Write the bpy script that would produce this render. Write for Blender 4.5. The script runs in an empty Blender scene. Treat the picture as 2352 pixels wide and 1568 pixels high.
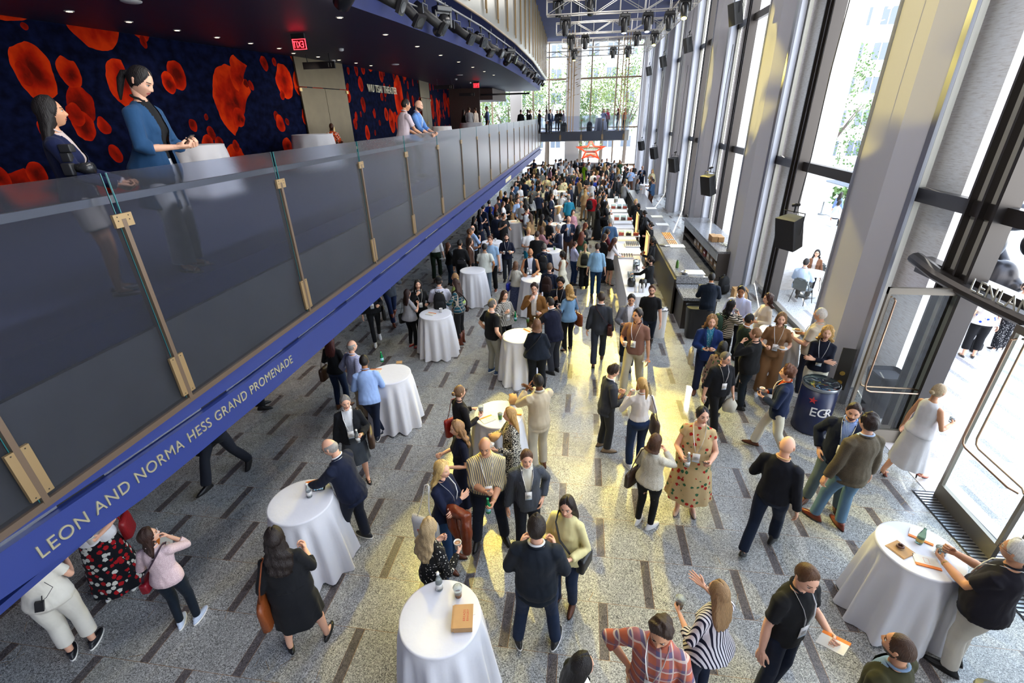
import bpy, math, random
import numpy as np
from mathutils import Vector, Matrix, Euler
PI = math.pi
R_ = math.radians
rng = random.Random(7)
SC = bpy.context.scene
COL = SC.collection
LINK = []                      # everything is linked to the scene at the end

# ------------------------------------------------------------------ camera
CAM_H = 5.3
F_PX, PITCH, YAW, ROLL = 1072.42, R_(25.87), R_(-8.743), R_(-1.56)
def _rot(p, y, r):
    cp, sp, cy, sy = math.cos(p), math.sin(p), math.cos(y), math.sin(y)
    fwd = np.array([sy*cp, cy*cp, -sp]); right = np.array([cy, -sy, 0.0]); up = np.cross(right, fwd)
    cr, sr = math.cos(r), math.sin(r)
    return np.array([cr*right+sr*up, -sr*right+cr*up, fwd])
RC = _rot(PITCH, YAW, ROLL)
def ray(x, y): return RC.T @ np.array([(x-1176)/F_PX, -(y-784)/F_PX, 1.0])
def at(x, y, z=0.0):
    d = ray(x, y); return d*((z-CAM_H)/d[2]) + np.array([0, 0, CAM_H])
def atx(x, y, X):
    d = ray(x, y); return d*(X/d[0]) + np.array([0, 0, CAM_H])
def aty(x, y, Y):
    d = ray(x, y); return d*(Y/d[1]) + np.array([0, 0, CAM_H])
def proj(p):
    c = RC @ (np.array(p, float)-np.array([0, 0, CAM_H])); return 1176+F_PX*c[0]/c[2], 784-F_PX*c[1]/c[2]

# ------------------------------------------------------------------ materials
MATS = {}
def s2l(c): return tuple(((v/12.92) if v <= .04045 else ((v+.055)/1.055)**2.4) for v in c)
def hexc(h): return s2l(tuple(int(h[i:i+2], 16)/255 for i in (0, 2, 4)))
def newmat(name):
    m = bpy.data.materials.new(name); m.use_nodes = True
    nt = m.node_tree; nt.nodes.clear()
    out = nt.nodes.new('ShaderNodeOutputMaterial'); b = nt.nodes.new('ShaderNodeBsdfPrincipled')
    nt.links.new(b.outputs[0], out.inputs[0]); return m, nt, b, out
def node(nt, t, **k):
    n = nt.nodes.new(t)
    for a, v in k.items():
        if a.startswith('_'): n.inputs[int(a[1:])].default_value = v
        else: setattr(n, a, v)
    return n
def lk(nt, a, b): nt.links.new(a, b)
def mth(nt, op, a, b=None, c=None):
    n = nt.nodes.new('ShaderNodeMath'); n.operation = op
    for i, v in enumerate((a, b, c)):
        if v is None: continue
        if isinstance(v, (int, float)): n.inputs[i].default_value = v
        else: nt.links.new(v, n.inputs[i])
    return n.outputs[0]
def mixc(nt, f, a, b):
    n = nt.nodes.new('ShaderNodeMix'); n.data_type = 'RGBA'
    for i, v in ((0, f), (6, a), (7, b)):
        if isinstance(v, (int, float)): n.inputs[i].default_value = v
        elif isinstance(v, tuple): n.inputs[i].default_value = (*v[:3], 1)
        else: nt.links.new(v, n.inputs[i])
    return n.outputs[2]
def mat(name, color, rough=.6, metal=0.0, bump=0.0, bscale=40.0, var=0.0, vscale=8.0, **k):
    """plain procedural surface: base colour with a little noise variation and bump"""
    key = (name, color, rough, metal, bump, bscale, var, vscale, tuple(sorted(k.items())))
    if key in MATS: return MATS[key]
    m, nt, b, out = newmat(name)
    c = hexc(color) if isinstance(color, str) else color
    b.inputs['Base Color'].default_value = (*c, 1); b.inputs['Roughness'].default_value = rough
    b.inputs['Metallic'].default_value = metal
    for kk, v in k.items():
        nm = {'trans': 'Transmission Weight', 'ior': 'IOR', 'sheen': 'Sheen Weight', 'coat': 'Coat Weight', 'sub': 'Subsurface Weight',
              'spec': 'Specular IOR Level', 'alpha': 'Alpha'}.get(kk)
        if nm: b.inputs[nm].default_value = v
    if 'emit' in k:
        b.inputs['Emission Color'].default_value = (*c, 1); b.inputs['Emission Strength'].default_value = k['emit']
    if var or bump:
        tc = node(nt, 'ShaderNodeTexCoord')
    if var:
        n = node(nt, 'ShaderNodeTexNoise'); n.inputs['Scale'].default_value = vscale; n.inputs['Detail'].default_value = 3
        lk(nt, tc.outputs['Object'], n.inputs['Vector'])
        lo = tuple(max(0, v*(1-var)) for v in c); hi = tuple(min(1, v*(1+var)) for v in c)
        lk(nt, mixc(nt, n.outputs[0], lo, hi), b.inputs['Base Color'])
    if bump:
        n = node(nt, 'ShaderNodeTexNoise'); n.inputs['Scale'].default_value = bscale; n.inputs['Detail'].default_value = 2
        lk(nt, tc.outputs['Object'], n.inputs['Vector'])
        bp = node(nt, 'ShaderNodeBump'); bp.inputs['Strength'].default_value = bump; bp.inputs['Distance'].default_value = .02
        lk(nt, n.outputs[0], bp.inputs['Height']); lk(nt, bp.outputs[0], b.inputs['Normal'])
    MATS[key] = m; return m

def fabric(color, pat=None, c2='ffffff', sc=1.0, rough=.85):
    """cloth: woven colour, optional pattern in object space, soft creases as bump"""
    key = ('fabric', color, pat, c2, sc, rough)
    if key in MATS: return MATS[key]
    m, nt, b, out = newmat('fabric_'+(pat or 'plain'))
    a = hexc(color); a = tuple(min(.78, v) for v in a); c = tuple(min(.78, v) for v in hexc(c2))
    b.inputs['Roughness'].default_value = rough; b.inputs['Specular IOR Level'].default_value = .2
    b.inputs['Sheen Weight'].default_value = .04
    tc = node(nt, 'ShaderNodeTexCoord'); P = tc.outputs['Object']
    sx = node(nt, 'ShaderNodeSeparateXYZ'); lk(nt, P, sx.inputs[0]); X, Y, Z = sx.outputs
    def band(v, f, thr):  # 1 inside stripes
        return mth(nt, 'LESS_THAN', mth(nt, 'FRACT', mth(nt, 'MULTIPLY', v, f)), thr)
    col = None
    if pat == 'vstripe': col = mixc(nt, band(mth(nt, 'ADD', X, mth(nt, 'MULTIPLY', Y, .35)), 38*sc, .4), a, c)
    elif pat == 'hstripe': col = mixc(nt, band(Z, 22*sc, .5), a, c)
    elif pat == 'check':
        u = band(mth(nt, 'ADD', X, mth(nt, 'MULTIPLY', Y, .5)), 60*sc, .5); v = band(Z, 60*sc, .5)
        col = mixc(nt, mth(nt, 'MULTIPLY', mth(nt, 'ADD', u, v), .5), a, c)
    elif pat == 'plaid':
        u = band(mth(nt, 'ADD', X, mth(nt, 'MULTIPLY', Y, .5)), 11*sc, .42); v = band(Z, 11*sc, .42)
        u2 = band(mth(nt, 'ADD', X, mth(nt, 'MULTIPLY', Y, .5)), 11*sc, .12); v2 = band(Z, 11*sc, .12)
        k1 = mth(nt, 'MULTIPLY', mth(nt, 'ADD', u, v), .42)
        col = mixc(nt, k1, a, c)
        col = mixc(nt, mth(nt, 'MULTIPLY', mth(nt, 'MAXIMUM', u2, v2), .55), col, (.75, .62, .5))
    elif pat in ('dots', 'floral', 'blotch', 'net'):
        v = node(nt, 'ShaderNodeTexVoronoi'); v.inputs['Scale'].default_value = {'dots': 42, 'floral': 13, 'blotch': 16, 'net': 26}[pat]*sc
        lk(nt, P, v.inputs['Vector'])
        if pat == 'net':
            v.feature = 'DISTANCE_TO_EDGE'; f = mth(nt, 'LESS_THAN', v.outputs[0], .13)
            col = mixc(nt, f, a, c)
        else:
            n = node(nt, 'ShaderNodeTexNoise'); n.inputs['Scale'].default_value = 60*sc; lk(nt, P, n.inputs['Vector'])
            d = mth(nt, 'ADD', v.outputs['Distance'], mth(nt, 'MULTIPLY', n.outputs[0], .35))
            f = mth(nt, 'LESS_THAN', d, {'dots': .42, 'floral': .47, 'blotch': .6}[pat])
            if pat == 'floral':
                hs = node(nt, 'ShaderNodeSeparateColor'); lk(nt, v.outputs['Color'], hs.inputs[0])
                g = mth(nt, 'GREATER_THAN', hs.outputs[0], .5)
                col = mixc(nt, f, a, mixc(nt, g, c, hexc('2f5a3c')))
            elif pat == 'blotch':
                hs = node(nt, 'ShaderNodeSeparateColor'); lk(nt, v.outputs['Color'], hs.inputs[0])
                g = mth(nt, 'GREATER_THAN', hs.outputs[1], .5)
                col = mixc(nt, f, a, mixc(nt, g, c, (.55, .55, .5)))
            else: col = mixc(nt, f, a, c)
    elif pat == 'tweed':
        n = node(nt, 'ShaderNodeTexNoise'); n.inputs['Scale'].default_value = 170*sc; n.inputs['Detail'].default_value = 3
        lk(nt, P, n.inputs['Vector'])
        r = node(nt, 'ShaderNodeMapRange'); r.inputs[1].default_value = .4; r.inputs[2].default_value = .6; lk(nt, n.outputs[0], r.inputs[0])
        col = mixc(nt, r.outputs[0], a, c)
    if col is None:
        n = node(nt, 'ShaderNodeTexNoise'); n.inputs['Scale'].default_value = 5; n.inputs['Detail'].default_value = 5; lk(nt, P, n.inputs['Vector'])
        col = mixc(nt, n.outputs[0], tuple(v*.82 for v in a), tuple(min(.8, v*1.12+.002) for v in a))
    lk(nt, col, b.inputs['Base Color'])
    mp = node(nt, 'ShaderNodeMapping'); mp.inputs['Scale'].default_value = (1, 1, .55); mp.inputs['Rotation'].default_value = (.5, .4, 0)
    lk(nt, P, mp.inputs[0])
    n = node(nt, 'ShaderNodeTexNoise'); n.inputs['Scale'].default_value = 8; n.inputs['Detail'].default_value = 2; n.inputs['Distortion'].default_value = .6
    lk(nt, mp.outputs[0], n.inputs['Vector'])
    bp = node(nt, 'ShaderNodeBump'); bp.inputs['Strength'].default_value = .35; bp.inputs['Distance'].default_value = .03
    lk(nt, n.outputs[0], bp.inputs['Height']); lk(nt, bp.outputs[0], b.inputs['Normal'])
    MATS[key] = m; return m

def hairmat(color):
    key = ('hair', color)
    if key in MATS: return MATS[key]
    m, nt, b, out = newmat('hair')
    c = hexc(color); tc = node(nt, 'ShaderNodeTexCoord')
    mp = node(nt, 'ShaderNodeMapping'); mp.inputs['Scale'].default_value = (1, 1, .12); lk(nt, tc.outputs['Object'], mp.inputs[0])
    n = node(nt, 'ShaderNodeTexNoise'); n.inputs['Scale'].default_value = 120; n.inputs['Detail'].default_value = 4; lk(nt, mp.outputs[0], n.inputs['Vector'])
    lk(nt, mixc(nt, n.outputs[0], tuple(v*.45 for v in c), tuple(min(1, v*1.6) for v in c)), b.inputs['Base Color'])
    b.inputs['Roughness'].default_value = .5; b.inputs['Specular IOR Level'].default_value = .35
    bp = node(nt, 'ShaderNodeBump'); bp.inputs['Strength'].default_value = .7; bp.inputs['Distance'].default_value = .01
    lk(nt, n.outputs[0], bp.inputs['Height']); lk(nt, bp.outputs[0], b.inputs['Normal'])
    MATS[key] = m; return m

# ------------------------------------------------------------------ mesh building
class MB:
    def __init__(s): s.V = []; s.F = []; s.M = []; s.n = 0
    def add(s, V, F, mi=0, X=None):
        V = np.asarray(V, float)
        if X is not None:
            X = np.array(X); V = V @ X[:3, :3].T + X[:3, 3]
        s.V.append(V)
        for f in F: s.F.append(tuple(i+s.n for i in f))
        s.M += [mi]*len(F) if isinstance(mi, int) else list(mi)
        s.n += len(V); return s
    def box(s, lo, hi, mi=0, X=None):
        a, b = lo, hi
        V = [(x, y, z) for x in (a[0], b[0]) for y in (a[1], b[1]) for z in (a[2], b[2])]
        F = [(0, 1, 3, 2), (4, 6, 7, 5), (0, 4, 5, 1), (2, 3, 7, 6), (0, 2, 6, 4), (1, 5, 7, 3)]
        return s.add(V, F, mi, X)
    def rbox(s, lo, hi, r, mi=0, X=None, seg=3):
        """box with rounded vertical and horizontal edges"""
        lo = np.array(lo, float); hi = np.array(hi, float); c = (lo+hi)/2; h = (hi-lo)/2; r = min(r, h.min()*.98)
        V = []; F = []; nu = 4*(seg+1); rows = []
        for j in range(-1, 2*(seg+1)+1):
            if j < 0 or j >= 2*(seg+1): continue
            k = j % (seg+1); ph = (PI/2)*(k/seg) - (PI/2 if j < seg+1 else 0)
            zz = h[2]-r; z = (-zz if j < seg+1 else zz) + r*math.sin(ph); rr = r*math.cos(ph)
            row = []
            for q in range(4):
                for i in range(seg+1):
                    t = q*PI/2 + (PI/2)*i/seg
                    sx = 1 if q in (0, 3) else -1; sy = 1 if q in (0, 1) else -1
                    row.append(len(V)); V.append((c[0]+sx*(h[0]-r)+rr*math.cos(t), c[1]+sy*(h[1]-r)+rr*math.sin(t), c[2]+z))
            rows.append(row)
        for a, b in zip(rows, rows[1:]):
            for i in range(nu): F.append((a[i], a[(i+1) % nu], b[(i+1) % nu], b[i]))
        F.append(tuple(reversed(rows[0]))); F.append(tuple(rows[-1]))
        return s.add(V, F, mi, X)
    def tube(s, P, r, seg=8, mi=0, X=None, cap=True, flat=1.0, up=None):
        """r: radius per point (or one); flat squashes the section along the frame's second axis"""
        P = np.asarray(P, float); n = len(P)
        r = np.full(n, r) if np.isscalar(r) else np.asarray(r, float)
        V = []; prev = np.array(up if up is not None else (0, 0, 1.0), float)
        for i in range(n):
            t = P[min(i+1, n-1)]-P[max(i-1, 0)]; t /= (np.linalg.norm(t)+1e-9)
            u = prev-t*(prev@t)
            if np.linalg.norm(u) < 1e-3: u = np.array([1.0, 0, 0])-t*t[0]
            if np.linalg.norm(u) < 1e-3: u = np.array([0, 1.0, 0])-t*t[1]
            u /= np.linalg.norm(u); w = np.cross(t, u); prev = u
            for k in range(seg):
                a = 2*PI*k/seg; V.append(P[i]+r[i]*(math.cos(a)*u*flat+math.sin(a)*w))
        F = [(i*seg+k, i*seg+(k+1) % seg, (i+1)*seg+(k+1) % seg, (i+1)*seg+k) for i in range(n-1) for k in range(seg)]
        if cap: F += [tuple(range(seg))[::-1], tuple((n-1)*seg+k for k in range(seg))]
        return s.add(V, F, mi, X)
    def capsule(s, P, r, seg=10, mi=0, X=None, flat=1.0, up=None):
        P = [np.asarray(p, float) for p in P]; r = [r]*len(P) if np.isscalar(r) else list(r)
        d0 = P[0]-P[1]; d0 /= np.linalg.norm(d0)+1e-9; d1 = P[-1]-P[-2]; d1 /= np.linalg.norm(d1)+1e-9
        A = [P[0]+d0*r[0]*.85, P[0]+d0*r[0]*.5]; B = [P[-1]+d1*r[-1]*.5, P[-1]+d1*r[-1]*.85]
        return s.tube(A+P+B, [r[0]*.5, r[0]*.87]+r+[r[-1]*.87, r[-1]*.5], seg, mi, X, True, flat, up)
    def rings(s, L, seg=20, mi=0, X=None, cap=True, pw=2.0):
        """L: list of (z, rx, ry, cy[, cx]) horizontal superellipse rings, bottom to top"""
        V = []
        for q in L:
            z, rx, ry, cy = q[:4]; cx = q[4] if len(q) > 4 else 0
            for k in range(seg):
                a = 2*PI*k/seg; c, d = math.cos(a), math.sin(a)
                V.append((cx+rx*math.copysign(abs(c)**(2/pw), c), cy+ry*math.copysign(abs(d)**(2/pw), d), z))
        n = len(L)
        F = [(i*seg+k, i*seg+(k+1) % seg, (i+1)*seg+(k+1) % seg, (i+1)*seg+k) for i in range(n-1) for k in range(seg)]
        if cap: F += [tuple(range(seg))[::-1], tuple((n-1)*seg+k for k in range(seg))]
        return s.add(V, F, mi, X)
    def lathe(s, prof, seg=24, mi=0, X=None, cap=True):
        return s.rings([(z, r, r, 0) for r, z in prof], seg, mi, X, cap)
    def ball(s, c, r, mi=0, X=None, nu=12, nv=8):
        r = (r, r, r) if np.isscalar(r) else r; V = []
        for i in range(1, nv):
            t = PI*i/nv
            for k in range(nu):
                a = 2*PI*k/nu; V.append((c[0]+r[0]*math.sin(t)*math.cos(a), c[1]+r[1]*math.sin(t)*math.sin(a), c[2]-r[2]*math.cos(t)))
        V += [(c[0], c[1], c[2]-r[2]), (c[0], c[1], c[2]+r[2])]; b = (nv-1)*nu
        F = [(i*nu+k, i*nu+(k+1) % nu, (i+1)*nu+(k+1) % nu, (i+1)*nu+k) for i in range(nv-2) for k in range(nu)]
        F += [(b, (k+1) % nu, k) for k in range(nu)] + [(b+1, (nv-2)*nu+k, (nv-2)*nu+(k+1) % nu) for k in range(nu)]
        return s.add(V, F, mi, X)
    def quad(s, a, b, c, d, mi=0): return s.add([a, b, c, d], [(0, 1, 2, 3)], mi)
    def prism(s, pts, lo, hi, axis=2, mi=0, X=None):
        """extrude a 2-D polygon between lo and hi along an axis"""
        def mk(p, h):
            v = list(p); v.insert(axis, h); return v
        n = len(pts); V = [mk(p, lo) for p in pts]+[mk(p, hi) for p in pts]
        F = [tuple(range(n))[::-1], tuple(range(n, 2*n))]+[(i, (i+1) % n, n+(i+1) % n, n+i) for i in range(n)]
        return s.add(V, F, mi, X)
    def arrays(s): return np.concatenate(s.V), s.F, s.M
    def mesh(s, name, mats, smooth=False):
        V = np.concatenate(s.V) if s.V else np.zeros((0, 3)); return mkmesh(name, V, s.F, s.M, mats, smooth)
    def build(s, name, mats, parent=None, smooth=False, **tags):
        return mkobj(name, s.mesh(name, mats if isinstance(mats, (list, tuple)) else [mats], smooth), parent, **tags)
def mkmesh(name, V, F, M, mats, smooth):
    me = bpy.data.meshes.new(name); me.from_pydata([tuple(v) for v in V], [], F); 
    for m in mats: me.materials.append(m)
    if len(mats) > 1 and len(me.polygons) == len(M): me.polygons.foreach_set('material_index', M)
    if smooth:
        me.polygons.foreach_set('use_smooth', [True]*len(me.polygons))
    me.update(); return me
def mkobj(name, data, parent=None, loc=None, rotz=None, **tags):
    o = bpy.data.objects.new(name, data); LINK.append(o)
    if parent is not None: o.parent = parent
    if loc is not None: o.location = loc
    if rotz is not None: o.rotation_euler = (0, 0, rotz)
    for k, v in tags.items():
        if v: o[k] = v
    return o
def thing(name, label, category, loc=(0, 0, 0), rotz=0.0, group=None):
    return mkobj(name, None, None, loc, rotz, label=label, category=category, group=group)
def autosmooth(me, ang=35):
    try: me.set_sharp_from_angle(angle=R_(ang))
    except Exception: pass
def kids(o): return [c for c in LINK if c.parent == o]
KIDS = {}
def dup(root, loc=None, rotz=None, label=None, scale=None, tree=None):
    tree = tree or [(root, None)]
    cp = {}
    def rec(o, par):
        c = o.copy(); LINK.append(c); c.parent = par; cp[o] = c
        for ch in KIDS.get(o, ()): rec(ch, c)
        return c
    if root not in KIDS: index_kids(root)
    r = rec(root, None)
    if loc is not None: r.location = loc
    if rotz is not None: r.rotation_euler = (0, 0, rotz)
    if scale is not None: r.scale = (scale,)*3
    if label: r['label'] = label
    return r
def index_kids(o):
    KIDS[o] = [c for c in LINK if c.parent == o]
    for c in KIDS[o]: index_kids(c)
def T(x=0, y=0, z=0, rz=0, rx=0, ry=0, s=1):
    return Matrix.Translation((x, y, z)) @ Matrix.Rotation(rz, 4, 'Z') @ Matrix.Rotation(ry, 4, 'Y') @ Matrix.Rotation(rx, 4, 'X') @ Matrix.Scale(s, 4)
# ------------------------------------------------------------------ surfaces grown as one skin
def remesh(V, F, voxel, smooth=4, fac=.5):
    me = bpy.data.meshes.new('t'); me.from_pydata([tuple(v) for v in V], [], F)
    o = bpy.data.objects.new('t', me); COL.objects.link(o)
    m = o.modifiers.new('r', 'REMESH'); m.mode = 'VOXEL'; m.voxel_size = voxel
    if smooth:
        k = o.modifiers.new('s', 'SMOOTH'); k.factor = fac; k.iterations = smooth
    dg = bpy.context.evaluated_depsgraph_get(); ev = o.evaluated_get(dg); e = ev.to_mesh()
    n = len(e.vertices); A = np.empty(n*3); e.vertices.foreach_get('co', A); A = A.reshape(-1, 3)
    nl = len(e.loops); L = np.empty(nl, int); e.loops.foreach_get('vertex_index', L)
    nf = len(e.polygons); S = np.empty(nf, int); e.polygons.foreach_get('loop_start', S)
    C = np.empty(nf, int); e.polygons.foreach_get('loop_total', C)
    N = np.empty(n*3); e.vertices.foreach_get('normal', N)
    Fs = [tuple(L[a:a+c]) for a, c in zip(S, C)]
    ev.to_mesh_clear(); bpy.data.objects.remove(o); bpy.data.meshes.remove(me)
    return A, Fs, N.reshape(-1, 3)
_W = np.random.RandomState(3)
_KW = _W.randn(7, 3)*np.array([26, 26, 15]); _PH = _W.rand(7)*6.28
def folds(V, N, amp, seed=0, k=1.0):
    f = np.zeros(len(V))
    for i in range(7): f += np.sin(V@(_KW[i]*k)+_PH[i]+seed*1.7+1.3*np.sin(V@(_KW[(i+3) % 7]*k*.5)))
    return V+N*(f/7*amp*1.6)[:, None]
def ik(a, b, la, lb, hint):
    """middle joint of a two-bone limb from a to b; also returns the reachable b"""
    a = np.array(a, float); b = np.array(b, float); d = b-a; L = np.linalg.norm(d)
    mx = (la+lb)*.995
    if L > mx: b = a+d/L*mx; d = b-a; L = mx
    u = d/L; x = (la*la-lb*lb+L*L)/(2*L); h = math.sqrt(max(0, la*la-x*x))
    w = np.array(hint, float); w -= u*(w@u); w /= np.linalg.norm(w)+1e-9
    return a+u*x+w*h, b

# head ---------------------------------------------------------------
def sm(x): x = np.clip(x, 0, 1); return x*x*(3-2*x)
def head_grid(nph, nth, female=False):
    s = np.linspace(-1, 1, nph+1)[:-1]; ph = np.sign(s)*np.abs(s)**1.45*PI
    th = np.linspace(0, PI, nth+1)[1:-1]
    T_, P_ = np.meshgrid(th, ph, indexing='ij'); T_ = T_.ravel(); P_ = P_.ravel()
    T_ = np.concatenate([T_, [0, PI]]); P_ = np.concatenate([P_, [0, 0]])
    return T_, P_
def head_surf(T_, P_, female=False):
    nx, ny, nz = np.sin(T_)*np.sin(P_), np.sin(T_)*np.cos(P_), np.cos(T_)
    x = .0745*nx; y = np.where(ny > 0, .093*ny, .100*ny); z = .118*nz
    t = np.clip(-nz, 0, 1); fr = (ny > 0)
    x = x*(1-(.33 if female else .25)*t**1.4); x = x*(1+.05*np.exp(-((z+.02)/.03)**2)*fr)
    y = np.where(fr, y*(1+.10*t), y*(1-.5*t**1.1))
    g = lambda v, s_: np.exp(-(v/s_)**2)
    ax = np.abs(x)
    F = np.where(fr, 1.0, 0.0)*sm((ny-.15)/.3)
    y = y+F*(.010*g(x, .022)*g(z+.103, .018))
    noz = np.where(z > -.028, sm((.022-z)/.05), sm((z+.046)/.018))
    y = y+F*(.019*g(x, .0105)*noz*sm((.03-z)/.01)+.010*g(ax-.014, .007)*g(z+.031, .009))
    y = y+F*(-.011*g(ax-.031, .015)*g(z-.006, .013)+.005*g(ax-.028, .022)*g(z-.027, .009))
    y = y+F*(.006*g(x, .022)*(g(z+.056, .005)+g(z+.068, .006))-.004*g(x, .02)*g(z+.062, .0035))
    y = y+F*(.004*g(ax-.042, .016)*g(z+.025, .018))
    return np.stack([x, y, z], 1)
def head_faces(nph, nth):
    F = []; n = nth-1; top = n*nph; bot = top+1
    for i in range(n-1):
        for k in range(nph): F.append((i*nph+k, (i+1)*nph+k, (i+1)*nph+(k+1) % nph, i*nph+(k+1) % nph))
    for k in range(nph): F.append((top, k, (k+1) % nph)); F.append((bot, (n-1)*nph+(k+1) % nph, (n-1)*nph+k))
    return F
_HC = {}
def head_mesh(female, beard, lod):
    key = (female, beard, lod)
    if key in _HC: return _HC[key]
    nph, nth = ((72, 56), (40, 32), (20, 16))[lod]
    T_, P_ = head_grid(nph, nth); V = head_surf(T_, P_, female); F = head_faces(nph, nth)
    mb = MB(); C = np.array([V[list(f)].mean(0) for f in F]); M = []
    for c in C:
        x, y, z = c; ax = abs(x); m = 0
        if y > .05 and lod < 2:
            if ax < .024*(1-((z+.062)/.013)**2*.7) and -.073 < z < -.051: m = 1
            if .013 < ax < .049 and .0255 < z+.22*max(0, ax-.036) < .0325: m = 3
        if beard:
            cheek = -.03-.35*max(0, .075-ax)*(.9 if y > 0 else 0)
            if (z < -.048 and y > -.01 and not (m == 1)) or (z < -.03 and ax > .05 and -.02 < y < .06): m = 4
            if -.052 < z < -.043 and ax < .032 and y > .06: m = 4
        M.append(m)
    if beard:
        iv = sorted({i for f, m in zip(F, M) if m == 4 for i in f})
        V = V.copy(); V[iv] *= 1.06 if beard == 2 else 1.025
    mb.add(V, F, M)
    for s in (-1, 1):
        mb.capsule([(s*.078, -.012, .012), (s*.079, -.006, -.018)], [.014, .009], 8, 0, flat=.55, up=(1, 0, 0))
        if lod < 2:
            mb.ball((s*.031, .0755, .004), (.0115, .0115, .0065), 2, nu=10, nv=7)
            mb.ball((s*.031, .0815, .004), (.0062, .0068, .0058), 5, nu=8, nv=6)
            mb.capsule([(s*.019, .086, .0095), (s*.031, .0885, .0145), (s*.044, .081, .010)], .0022, 5, 3)
        else: mb.ball((s*.031, .079, .004), (.009, .008, .006), 5, nu=6, nv=4)
    _HC[key] = mb.arrays(); return _HC[key]
_LP = np.array([0, .5, .85, 1.1, 1.35, 1.6, 2.0, 2.6, 3.15]); _LZ = np.array([.085, .080, .058, .024, -.004, -.008, -.05, -.078, -.082])
def hair_mesh(style, lod, thick=.012, seed=0):
    """hair as a solid shell over the skull plus what hangs from it"""
    nph, nth = ((72, 56), (44, 36), (24, 18))[lod]
    T_, P_ = head_grid(nph, nth); H = head_surf(T_, P_); F = head_faces(nph, nth)
    N = H/np.linalg.norm(H, axis=1)[:, None]; ap = np.abs(P_)
    line = np.interp(ap, _LP, _LZ)
    if style in ('recede',): line = line+np.interp(ap, [0, .45, .9, 1.3], [.028, .05, .03, 0])
    if style in ('long', 'wavy', 'pony', 'bun', 'bob', 'curlylong'): line = line+np.interp(ap, [0, .4, 1.0, 1.5, 3.2], [.0, 0, -.02, -.03, 0])
    z = H[:, 2]; w = sm((z-line)/.022)
    th = {'short': .013, 'buzz': .005, 'side': .018, 'quiff': .017, 'messy': .026, 'recede': .009, 'ring': .008, 'curly': .045, 'afro': .05,
          'long': .019, 'wavy': .024, 'pony': .010, 'bun': .011, 'bob': .022, 'curlylong': .032}.get(style, thick)
    amp = {'messy': .3, 'curly': .35, 'afro': .25, 'wavy': .16, 'curlylong': .35, 'quiff': .15}.get(style, .07)
    f = sum(np.sin(H@(_KW[i]*(5 if style in ('curly', 'afro', 'curlylong') else 3.2))+_PH[i]+seed) for i in range(5))/5
    t = th*w*(1+amp*2.2*f)*(.75+.35*np.clip(H[:, 2]/.1, 0, 1))*(.30+.70*sm((z-line)/.055))
    if style == 'quiff': t += .022*w*np.exp(-(P_/.7)**2)*sm((z-.05)/.04)
    if style == 'side': t += .008*w*np.exp(-((P_-.6)/.6)**2)
    if style in ('long', 'wavy', 'bob', 'pony', 'bun'): t -= .007*np.exp(-(H[:, 0]/.006)**2)*w*(H[:, 1] > -.03)
    if style == 'ring': w = w*sm((ap-1.15)/.3)*sm((.05-z)/.05); t = th*w
    V = H+N*t[:, None]
    keep = [fc for fc in F if w[list(fc)].max() > .02]
    mb = MB(); ids = sorted({i for fc in keep for i in fc}); mp = {a: b for b, a in enumerate(ids)}
    mb.add(V[ids], [tuple(mp[i] for i in fc) for fc in keep])
    seg = (40, 28, 14)[lod]
    def drape(L, wav, wid=1.0):
        prof = [(.085, .062, .060, -.012), (.05, .084, .078, -.018), (0, .094, .078, -.026), (-.05, .101, .070, -.038), (-.10, .106, .062, -.052)]
        n = 9 if lod < 2 else 5
        for i in range(1, n+1):
            q = i/n; prof.append((-.10-q*L, (.108+.022*math.sin(q*2.6))*wid*(1-.35*q*q), .055-.02*q, -.062-.045*min(1, q*1.4)))
        prof.append((-.11-L, .05, .012, -.10)); m = MB(); m.rings(prof[::-1], seg); Vd = m.V[0]
        a = np.arctan2(Vd[:, 1]+.03, Vd[:, 0]); zz = Vd[:, 2]
        d = wav*(np.sin(a*13+zz*22+seed)+.7*np.sin(a*23-zz*15+seed*2))+(wav*1.6*np.sin(zz*55+a*3+seed) if wav > .004 else 0)
        C = np.stack([np.zeros(len(Vd)), np.full(len(Vd), -.04), zz], 1); D = Vd-C; D[:, 2] = 0
        D /= np.linalg.norm(D, axis=1)[:, None]+1e-9
        Vd = Vd+D*(d*sm((.09-zz)/.1))[:, None]; mb.add(Vd, m.F)
    if style == 'long': drape(.27, .003)
    if style == 'wavy': drape(.27, .007, 1.1)
    if style == 'curlylong': drape(.12, .012, 1.15)
    if style == 'bob': drape(.03, .004, 1.0)
    if style == 'pony':
        mb.capsule([(0, -.10, .02), (0, -.135, 0), (0, -.145, -.06), (0, -.13, -.16), (0, -.115, -.22)], [.02, .026, .028, .02, .008], 12)
    if style == 'bun':
        mb.ball((0, -.118, .0), (.036, .03, .034)); 
    return mb.arrays()

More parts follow.
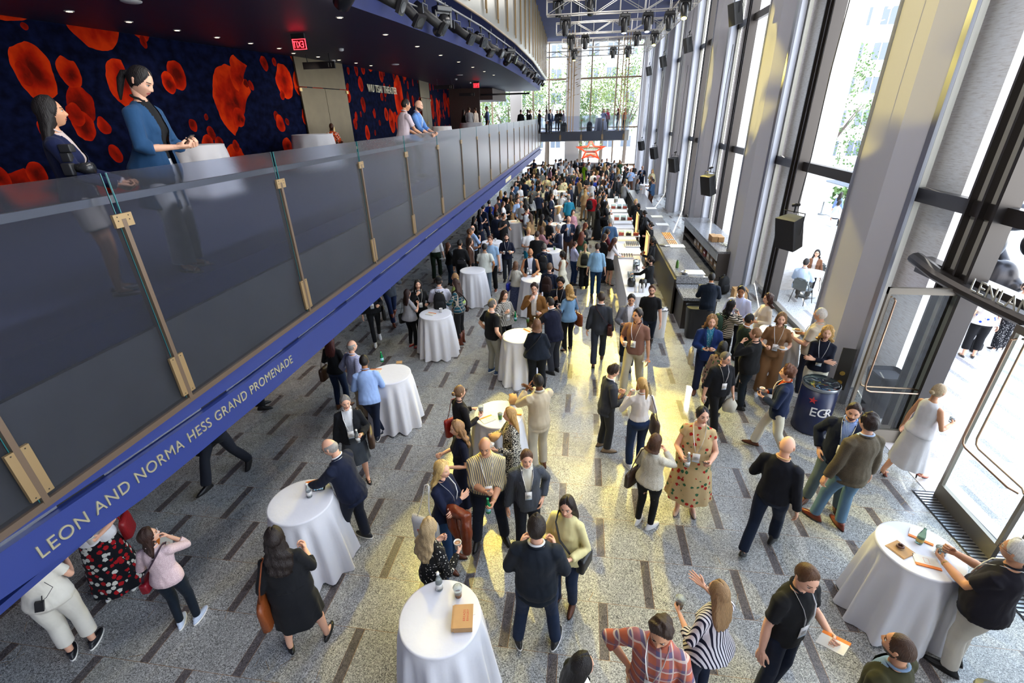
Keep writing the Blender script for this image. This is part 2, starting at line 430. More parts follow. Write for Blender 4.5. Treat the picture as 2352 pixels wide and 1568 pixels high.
# hands --------------------------------------------------------------
_HAND = {}
def hand_mesh(kind, lod):
    """a right hand, palm down, wrist at the origin, fingers towards +Y, thumb towards -X"""
    if (kind, lod) in _HAND: return _HAND[(kind, lod)]
    c1, c2, c3, th = {'relax': (14, 26, 18, 0), 'grip': (52, 62, 35, 1), 'flat': (3, 6, 4, 0), 'point': (50, 60, 35, 0), 'fist': (78, 85, 50, 1)}[kind]
    mb = MB(); seg = 8 if lod < 2 else 5
    kn = [(-.031, .083, .002), (-.011, .089, .004), (.010, .086, .003), (.030, .078, 0)]; ln = [(.040, .026, .021), (.044, .029, .022), (.041, .027, .021), (.032, .021, .019)]
    for i, (k, l) in enumerate(zip(kn, ln)):
        mb.capsule([(k[0]*.45, 0, 0), (k[0]*.8, .045, .002), k], [.0155, .0155, .0115], seg)
        p = np.array(k, float); a = 0; P = [p]; cs = (c1, c2, c3)
        if kind == 'point' and i == 0: cs = (5, 5, 5)
        spread = (-.10, -.03, .04, .12)[i]
        for L, c in zip(l, cs):
            a += R_(c+(i-1)*2); p = p+L*np.array([math.sin(spread)*math.cos(a), math.cos(spread)*math.cos(a), -math.sin(a)]); P.append(p)
        mb.capsule(P, [.0098, .0090, .0082, .0068], seg)
    if th: mb.capsule([(-.018, .018, -.006), (-.036, .042, -.024), (-.030, .066, -.044), (-.010, .082, -.052)], [.014, .0125, .0108, .008], seg)
    else: mb.capsule([(-.018, .018, -.004), (-.044, .040, -.012), (-.058, .066, -.018), (-.064, .090, -.022)], [.014, .0125, .0108, .008], seg)
    mb.capsule([(0, -.03, 0), (0, .012, 0)], [.026, .027], 10, flat=.72, up=(0, 0, 1))
    V, F, _ = mb.arrays()
    V, F, N = remesh(V, F, (.0042, .006, .011)[lod], 2 if lod < 2 else 1)
    _HAND[(kind, lod)] = (V, F); return V, F

ARMS = {  # wrist in body space for the right arm (x out, y front, z up); elbow hint; back-of-hand direction; hand kind
    'down': ((.27, .03, .845), (.3, -1, 0), (1, .2, 0), 'relax'), 'pocket': ((.215, .02, .94), (.7, -1, .1), (1, .3, .2), 'relax'),
    'hip': ((.21, -.01, 1.02), (1, -.5, 0), (.3, -1, .4), 'fist'), 'cup': ((.16, .25, 1.13), (.6, -.6, -1), (.8, .2, -.5), 'grip'),
    'high': ((.12, .24, 1.28), (.8, -.3, -1), (.7, .5, -.3), 'grip'), 'phone': ((.09, .27, 1.14), (.7, -.4, -1), (.3, .2, -1), 'grip'),
    'mouth': ((.07, .20, 1.42), (.9, .1, -1), (.5, .9, .1), 'grip'), 'cross': ((-.09, .19, 1.16), (1, -.1, -.6), (.1, .8, .5), 'relax'),
    'table': ((.16, .33, 1.10), (.7, -.5, -1), (.2, 0, 1), 'relax'), 'gest': ((.20, .32, 1.24), (.7, -.4, -1), (.7, -.1, -.7), 'flat'),
    'gup': ((.18, .25, 1.38), (.7, -.2, -1), (.4, -.9, .3), 'flat'), 'clap': ((.05, .30, 1.34), (1, -.3, -.8), (1, .2, .1), 'flat'),
    'bag': ((.28, .0, .86), (.3, -1, 0), (1, .1, 0), 'fist'), 'reach': ((.12, .46, 1.13), (.6, -.3, -1), (.2, 0, 1), 'relax'),
    'rail': ((.12, .36, 1.06), (.8, -.4, -.6), (.2, .1, 1), 'relax'), 'elbow': ((.10, .28, 1.22), (.8, -.2, -1), (.5, .4, -.4), 'grip'),
    'strap': ((.13, .15, 1.33), (.9, -.2, -1), (.4, .8, .2), 'grip'), 'back': ((.06, -.2, 1.0), (1, -.6, 0), (0, -1, 0), 'relax'),
    'akimbo': ((.20, .02, 1.04), (1, -.15, .35), (.3, -1, .4), 'fist'), 'camera': ((.12, .33, 1.02), (.6, -.5, -1), (.6, .2, -.7), 'grip')}
LEGS = {  # right foot, left foot (x, y, lift, toe-out), knee bend forward hints are automatic
    'stand': ((.10, .02, 0, 12), (-.10, -.02, 0, -12)), 'wide': ((.19, .02, 0, 18), (-.19, 0, 0, -18)), 'walk': ((.08, .26, 0, 4), (-.08, -.27, .05, -4)),
    'walk2': ((.08, -.27, .05, 4), (-.08, .26, 0, -4)), 'hipshot': ((.10, .0, 0, 8), (-.14, .16, 0, -24)), 'hipshot2': ((.14, .16, 0, 24), (-.10, 0, 0, -8)),
    'cross': ((.02, .0, 0, 5), (.14, .14, 0, 30)), 'close': ((.075, 0, 0, 6), (-.075, .0, 0, -6)), 'stride': ((.10, .36, 0, 6), (-.10, -.34, .06, -8))}
SKIN = {'l': ('d9a78c', 'b5605a'), 'm': ('c28e6d', 'a0574c'), 't': ('a8734f', '8a4a40'), 'd': ('6d432c', '5e332c'), 'k': ('4a2c1e', '44241f')}
def shoe(kind, lod, foot=1):
    """ankle above origin, toe towards +Y; materials: 0 upper 1 sole 2 accent"""
    mb = MB(); seg = (16, 12, 8)[lod]
    if kind == 'heel':
        mb.rings([(.0, .028, .05, .10), (.012, .031, .055, .10)], seg, 1)
        P = [(0, -.045, .085), (0, 0, .07), (0, .06, .035), (0, .11, .018), (0, .155, .012)]
        mb.capsule(P, [.026, .030, .030, .030, .012], seg, 0, flat=.75, up=(0, 0, 1)); mb.tube([(0, -.055, .075), (0, -.05, 0)], [.014, .006], 8, 1)
        return mb.arrays()
    if kind in ('flat', 'sandal'):
        mb.rings([(0, .036, .125, .05), (.012, .037, .127, .05)], seg, 1)
        if kind == 'sandal':
            for y in (.11, .03): mb.tube([(-.036, y, .012), (-.028, y, .038), (0, y, .05), (.028, y, .038), (.036, y, .012)], .006, 6, 0)
        else: mb.rings([(.012, .037, .127, .05), (.03, .034, .12, .05), (.045, .026, .10, .035)], seg, 0)
        return mb.arrays()
    w = .046 if kind == 'sneaker' else .042; L = .15 if kind == 'sneaker' else .155
    st = .028 if kind == 'sneaker' else .012
    mb.rings([(0, w*.93, L*.94, .045), (st*.4, w, L, .045), (st, w*.98, L*.99, .045)], seg, 1)
    top = {'boot': .16, 'sneaker': .075, 'dress': .07}.get(kind, .07)
    P = [(st, w*.95, L*.96, .045), (st+.02, w*.93, L*.90, .040), (.055, w*.80, L*.70, .020), (.075, .040, .062, -.012), (.095 if kind != 'boot' else .10, .036, .05, -.02)]
    if kind == 'boot': P += [(.16, .046, .055, -.02), (.34, .058, .064, -.02)]
    mb.rings(P, seg, 0)
    if kind == 'sneaker' and lod == 0:
        for i in range(4): mb.tube([(-.022, .045+.017*i, .071-.008*i), (.022, .045+.017*i, .071-.008*i)], .0035, 5, 1)
    elif kind == 'dress' and lod == 0:
        for i in range(3): mb.tube([(-.015, .048+.014*i, .066-.006*i), (.015, .048+.014*i, .066-.006*i)], .002, 4, 1)
    return mb.arrays()

def figure(sex='m', h=1.75, fat=0.0, lean=0, twist=0, side=0, hy=0, hp=8, R='down', L='down', legs='stand', skin='l', hair='short', hc='3a2a1e', beard=0,
           top=('shirt', 'dfe3ea', None), sleeve='long', shirt='e8e8e8', bottom=('trousers', '20242e'), shoes=('dress', '1a1410'), lany=False, badge=None, glasses=None,
           cap=None, lod=1, seed=0, Rk=None, Lk=None, sit=False, open_=True, collar=None, watch=None):
    """returns dict of named pieces -> (V, F, matidx, [materials]) in the person's own space (faces +Y), plus hand points"""
    f = sex == 'f'; S = h/1.75; vox = (.0125, .017, .026)[lod]
    piv = np.array([0, 0, .95 if not sit else .5]); dz = 0 if not sit else -.45
    RU = np.array(Matrix.Rotation(R_(-twist), 3, 'Z') @ Matrix.Rotation(R_(-lean), 3, 'X') @ Matrix.Rotation(R_(side), 3, 'Y'))
    def U(p):
        p = np.asarray(p, float)+np.array([0, 0, dz]); return (p-piv)@RU.T+piv
    XU = Matrix.Translation(Vector(piv)) @ Matrix(RU.tolist()).to_4x4() @ Matrix.Translation(Vector(-piv)) @ Matrix.Translation((0, 0, dz))
    sw = .146 if f else .170; wf = 1+.35*fat
    # torso sections: z, rx, ry, cy
    bel = lambda z: fat*.075*math.exp(-((z-1.07)/.13)**2)
    if f: TR = [(.82, .11, .085, -.005), (.88, .158, .112, -.015), (.94, .170, .118, -.016), (1.02, .148, .104, -.004), (1.10, .124, .092, 0), (1.18, .128, .096, .004), (1.25, .142, .110, .012),
                (1.31, .144, .106, .010), (1.37, .140, .092, 0), (1.415, .118, .076, -.004), (1.455, .076, .058, -.006), (1.49, .055, .052, -.004)]
    else: TR = [(.82, .11, .09, 0), (.88, .150, .112, -.006), (.94, .158, .116, -.010), (1.02, .152, .108, 0), (1.10, .148, .104, .002), (1.18, .155, .108, .002), (1.26, .168, .116, .002),
                (1.32, .172, .116, 0), (1.38, .158, .102, -.004), (1.42, .130, .084, -.006), (1.462, .084, .064, -.008), (1.495, .062, .056, -.006)]
    TR = [(z, rx*(1+(wf-1)*(1 if z < 1.3 else .6))+bel(z)*.5, ry*(1+(wf-1)*.5)+bel(z)*.6, cy+bel(z)*.55) for z, rx, ry, cy in TR]
    def yfront(z):
        zs = [t[0] for t in TR]; return float(np.interp(z, zs, [t[3]+t[2] for t in TR]))
    # arms
    J = {}; arms = {}
    for s, spec, kk in ((1, R, Rk), (-1, L, Lk)):
        base = ARMS[spec if isinstance(spec, str) else 'cup']; w = base[0] if isinstance(spec, str) else spec
        sh = U((s*sw, -.005, 1.385)); wr = U((s*w[0]*(1+.25*fat if abs(w[0]) > .2 else 1), w[1]+bel(w[2]), w[2]))
        hint = np.array([s*base[1][0], base[1][1], base[1][2]])@RU.T
        el, wr = ik(sh, wr, .29, .262, hint); bk = np.array([s*base[2][0], base[2][1], base[2][2]])@RU.T
        d = wr-el; d /= np.linalg.norm(d); z = bk-d*(bk@d); z /= np.linalg.norm(z)+1e-9; x = np.cross(d, z)
        M = np.eye(4); M[:3, 0] = x*s; M[:3, 1] = d; M[:3, 2] = z; M[:3, 3] = wr
        arms[s] = dict(sh=sh, el=el, wr=wr, M=M, kind=kk or base[3], s=s)
    # legs
    lg = {}
    LP = LEGS[legs] if isinstance(legs, str) else legs
    for s, q in zip((1, -1), LP):
        hj = np.array([s*.088*(1+.2*fat), 0, .92+dz]); x, y, lift, toe = q
        if sit: an = np.array([s*.13, .42, .085]); kn = np.array([s*.13, .45, .50]); toe = s*8
        else: an = np.array([x, y, .085+lift]); kn, an = ik(hj, an, .428, .412, (s*.12, 1, 0))
        lg[s] = (hj, kn, an, toe, lift)
    # pieces
    out = {}; skm = [mat('skin', SKIN[skin][0], .5, sub=.0, spec=.35), mat('lips', SKIN[skin][1], .5), mat('eye_white', 'd8d4cc', .3), hairmat(hc if hair != 'ring' else '4a4038'), hairmat(hc), mat('iris', '1c130e', .2)]
    hcn = U((0, .012, 1.622)); yaw = R_(-(hy)); MH = Matrix.Translation(Vector(hcn)) @ Matrix(RU.tolist()).to_4x4() @ Matrix.Rotation(yaw, 4, 'Z') @ Matrix.Rotation(R_(6-hp*.7+lean*.5), 4, 'X') @ Matrix.Translation((0, .012, .008))
    if f: MH = MH @ Matrix.Scale(.97, 4)
    mb = MB()
    mb.rings([(z, rx-.004, ry-.004, cy) for z, rx, ry, cy in TR], 20, X=XU)
    nb = (np.array(MH)@np.array([0, -.028, -.055, 1]))[:3]
    mb.capsule([U((0, -.012, 1.43)), U((0, -.006, 1.49)), nb], [.062, .052, .052] if not f else [.052, .044, .044], 12)
    ar = (.054, .045, .043, .027) if not f else (.045, .037, .036, .023)
    ar = tuple(v*(1+.25*fat) for v in ar)
    for s, a in arms.items():
        m1 = a['el']*.6+a['wr']*.4
        mb.capsule([U((s*(sw-.075), -.005, 1.405)), a['sh'], a['sh']*.5+a['el']*.5, a['el'], m1, a['wr']], [.045 if not f else .038, ar[0]*.97, ar[1]*1.02, ar[2]*.9, ar[2]*.92, ar[3]], 10)
    for s, (hj, kn, an, toe, lift) in lg.items():
        mb.capsule([hj, hj*.5+kn*.5, kn, kn*.65+an*.35, an+np.array([0, 0, .03]), an-np.array([0, 0, .02])], [.082*wf, .070*wf, .052, .053, .036, .034], 10)
        if shoes[0] in ('heel', 'sandal', 'flat'):
            d = np.array([math.sin(R_(toe)), math.cos(R_(toe)), 0]); mb.capsule([an-np.array([0, 0, .03]), an+d*.06-np.array([0, 0, .045]), an+d*.12-np.array([0, 0, .06])], [.03, .028, .02], 8)
    V, F, N = remesh(*mb.arrays()[:2], vox*.95, 4)
    B = MB(); B.add(V, F, 0)
    hv, hf, hm = head_mesh(f, beard, lod); B.add(hv, hf, hm, MH)
    for s, a in arms.items():
        v, fc = hand_mesh(a['kind'], lod); v = v*np.array([1, 1, 1.0])*(.95 if f else 1.03)
        if s < 0: fc = [tuple(reversed(q)) for q in fc]
        B.add(v, fc, 0, a['M'])
    out['body'] = (*B.arrays(), skm)
    # --- hair / cap
    if hair and hair != 'bald':
        hv = hair_mesh(hair, lod, seed=seed); B = MB(); B.add(hv[0], hv[1], 0, MH); out['hair'] = (*B.arrays(), [hairmat(hc)])
    if cap:
        B = MB(); B.rings([(.045, .086, .106, -.004), (.07, .084, .104, -.004), (.105, .066, .084, -.006), (.128, .03, .04, -.008)], 24, X=MH)
        B.rings([(.045, .06, .06, .085), (.053, .058, .062, .085)], 20, X=MH); out['cap'] = (*B.arrays(), [fabric(cap)])
    if glasses:
        B = MB()
        for s in (-1, 1):
            B.tube([(s*.033+.023*math.cos(t), .099, .002+.017*math.sin(t)) for t in np.linspace(0, 2*PI, 15)], .0022, 5, X=MH)
            B.tube([(s*.056, .097, .008), (s*.079, .04, .010), (s*.079, -.01, .004)], .002, 4, X=MH)
        B.tube([(-.01, .101, .006), (.01, .101, .006)], .002, 4, X=MH); out['glasses'] = (*B.arrays(), [mat('spectacle_frame', glasses, .3)])
    # --- top
    top = tuple(top)+(None,)*(3-len(top)); kind, c1, pat = top[:3]; pc2 = top[3] if len(top) > 3 else 'f2f2f2'; psc = top[4] if len(top) > 4 else 1.0
    jack = kind in ('blazer', 'jacket', 'coat', 'cardigan'); inf = .019 if jack else .013
    if kind == 'dress': inf = .010
    hem = {'blazer': .80, 'jacket': .90, 'coat': .60, 'cardigan': .88, 'tuck': 1.0, 'shirt': .86, 'tee': .88, 'polo': .88, 'blouse': .90, 'sweater': .90, 'dress': 1.02, 'vest': .92, 'tank': .90}.get(kind, .88)
    def topmesh(inf, hem, sleeve, loose=0.0, seedo=0):
        mb = MB(); rr = []
        for z, rx, ry, cy in TR:
            if z < hem: continue
            e = inf+loose*max(0, (1.3-z))*.35; rr.append((z, rx+e, ry+e, cy))
        z0, rx0, ry0, cy0 = rr[0]; fl = loose*.10
        if z0 > hem+.01:
            z, rx, ry, cy = [np.interp(hem, [t[0] for t in TR], [t[k] for t in TR]) for k in range(4)]
            if hem < .82: rx, ry, cy = .158*wf, .118*wf, -.006
            rr.insert(0, (hem, max(rx+inf, rx0*.985)+fl*.5, max(ry+inf, ry0*.985)+fl*.4, cy))
        if hem < .82: rr.insert(1, (.84, .160*wf+inf+.006, .120*wf+inf, -.005))
        rr = [q for q in rr if q[0] < 1.475]
        z, rx, ry, cy = rr[-1]; rr.append((1.478, .073 if not f else .062, .064 if not f else .056, -.008))
        mb.rings(rr, 24, X=XU)
        if sleeve:
            sr = tuple(v+inf*.9+.002+loose*.008 for v in ar); wl = .010+inf*.5
            for s, a in arms.items():
                P = [U((s*(sw-.085), -.006, 1.412)), a['sh']+(U((s*(sw-.085), -.006, 1.412))-a['sh'])*.4, a['sh'], a['sh']*.5+a['el']*.5]; rad = [.035, (.050 if not f else .042)+inf*.9, ar[0]+inf*1.0+.004, sr[1]*1.02]
                if sleeve == 'short': e = a['sh']*.28+a['el']*.72; P.append(e); rad.append(sr[1]*1.06)
                elif sleeve == 'cap': P = P[:3]+[a['sh']*.68+a['el']*.32]; rad = rad[:3]+[sr[0]*1.02]
                else:
                    P.append(a['el']); rad.append(sr[2]*1.0)
                    e = {'long': .93, 'three': .45, 'roll': .35}.get(sleeve, .93); m = a['el']*(1-e*.5)+a['wr']*e*.5; e1 = a['el']*(1-e)+a['wr']*e
                    P += [m, e1]; rad += [sr[2]*.96, (ar[3]+wl+.006) if e > .8 else sr[2]*.95]
                mb.tube(P, rad, 12); 
                if sleeve in ('three', 'roll'): mb.tube([e1*.92+a['el']*.08, e1], rad[-1]*1.12, 12)
        if f and inf < .03:
            for s in (-1, 1): mb.ball(tuple(U((s*.065, .075+bel(1.26)*.5, 1.262))), (.062, .052+inf, .06), nu=10, nv=8)
        V, F, N = remesh(*mb.arrays()[:2], vox, 4)
        V = folds(V, N, .0060 if lod < 2 else .004, seed+seedo, .55); return (folds(V, N, .0030, seed+5, 1.5) if lod < 2 else V), F
    fm = fabric(c1, pat, pc2, psc)
    RUi = np.linalg.inv(RU)
    def unU(V): return (V-piv)@RUi.T+piv-np.array([0, 0, dz])
    def piece(name, V, F, mats, M=0): out[name] = (V, F, [0]*len(F) if isinstance(M, int) else M, mats)
    if kind != 'none':
        slv = None if kind in ('vest', 'tank') else sleeve
        loose = {'blouse': .5, 'shirt': .25, 'dress': .15, 'coat': .4}.get(kind, .1)
        V, F = topmesh(inf, hem, slv, loose)
        if jack or kind == 'vest':
            Q = unU(V); zb = 1.02 if kind == 'blazer' else (hem-.02)
            if not open_: zb = 1.18
            def inV(c):
                x, y, z = c
                if y < 0 or z < zb: return False
                w = np.interp(z, [zb, zb+.03, 1.30, 1.42, 1.5], [.004, .022 if not open_ or kind == 'blazer' else .05, .055, .070, .085]); 
                return abs(x) < w
            C = [Q[list(fc)].mean(0) for fc in F]; F2 = [fc for fc, c in zip(F, C) if not inV(c)]
            out['jacket' if kind != 'vest' else 'vest'] = (V, F2, [0]*len(F2), [fm])
            V2, F3 = topmesh(.006, 1.0, 'long' if slv == 'long' else None, 0, 3)
            piece('shirt', V2, F3, [fabric(shirt) if isinstance(shirt, str) else fabric(*shirt)])
            if lod < 2:  # lapels and collar
                B = MB()
                for s in (-1, 1):
                    pts = []
                    for z, xi, xo in ((1.05, .012, .020), (1.15, .030, .052), (1.27, .050, .098), (1.33, .058, .120), (1.345, .062, .088), (1.40, .066, .096), (1.455, .062, .085)):
                        for x in (xi, xo):
                            yy = yfront(z)*math.sqrt(max(.05, 1-(x/ (np.interp(z, [t[0] for t in TR], [t[1] for t in TR])+.03))**2)) if z < 1.44 else .03
                            pts.append(U((s*x, yy+inf+.010, z)))
                    Fq = [(2*i, 2*i+1, 2*i+3, 2*i+2) if s > 0 else (2*i+1, 2*i, 2*i+2, 2*i+3) for i in range(6)]
                    B.add(pts, Fq)
                B.tube([U((-.062, .030, 1.458)), U((-.074, -.01, 1.482)), U((-.05, -.062, 1.492)), U((0, -.078, 1.494)), U((.05, -.062, 1.492)), U((.074, -.01, 1.482)), U((.062, .030, 1.458))], .012, 8)
                if kind == 'blazer': out['lapel'] = (*B.arrays(), [fm])
            elif kind != 'vest':
                B = MB()
                for s in (-1, 1):
                    Pq = [U((s*w_, (yfront(max(z, .84))+inf+.004)*(1 if z < 1.42 else .55), z)) for z, w_ in ((hem, .03 if open_ else .012), (1.05, .036 if open_ else .012), (1.2, .052 if open_ else .02), (1.32, .064), (1.42, .078), (1.47, .070))]
                    B.tube(Pq, [.014, .014, .015, .017, .018, .014], 6, flat=.5, up=(0, 1, 0))
                out['placket'] = (*B.arrays(), [fm])
        else:
            nm = {'sweater': 'sweater', 'tee': 'tee_shirt', 'dress': 'dress_bodice', 'blouse': 'blouse', 'polo': 'polo_shirt'}.get(kind, 'shirt')
            piece(nm, V, F, [fm])
        if lod < 2 and (kind in ('shirt', 'polo', 'tuck', 'sweater') or jack or collar):
            B = MB(); q = .014 if kind != 'tee' else .008
            r0 = .058 if f else .067
            P = [U((r0*math.sin(t), -.012+(r0-.006)*math.cos(t), 1.488+.012*(1-math.cos(t))-.012*(math.cos(t) > .6))) for t in np.linspace(.35, 2*PI-.35, 17)]
            B.tube(P, [.013]*17, 7, flat=.7); cm = collar or (shirt if jack else c1)
            out['collar'] = (*B.arrays(), [fabric(cm) if isinstance(cm, str) else fabric(*cm)])
    # --- bottom
    bk, bc = bottom[:2]; bp = bottom[2] if len(bottom) > 2 else None; bc2 = bottom[3] if len(bottom) > 3 else 'ffffff'; bm = fabric(bc, bp, bc2, bottom[4] if len(bottom) > 4 else 1.0)
    if bk in ('trousers', 'wide', 'slim', 'shorts', 'jeans', 'crop'):
        rt, rk, rh = {'trousers': (.098, .076, .072), 'wide': (.100, .086, .100), 'slim': (.092, .064, .050), 'shorts': (.102, .095, .095), 'jeans': (.096, .070, .062), 'crop': (.098, .085, .082)}[bk]
        mb = MB(); rr = [(z+dz, rx+.012, ry+.012, cy) for z, rx, ry, cy in TR if z <= 1.03]; mb.rings(rr, 22)
        for s, (hj, kn, an, toe, lift) in lg.items():
            e = an+np.array([0, 0, .005]) if bk != 'crop' else an*.72+kn*.28
            P = [hj+np.array([0, 0, .02]), hj*.7+kn*.3, hj*.35+kn*.65, kn]; rad = [rt*wf, rt*.97*wf, rk*1.12, rk]
            if bk == 'shorts': P = P[:3]; rad = [rt*wf, rt*wf, rt*.98]
            else: P += [kn*.5+e*.5, e]; rad += [(rk+rh)/2, rh]
            mb.tube(P, rad, 14)
        V, F, N = remesh(*mb.arrays()[:2], vox, 4); V = folds(V, N, .006 if lod < 2 else .004, seed+9, .6)
        piece('trousers' if bk != 'shorts' else 'shorts', V, F, [bm])
        if lod == 0 and kind in ('tuck',): pass
    elif bk in ('skirt', 'midi', 'maxi', 'mini', 'flare'):
        hz = {'skirt': .50, 'midi': .32, 'maxi': .10, 'mini': .62, 'flare': .36}[bk]; hr = {'skirt': .20, 'midi': .24, 'maxi': .27, 'mini': .20, 'flare': .36}[bk]*wf
        mb = MB(); prof = []
        for i in range(11):
            q = i/10; z = hz+(1.04-hz)*q
            if z > .80:
                rx, ry, cy = [float(np.interp(z, [t[0] for t in TR], [t[k] for t in TR])) for k in (1, 2, 3)]; g_ = min(1, max(0, (.95-z)/.15)); rx = rx*(1-g_)+.175*wf*g_+.015; ry = ry*(1-g_)+.135*wf*g_+.015
            else: k = (.80-z)/(.80-hz+1e-6); rx = (.19*wf)+(hr-.19*wf)*k; ry = (.15*wf)+(hr*.9-.15*wf)*k; cy = -.004+.01*k
            prof.append((z+dz, rx, ry, cy))
        seg = (56, 40, 24)[lod]; mb.rings(prof, seg, cap=False); V, F, M = mb.arrays()
        a = np.arctan2(V[:, 1], V[:, 0]); k = np.clip((.88+dz-V[:, 2])/(.88-hz), 0, 1)**.8
        V[:, :2] *= (1+k*(.05 if bk != 'flare' else .10)*np.sin(a*(9 if bk != 'flare' else 13)+seed+2*np.sin(a*2)))[:, None]
        piece('skirt', V, F, [bm])
    # --- shoes
    sk, sc = shoes[:2]; sole = shoes[2] if len(shoes) > 2 else ('e8e6e0' if sk == 'sneaker' else '14100e')
    for s, (hj, kn, an, toe, lift) in lg.items():
        v, fc, m = shoe(sk, lod); pit = -R_(40)*min(1, lift/.06) if lift else 0
        M = Matrix.Translation((an[0], an[1], an[2]-.085)) @ Matrix.Rotation(-R_(toe), 4, 'Z') @ Matrix.Rotation(pit, 4, 'X')
        B = MB(); B.add(v, fc, m, M); out['shoe' if s > 0 else 'shoe.L'] = (*B.arrays(), [mat('shoe_leather', sc, .4), mat('shoe_sole', sole, .6)])
    # --- lanyard and badge
    if lany:
        zb = 1.16; off = inf+.012+(.03 if f else .0)
        B = MB()
        for s in (-1, 1):
            P = [U((s*.02, -.085, 1.495)), U((s*.07, -.03, 1.50)), U((s*.078, .035, 1.47)), U((s*.066, yfront(1.39)+off, 1.39)), U((s*.045, yfront(1.30)+off+.004, 1.30)), U((s*.018, yfront(zb+.02)+off+.004, zb+.02))]
            B.tube(P, .0075, 5, flat=.25, up=(0, 1, .2))
        out['lanyard'] = (*B.arrays(), [mat('lanyard_ribbon', lany if isinstance(lany, str) else 'e9e9e6', .7)])
        if badge is None or badge:
            B = MB(); yb = yfront(zb-.05)+off+.006
            B.box((-.045, yb, zb-.125), (.045, yb+.003, zb+.01), 0, XU)
            for i, (w, hh) in enumerate(((.02, .006), (.028, .006), (.022, .003))): B.box((-w, yb+.003, zb-.05-i*.016), (w, yb+.0036, zb-.05-i*.016+hh), 1, XU)
            B.box((-.045, yb+.003, zb-.125), (.045, yb+.0036, zb-.105), 2, XU)
            out['badge'] = (*B.arrays(), [mat('badge_card', 'e4e2de', .5), mat('badge_ink', '34343a', .6), mat('badge_bar', 'a9b6c6', .6)])
    if watch:
        a = arms[-1 if watch > 0 else 1]; B = MB(); M = Matrix(a['M'].tolist())
        B.tube([(.031*math.cos(t), -.018, .026*math.sin(t)) for t in np.linspace(0, 2*PI, 13)], .006, 6, 0, M); B.rings([(0, .016, .016, 0), (.008, .015, .015, 0)], 12, 0, M @ T(0, -.018, .024))
        out['watch'] = (*B.arrays(), [mat('watch_metal', 'b49a5a', .3, 1.0)])
    pts = {}
    for s, a in arms.items(): pts['R' if s > 0 else 'L'] = (a['wr'], a['M'])
    pts['XU'] = np.array(XU); pts['sw'] = sw; pts['MH'] = np.array(MH); pts['yf'] = yfront; pts['inf'] = inf
    return out, pts, S

def person(fig, label, xy, face, z=0.0, group=None, name='person', category='person'):
    """place a figure: xy ground position, face = world heading in degrees (0 = +Y, 90 = +X)"""
    out, pts, S = fig
    root = thing(name, label, category, (xy[0], xy[1], z), -R_(face), group); root.scale = (S, S, S)
    made = {}
    for k, (V, F, M, mats) in out.items():
        nm = k.split('.')[0]; par = {'badge': 'lanyard', 'lapel': 'jacket', 'placket': 'jacket'}.get(nm)
        if nm == 'collar': par = 'shirt' if 'shirt' in made else next((q for q in ('polo_shirt', 'sweater', 'tee_shirt') if q in made), None)
        made[nm] = mkobj(nm, mkmesh(nm, V, F, M, mats, True), made.get(par, root))
    W = np.array(Matrix.Translation((xy[0], xy[1], z)) @ Matrix.Rotation(-R_(face), 4, 'Z') @ Matrix.Scale(S, 4))
    return root, W, pts
# ------------------------------------------------------------------ camera object
cd = bpy.data.cameras.new('camera'); cam = bpy.data.objects.new('camera', cd); LINK.append(cam)
cam.matrix_world = Matrix(((*[RC[0][0], RC[1][0], -RC[2][0]], 0), (*[RC[0][1], RC[1][1], -RC[2][1]], 0), (*[RC[0][2], RC[1][2], -RC[2][2]], CAM_H), (0, 0, 0, 1)))
cd.sensor_width = 36; cd.lens = 36*F_PX/2352; cd.clip_start = .05; cd.clip_end = 400
SC.camera = cam

def structure(name, mb, mats, smooth=False, parent=None, **k):
    return mb.build(name, mats, parent, smooth, kind='structure', **k)

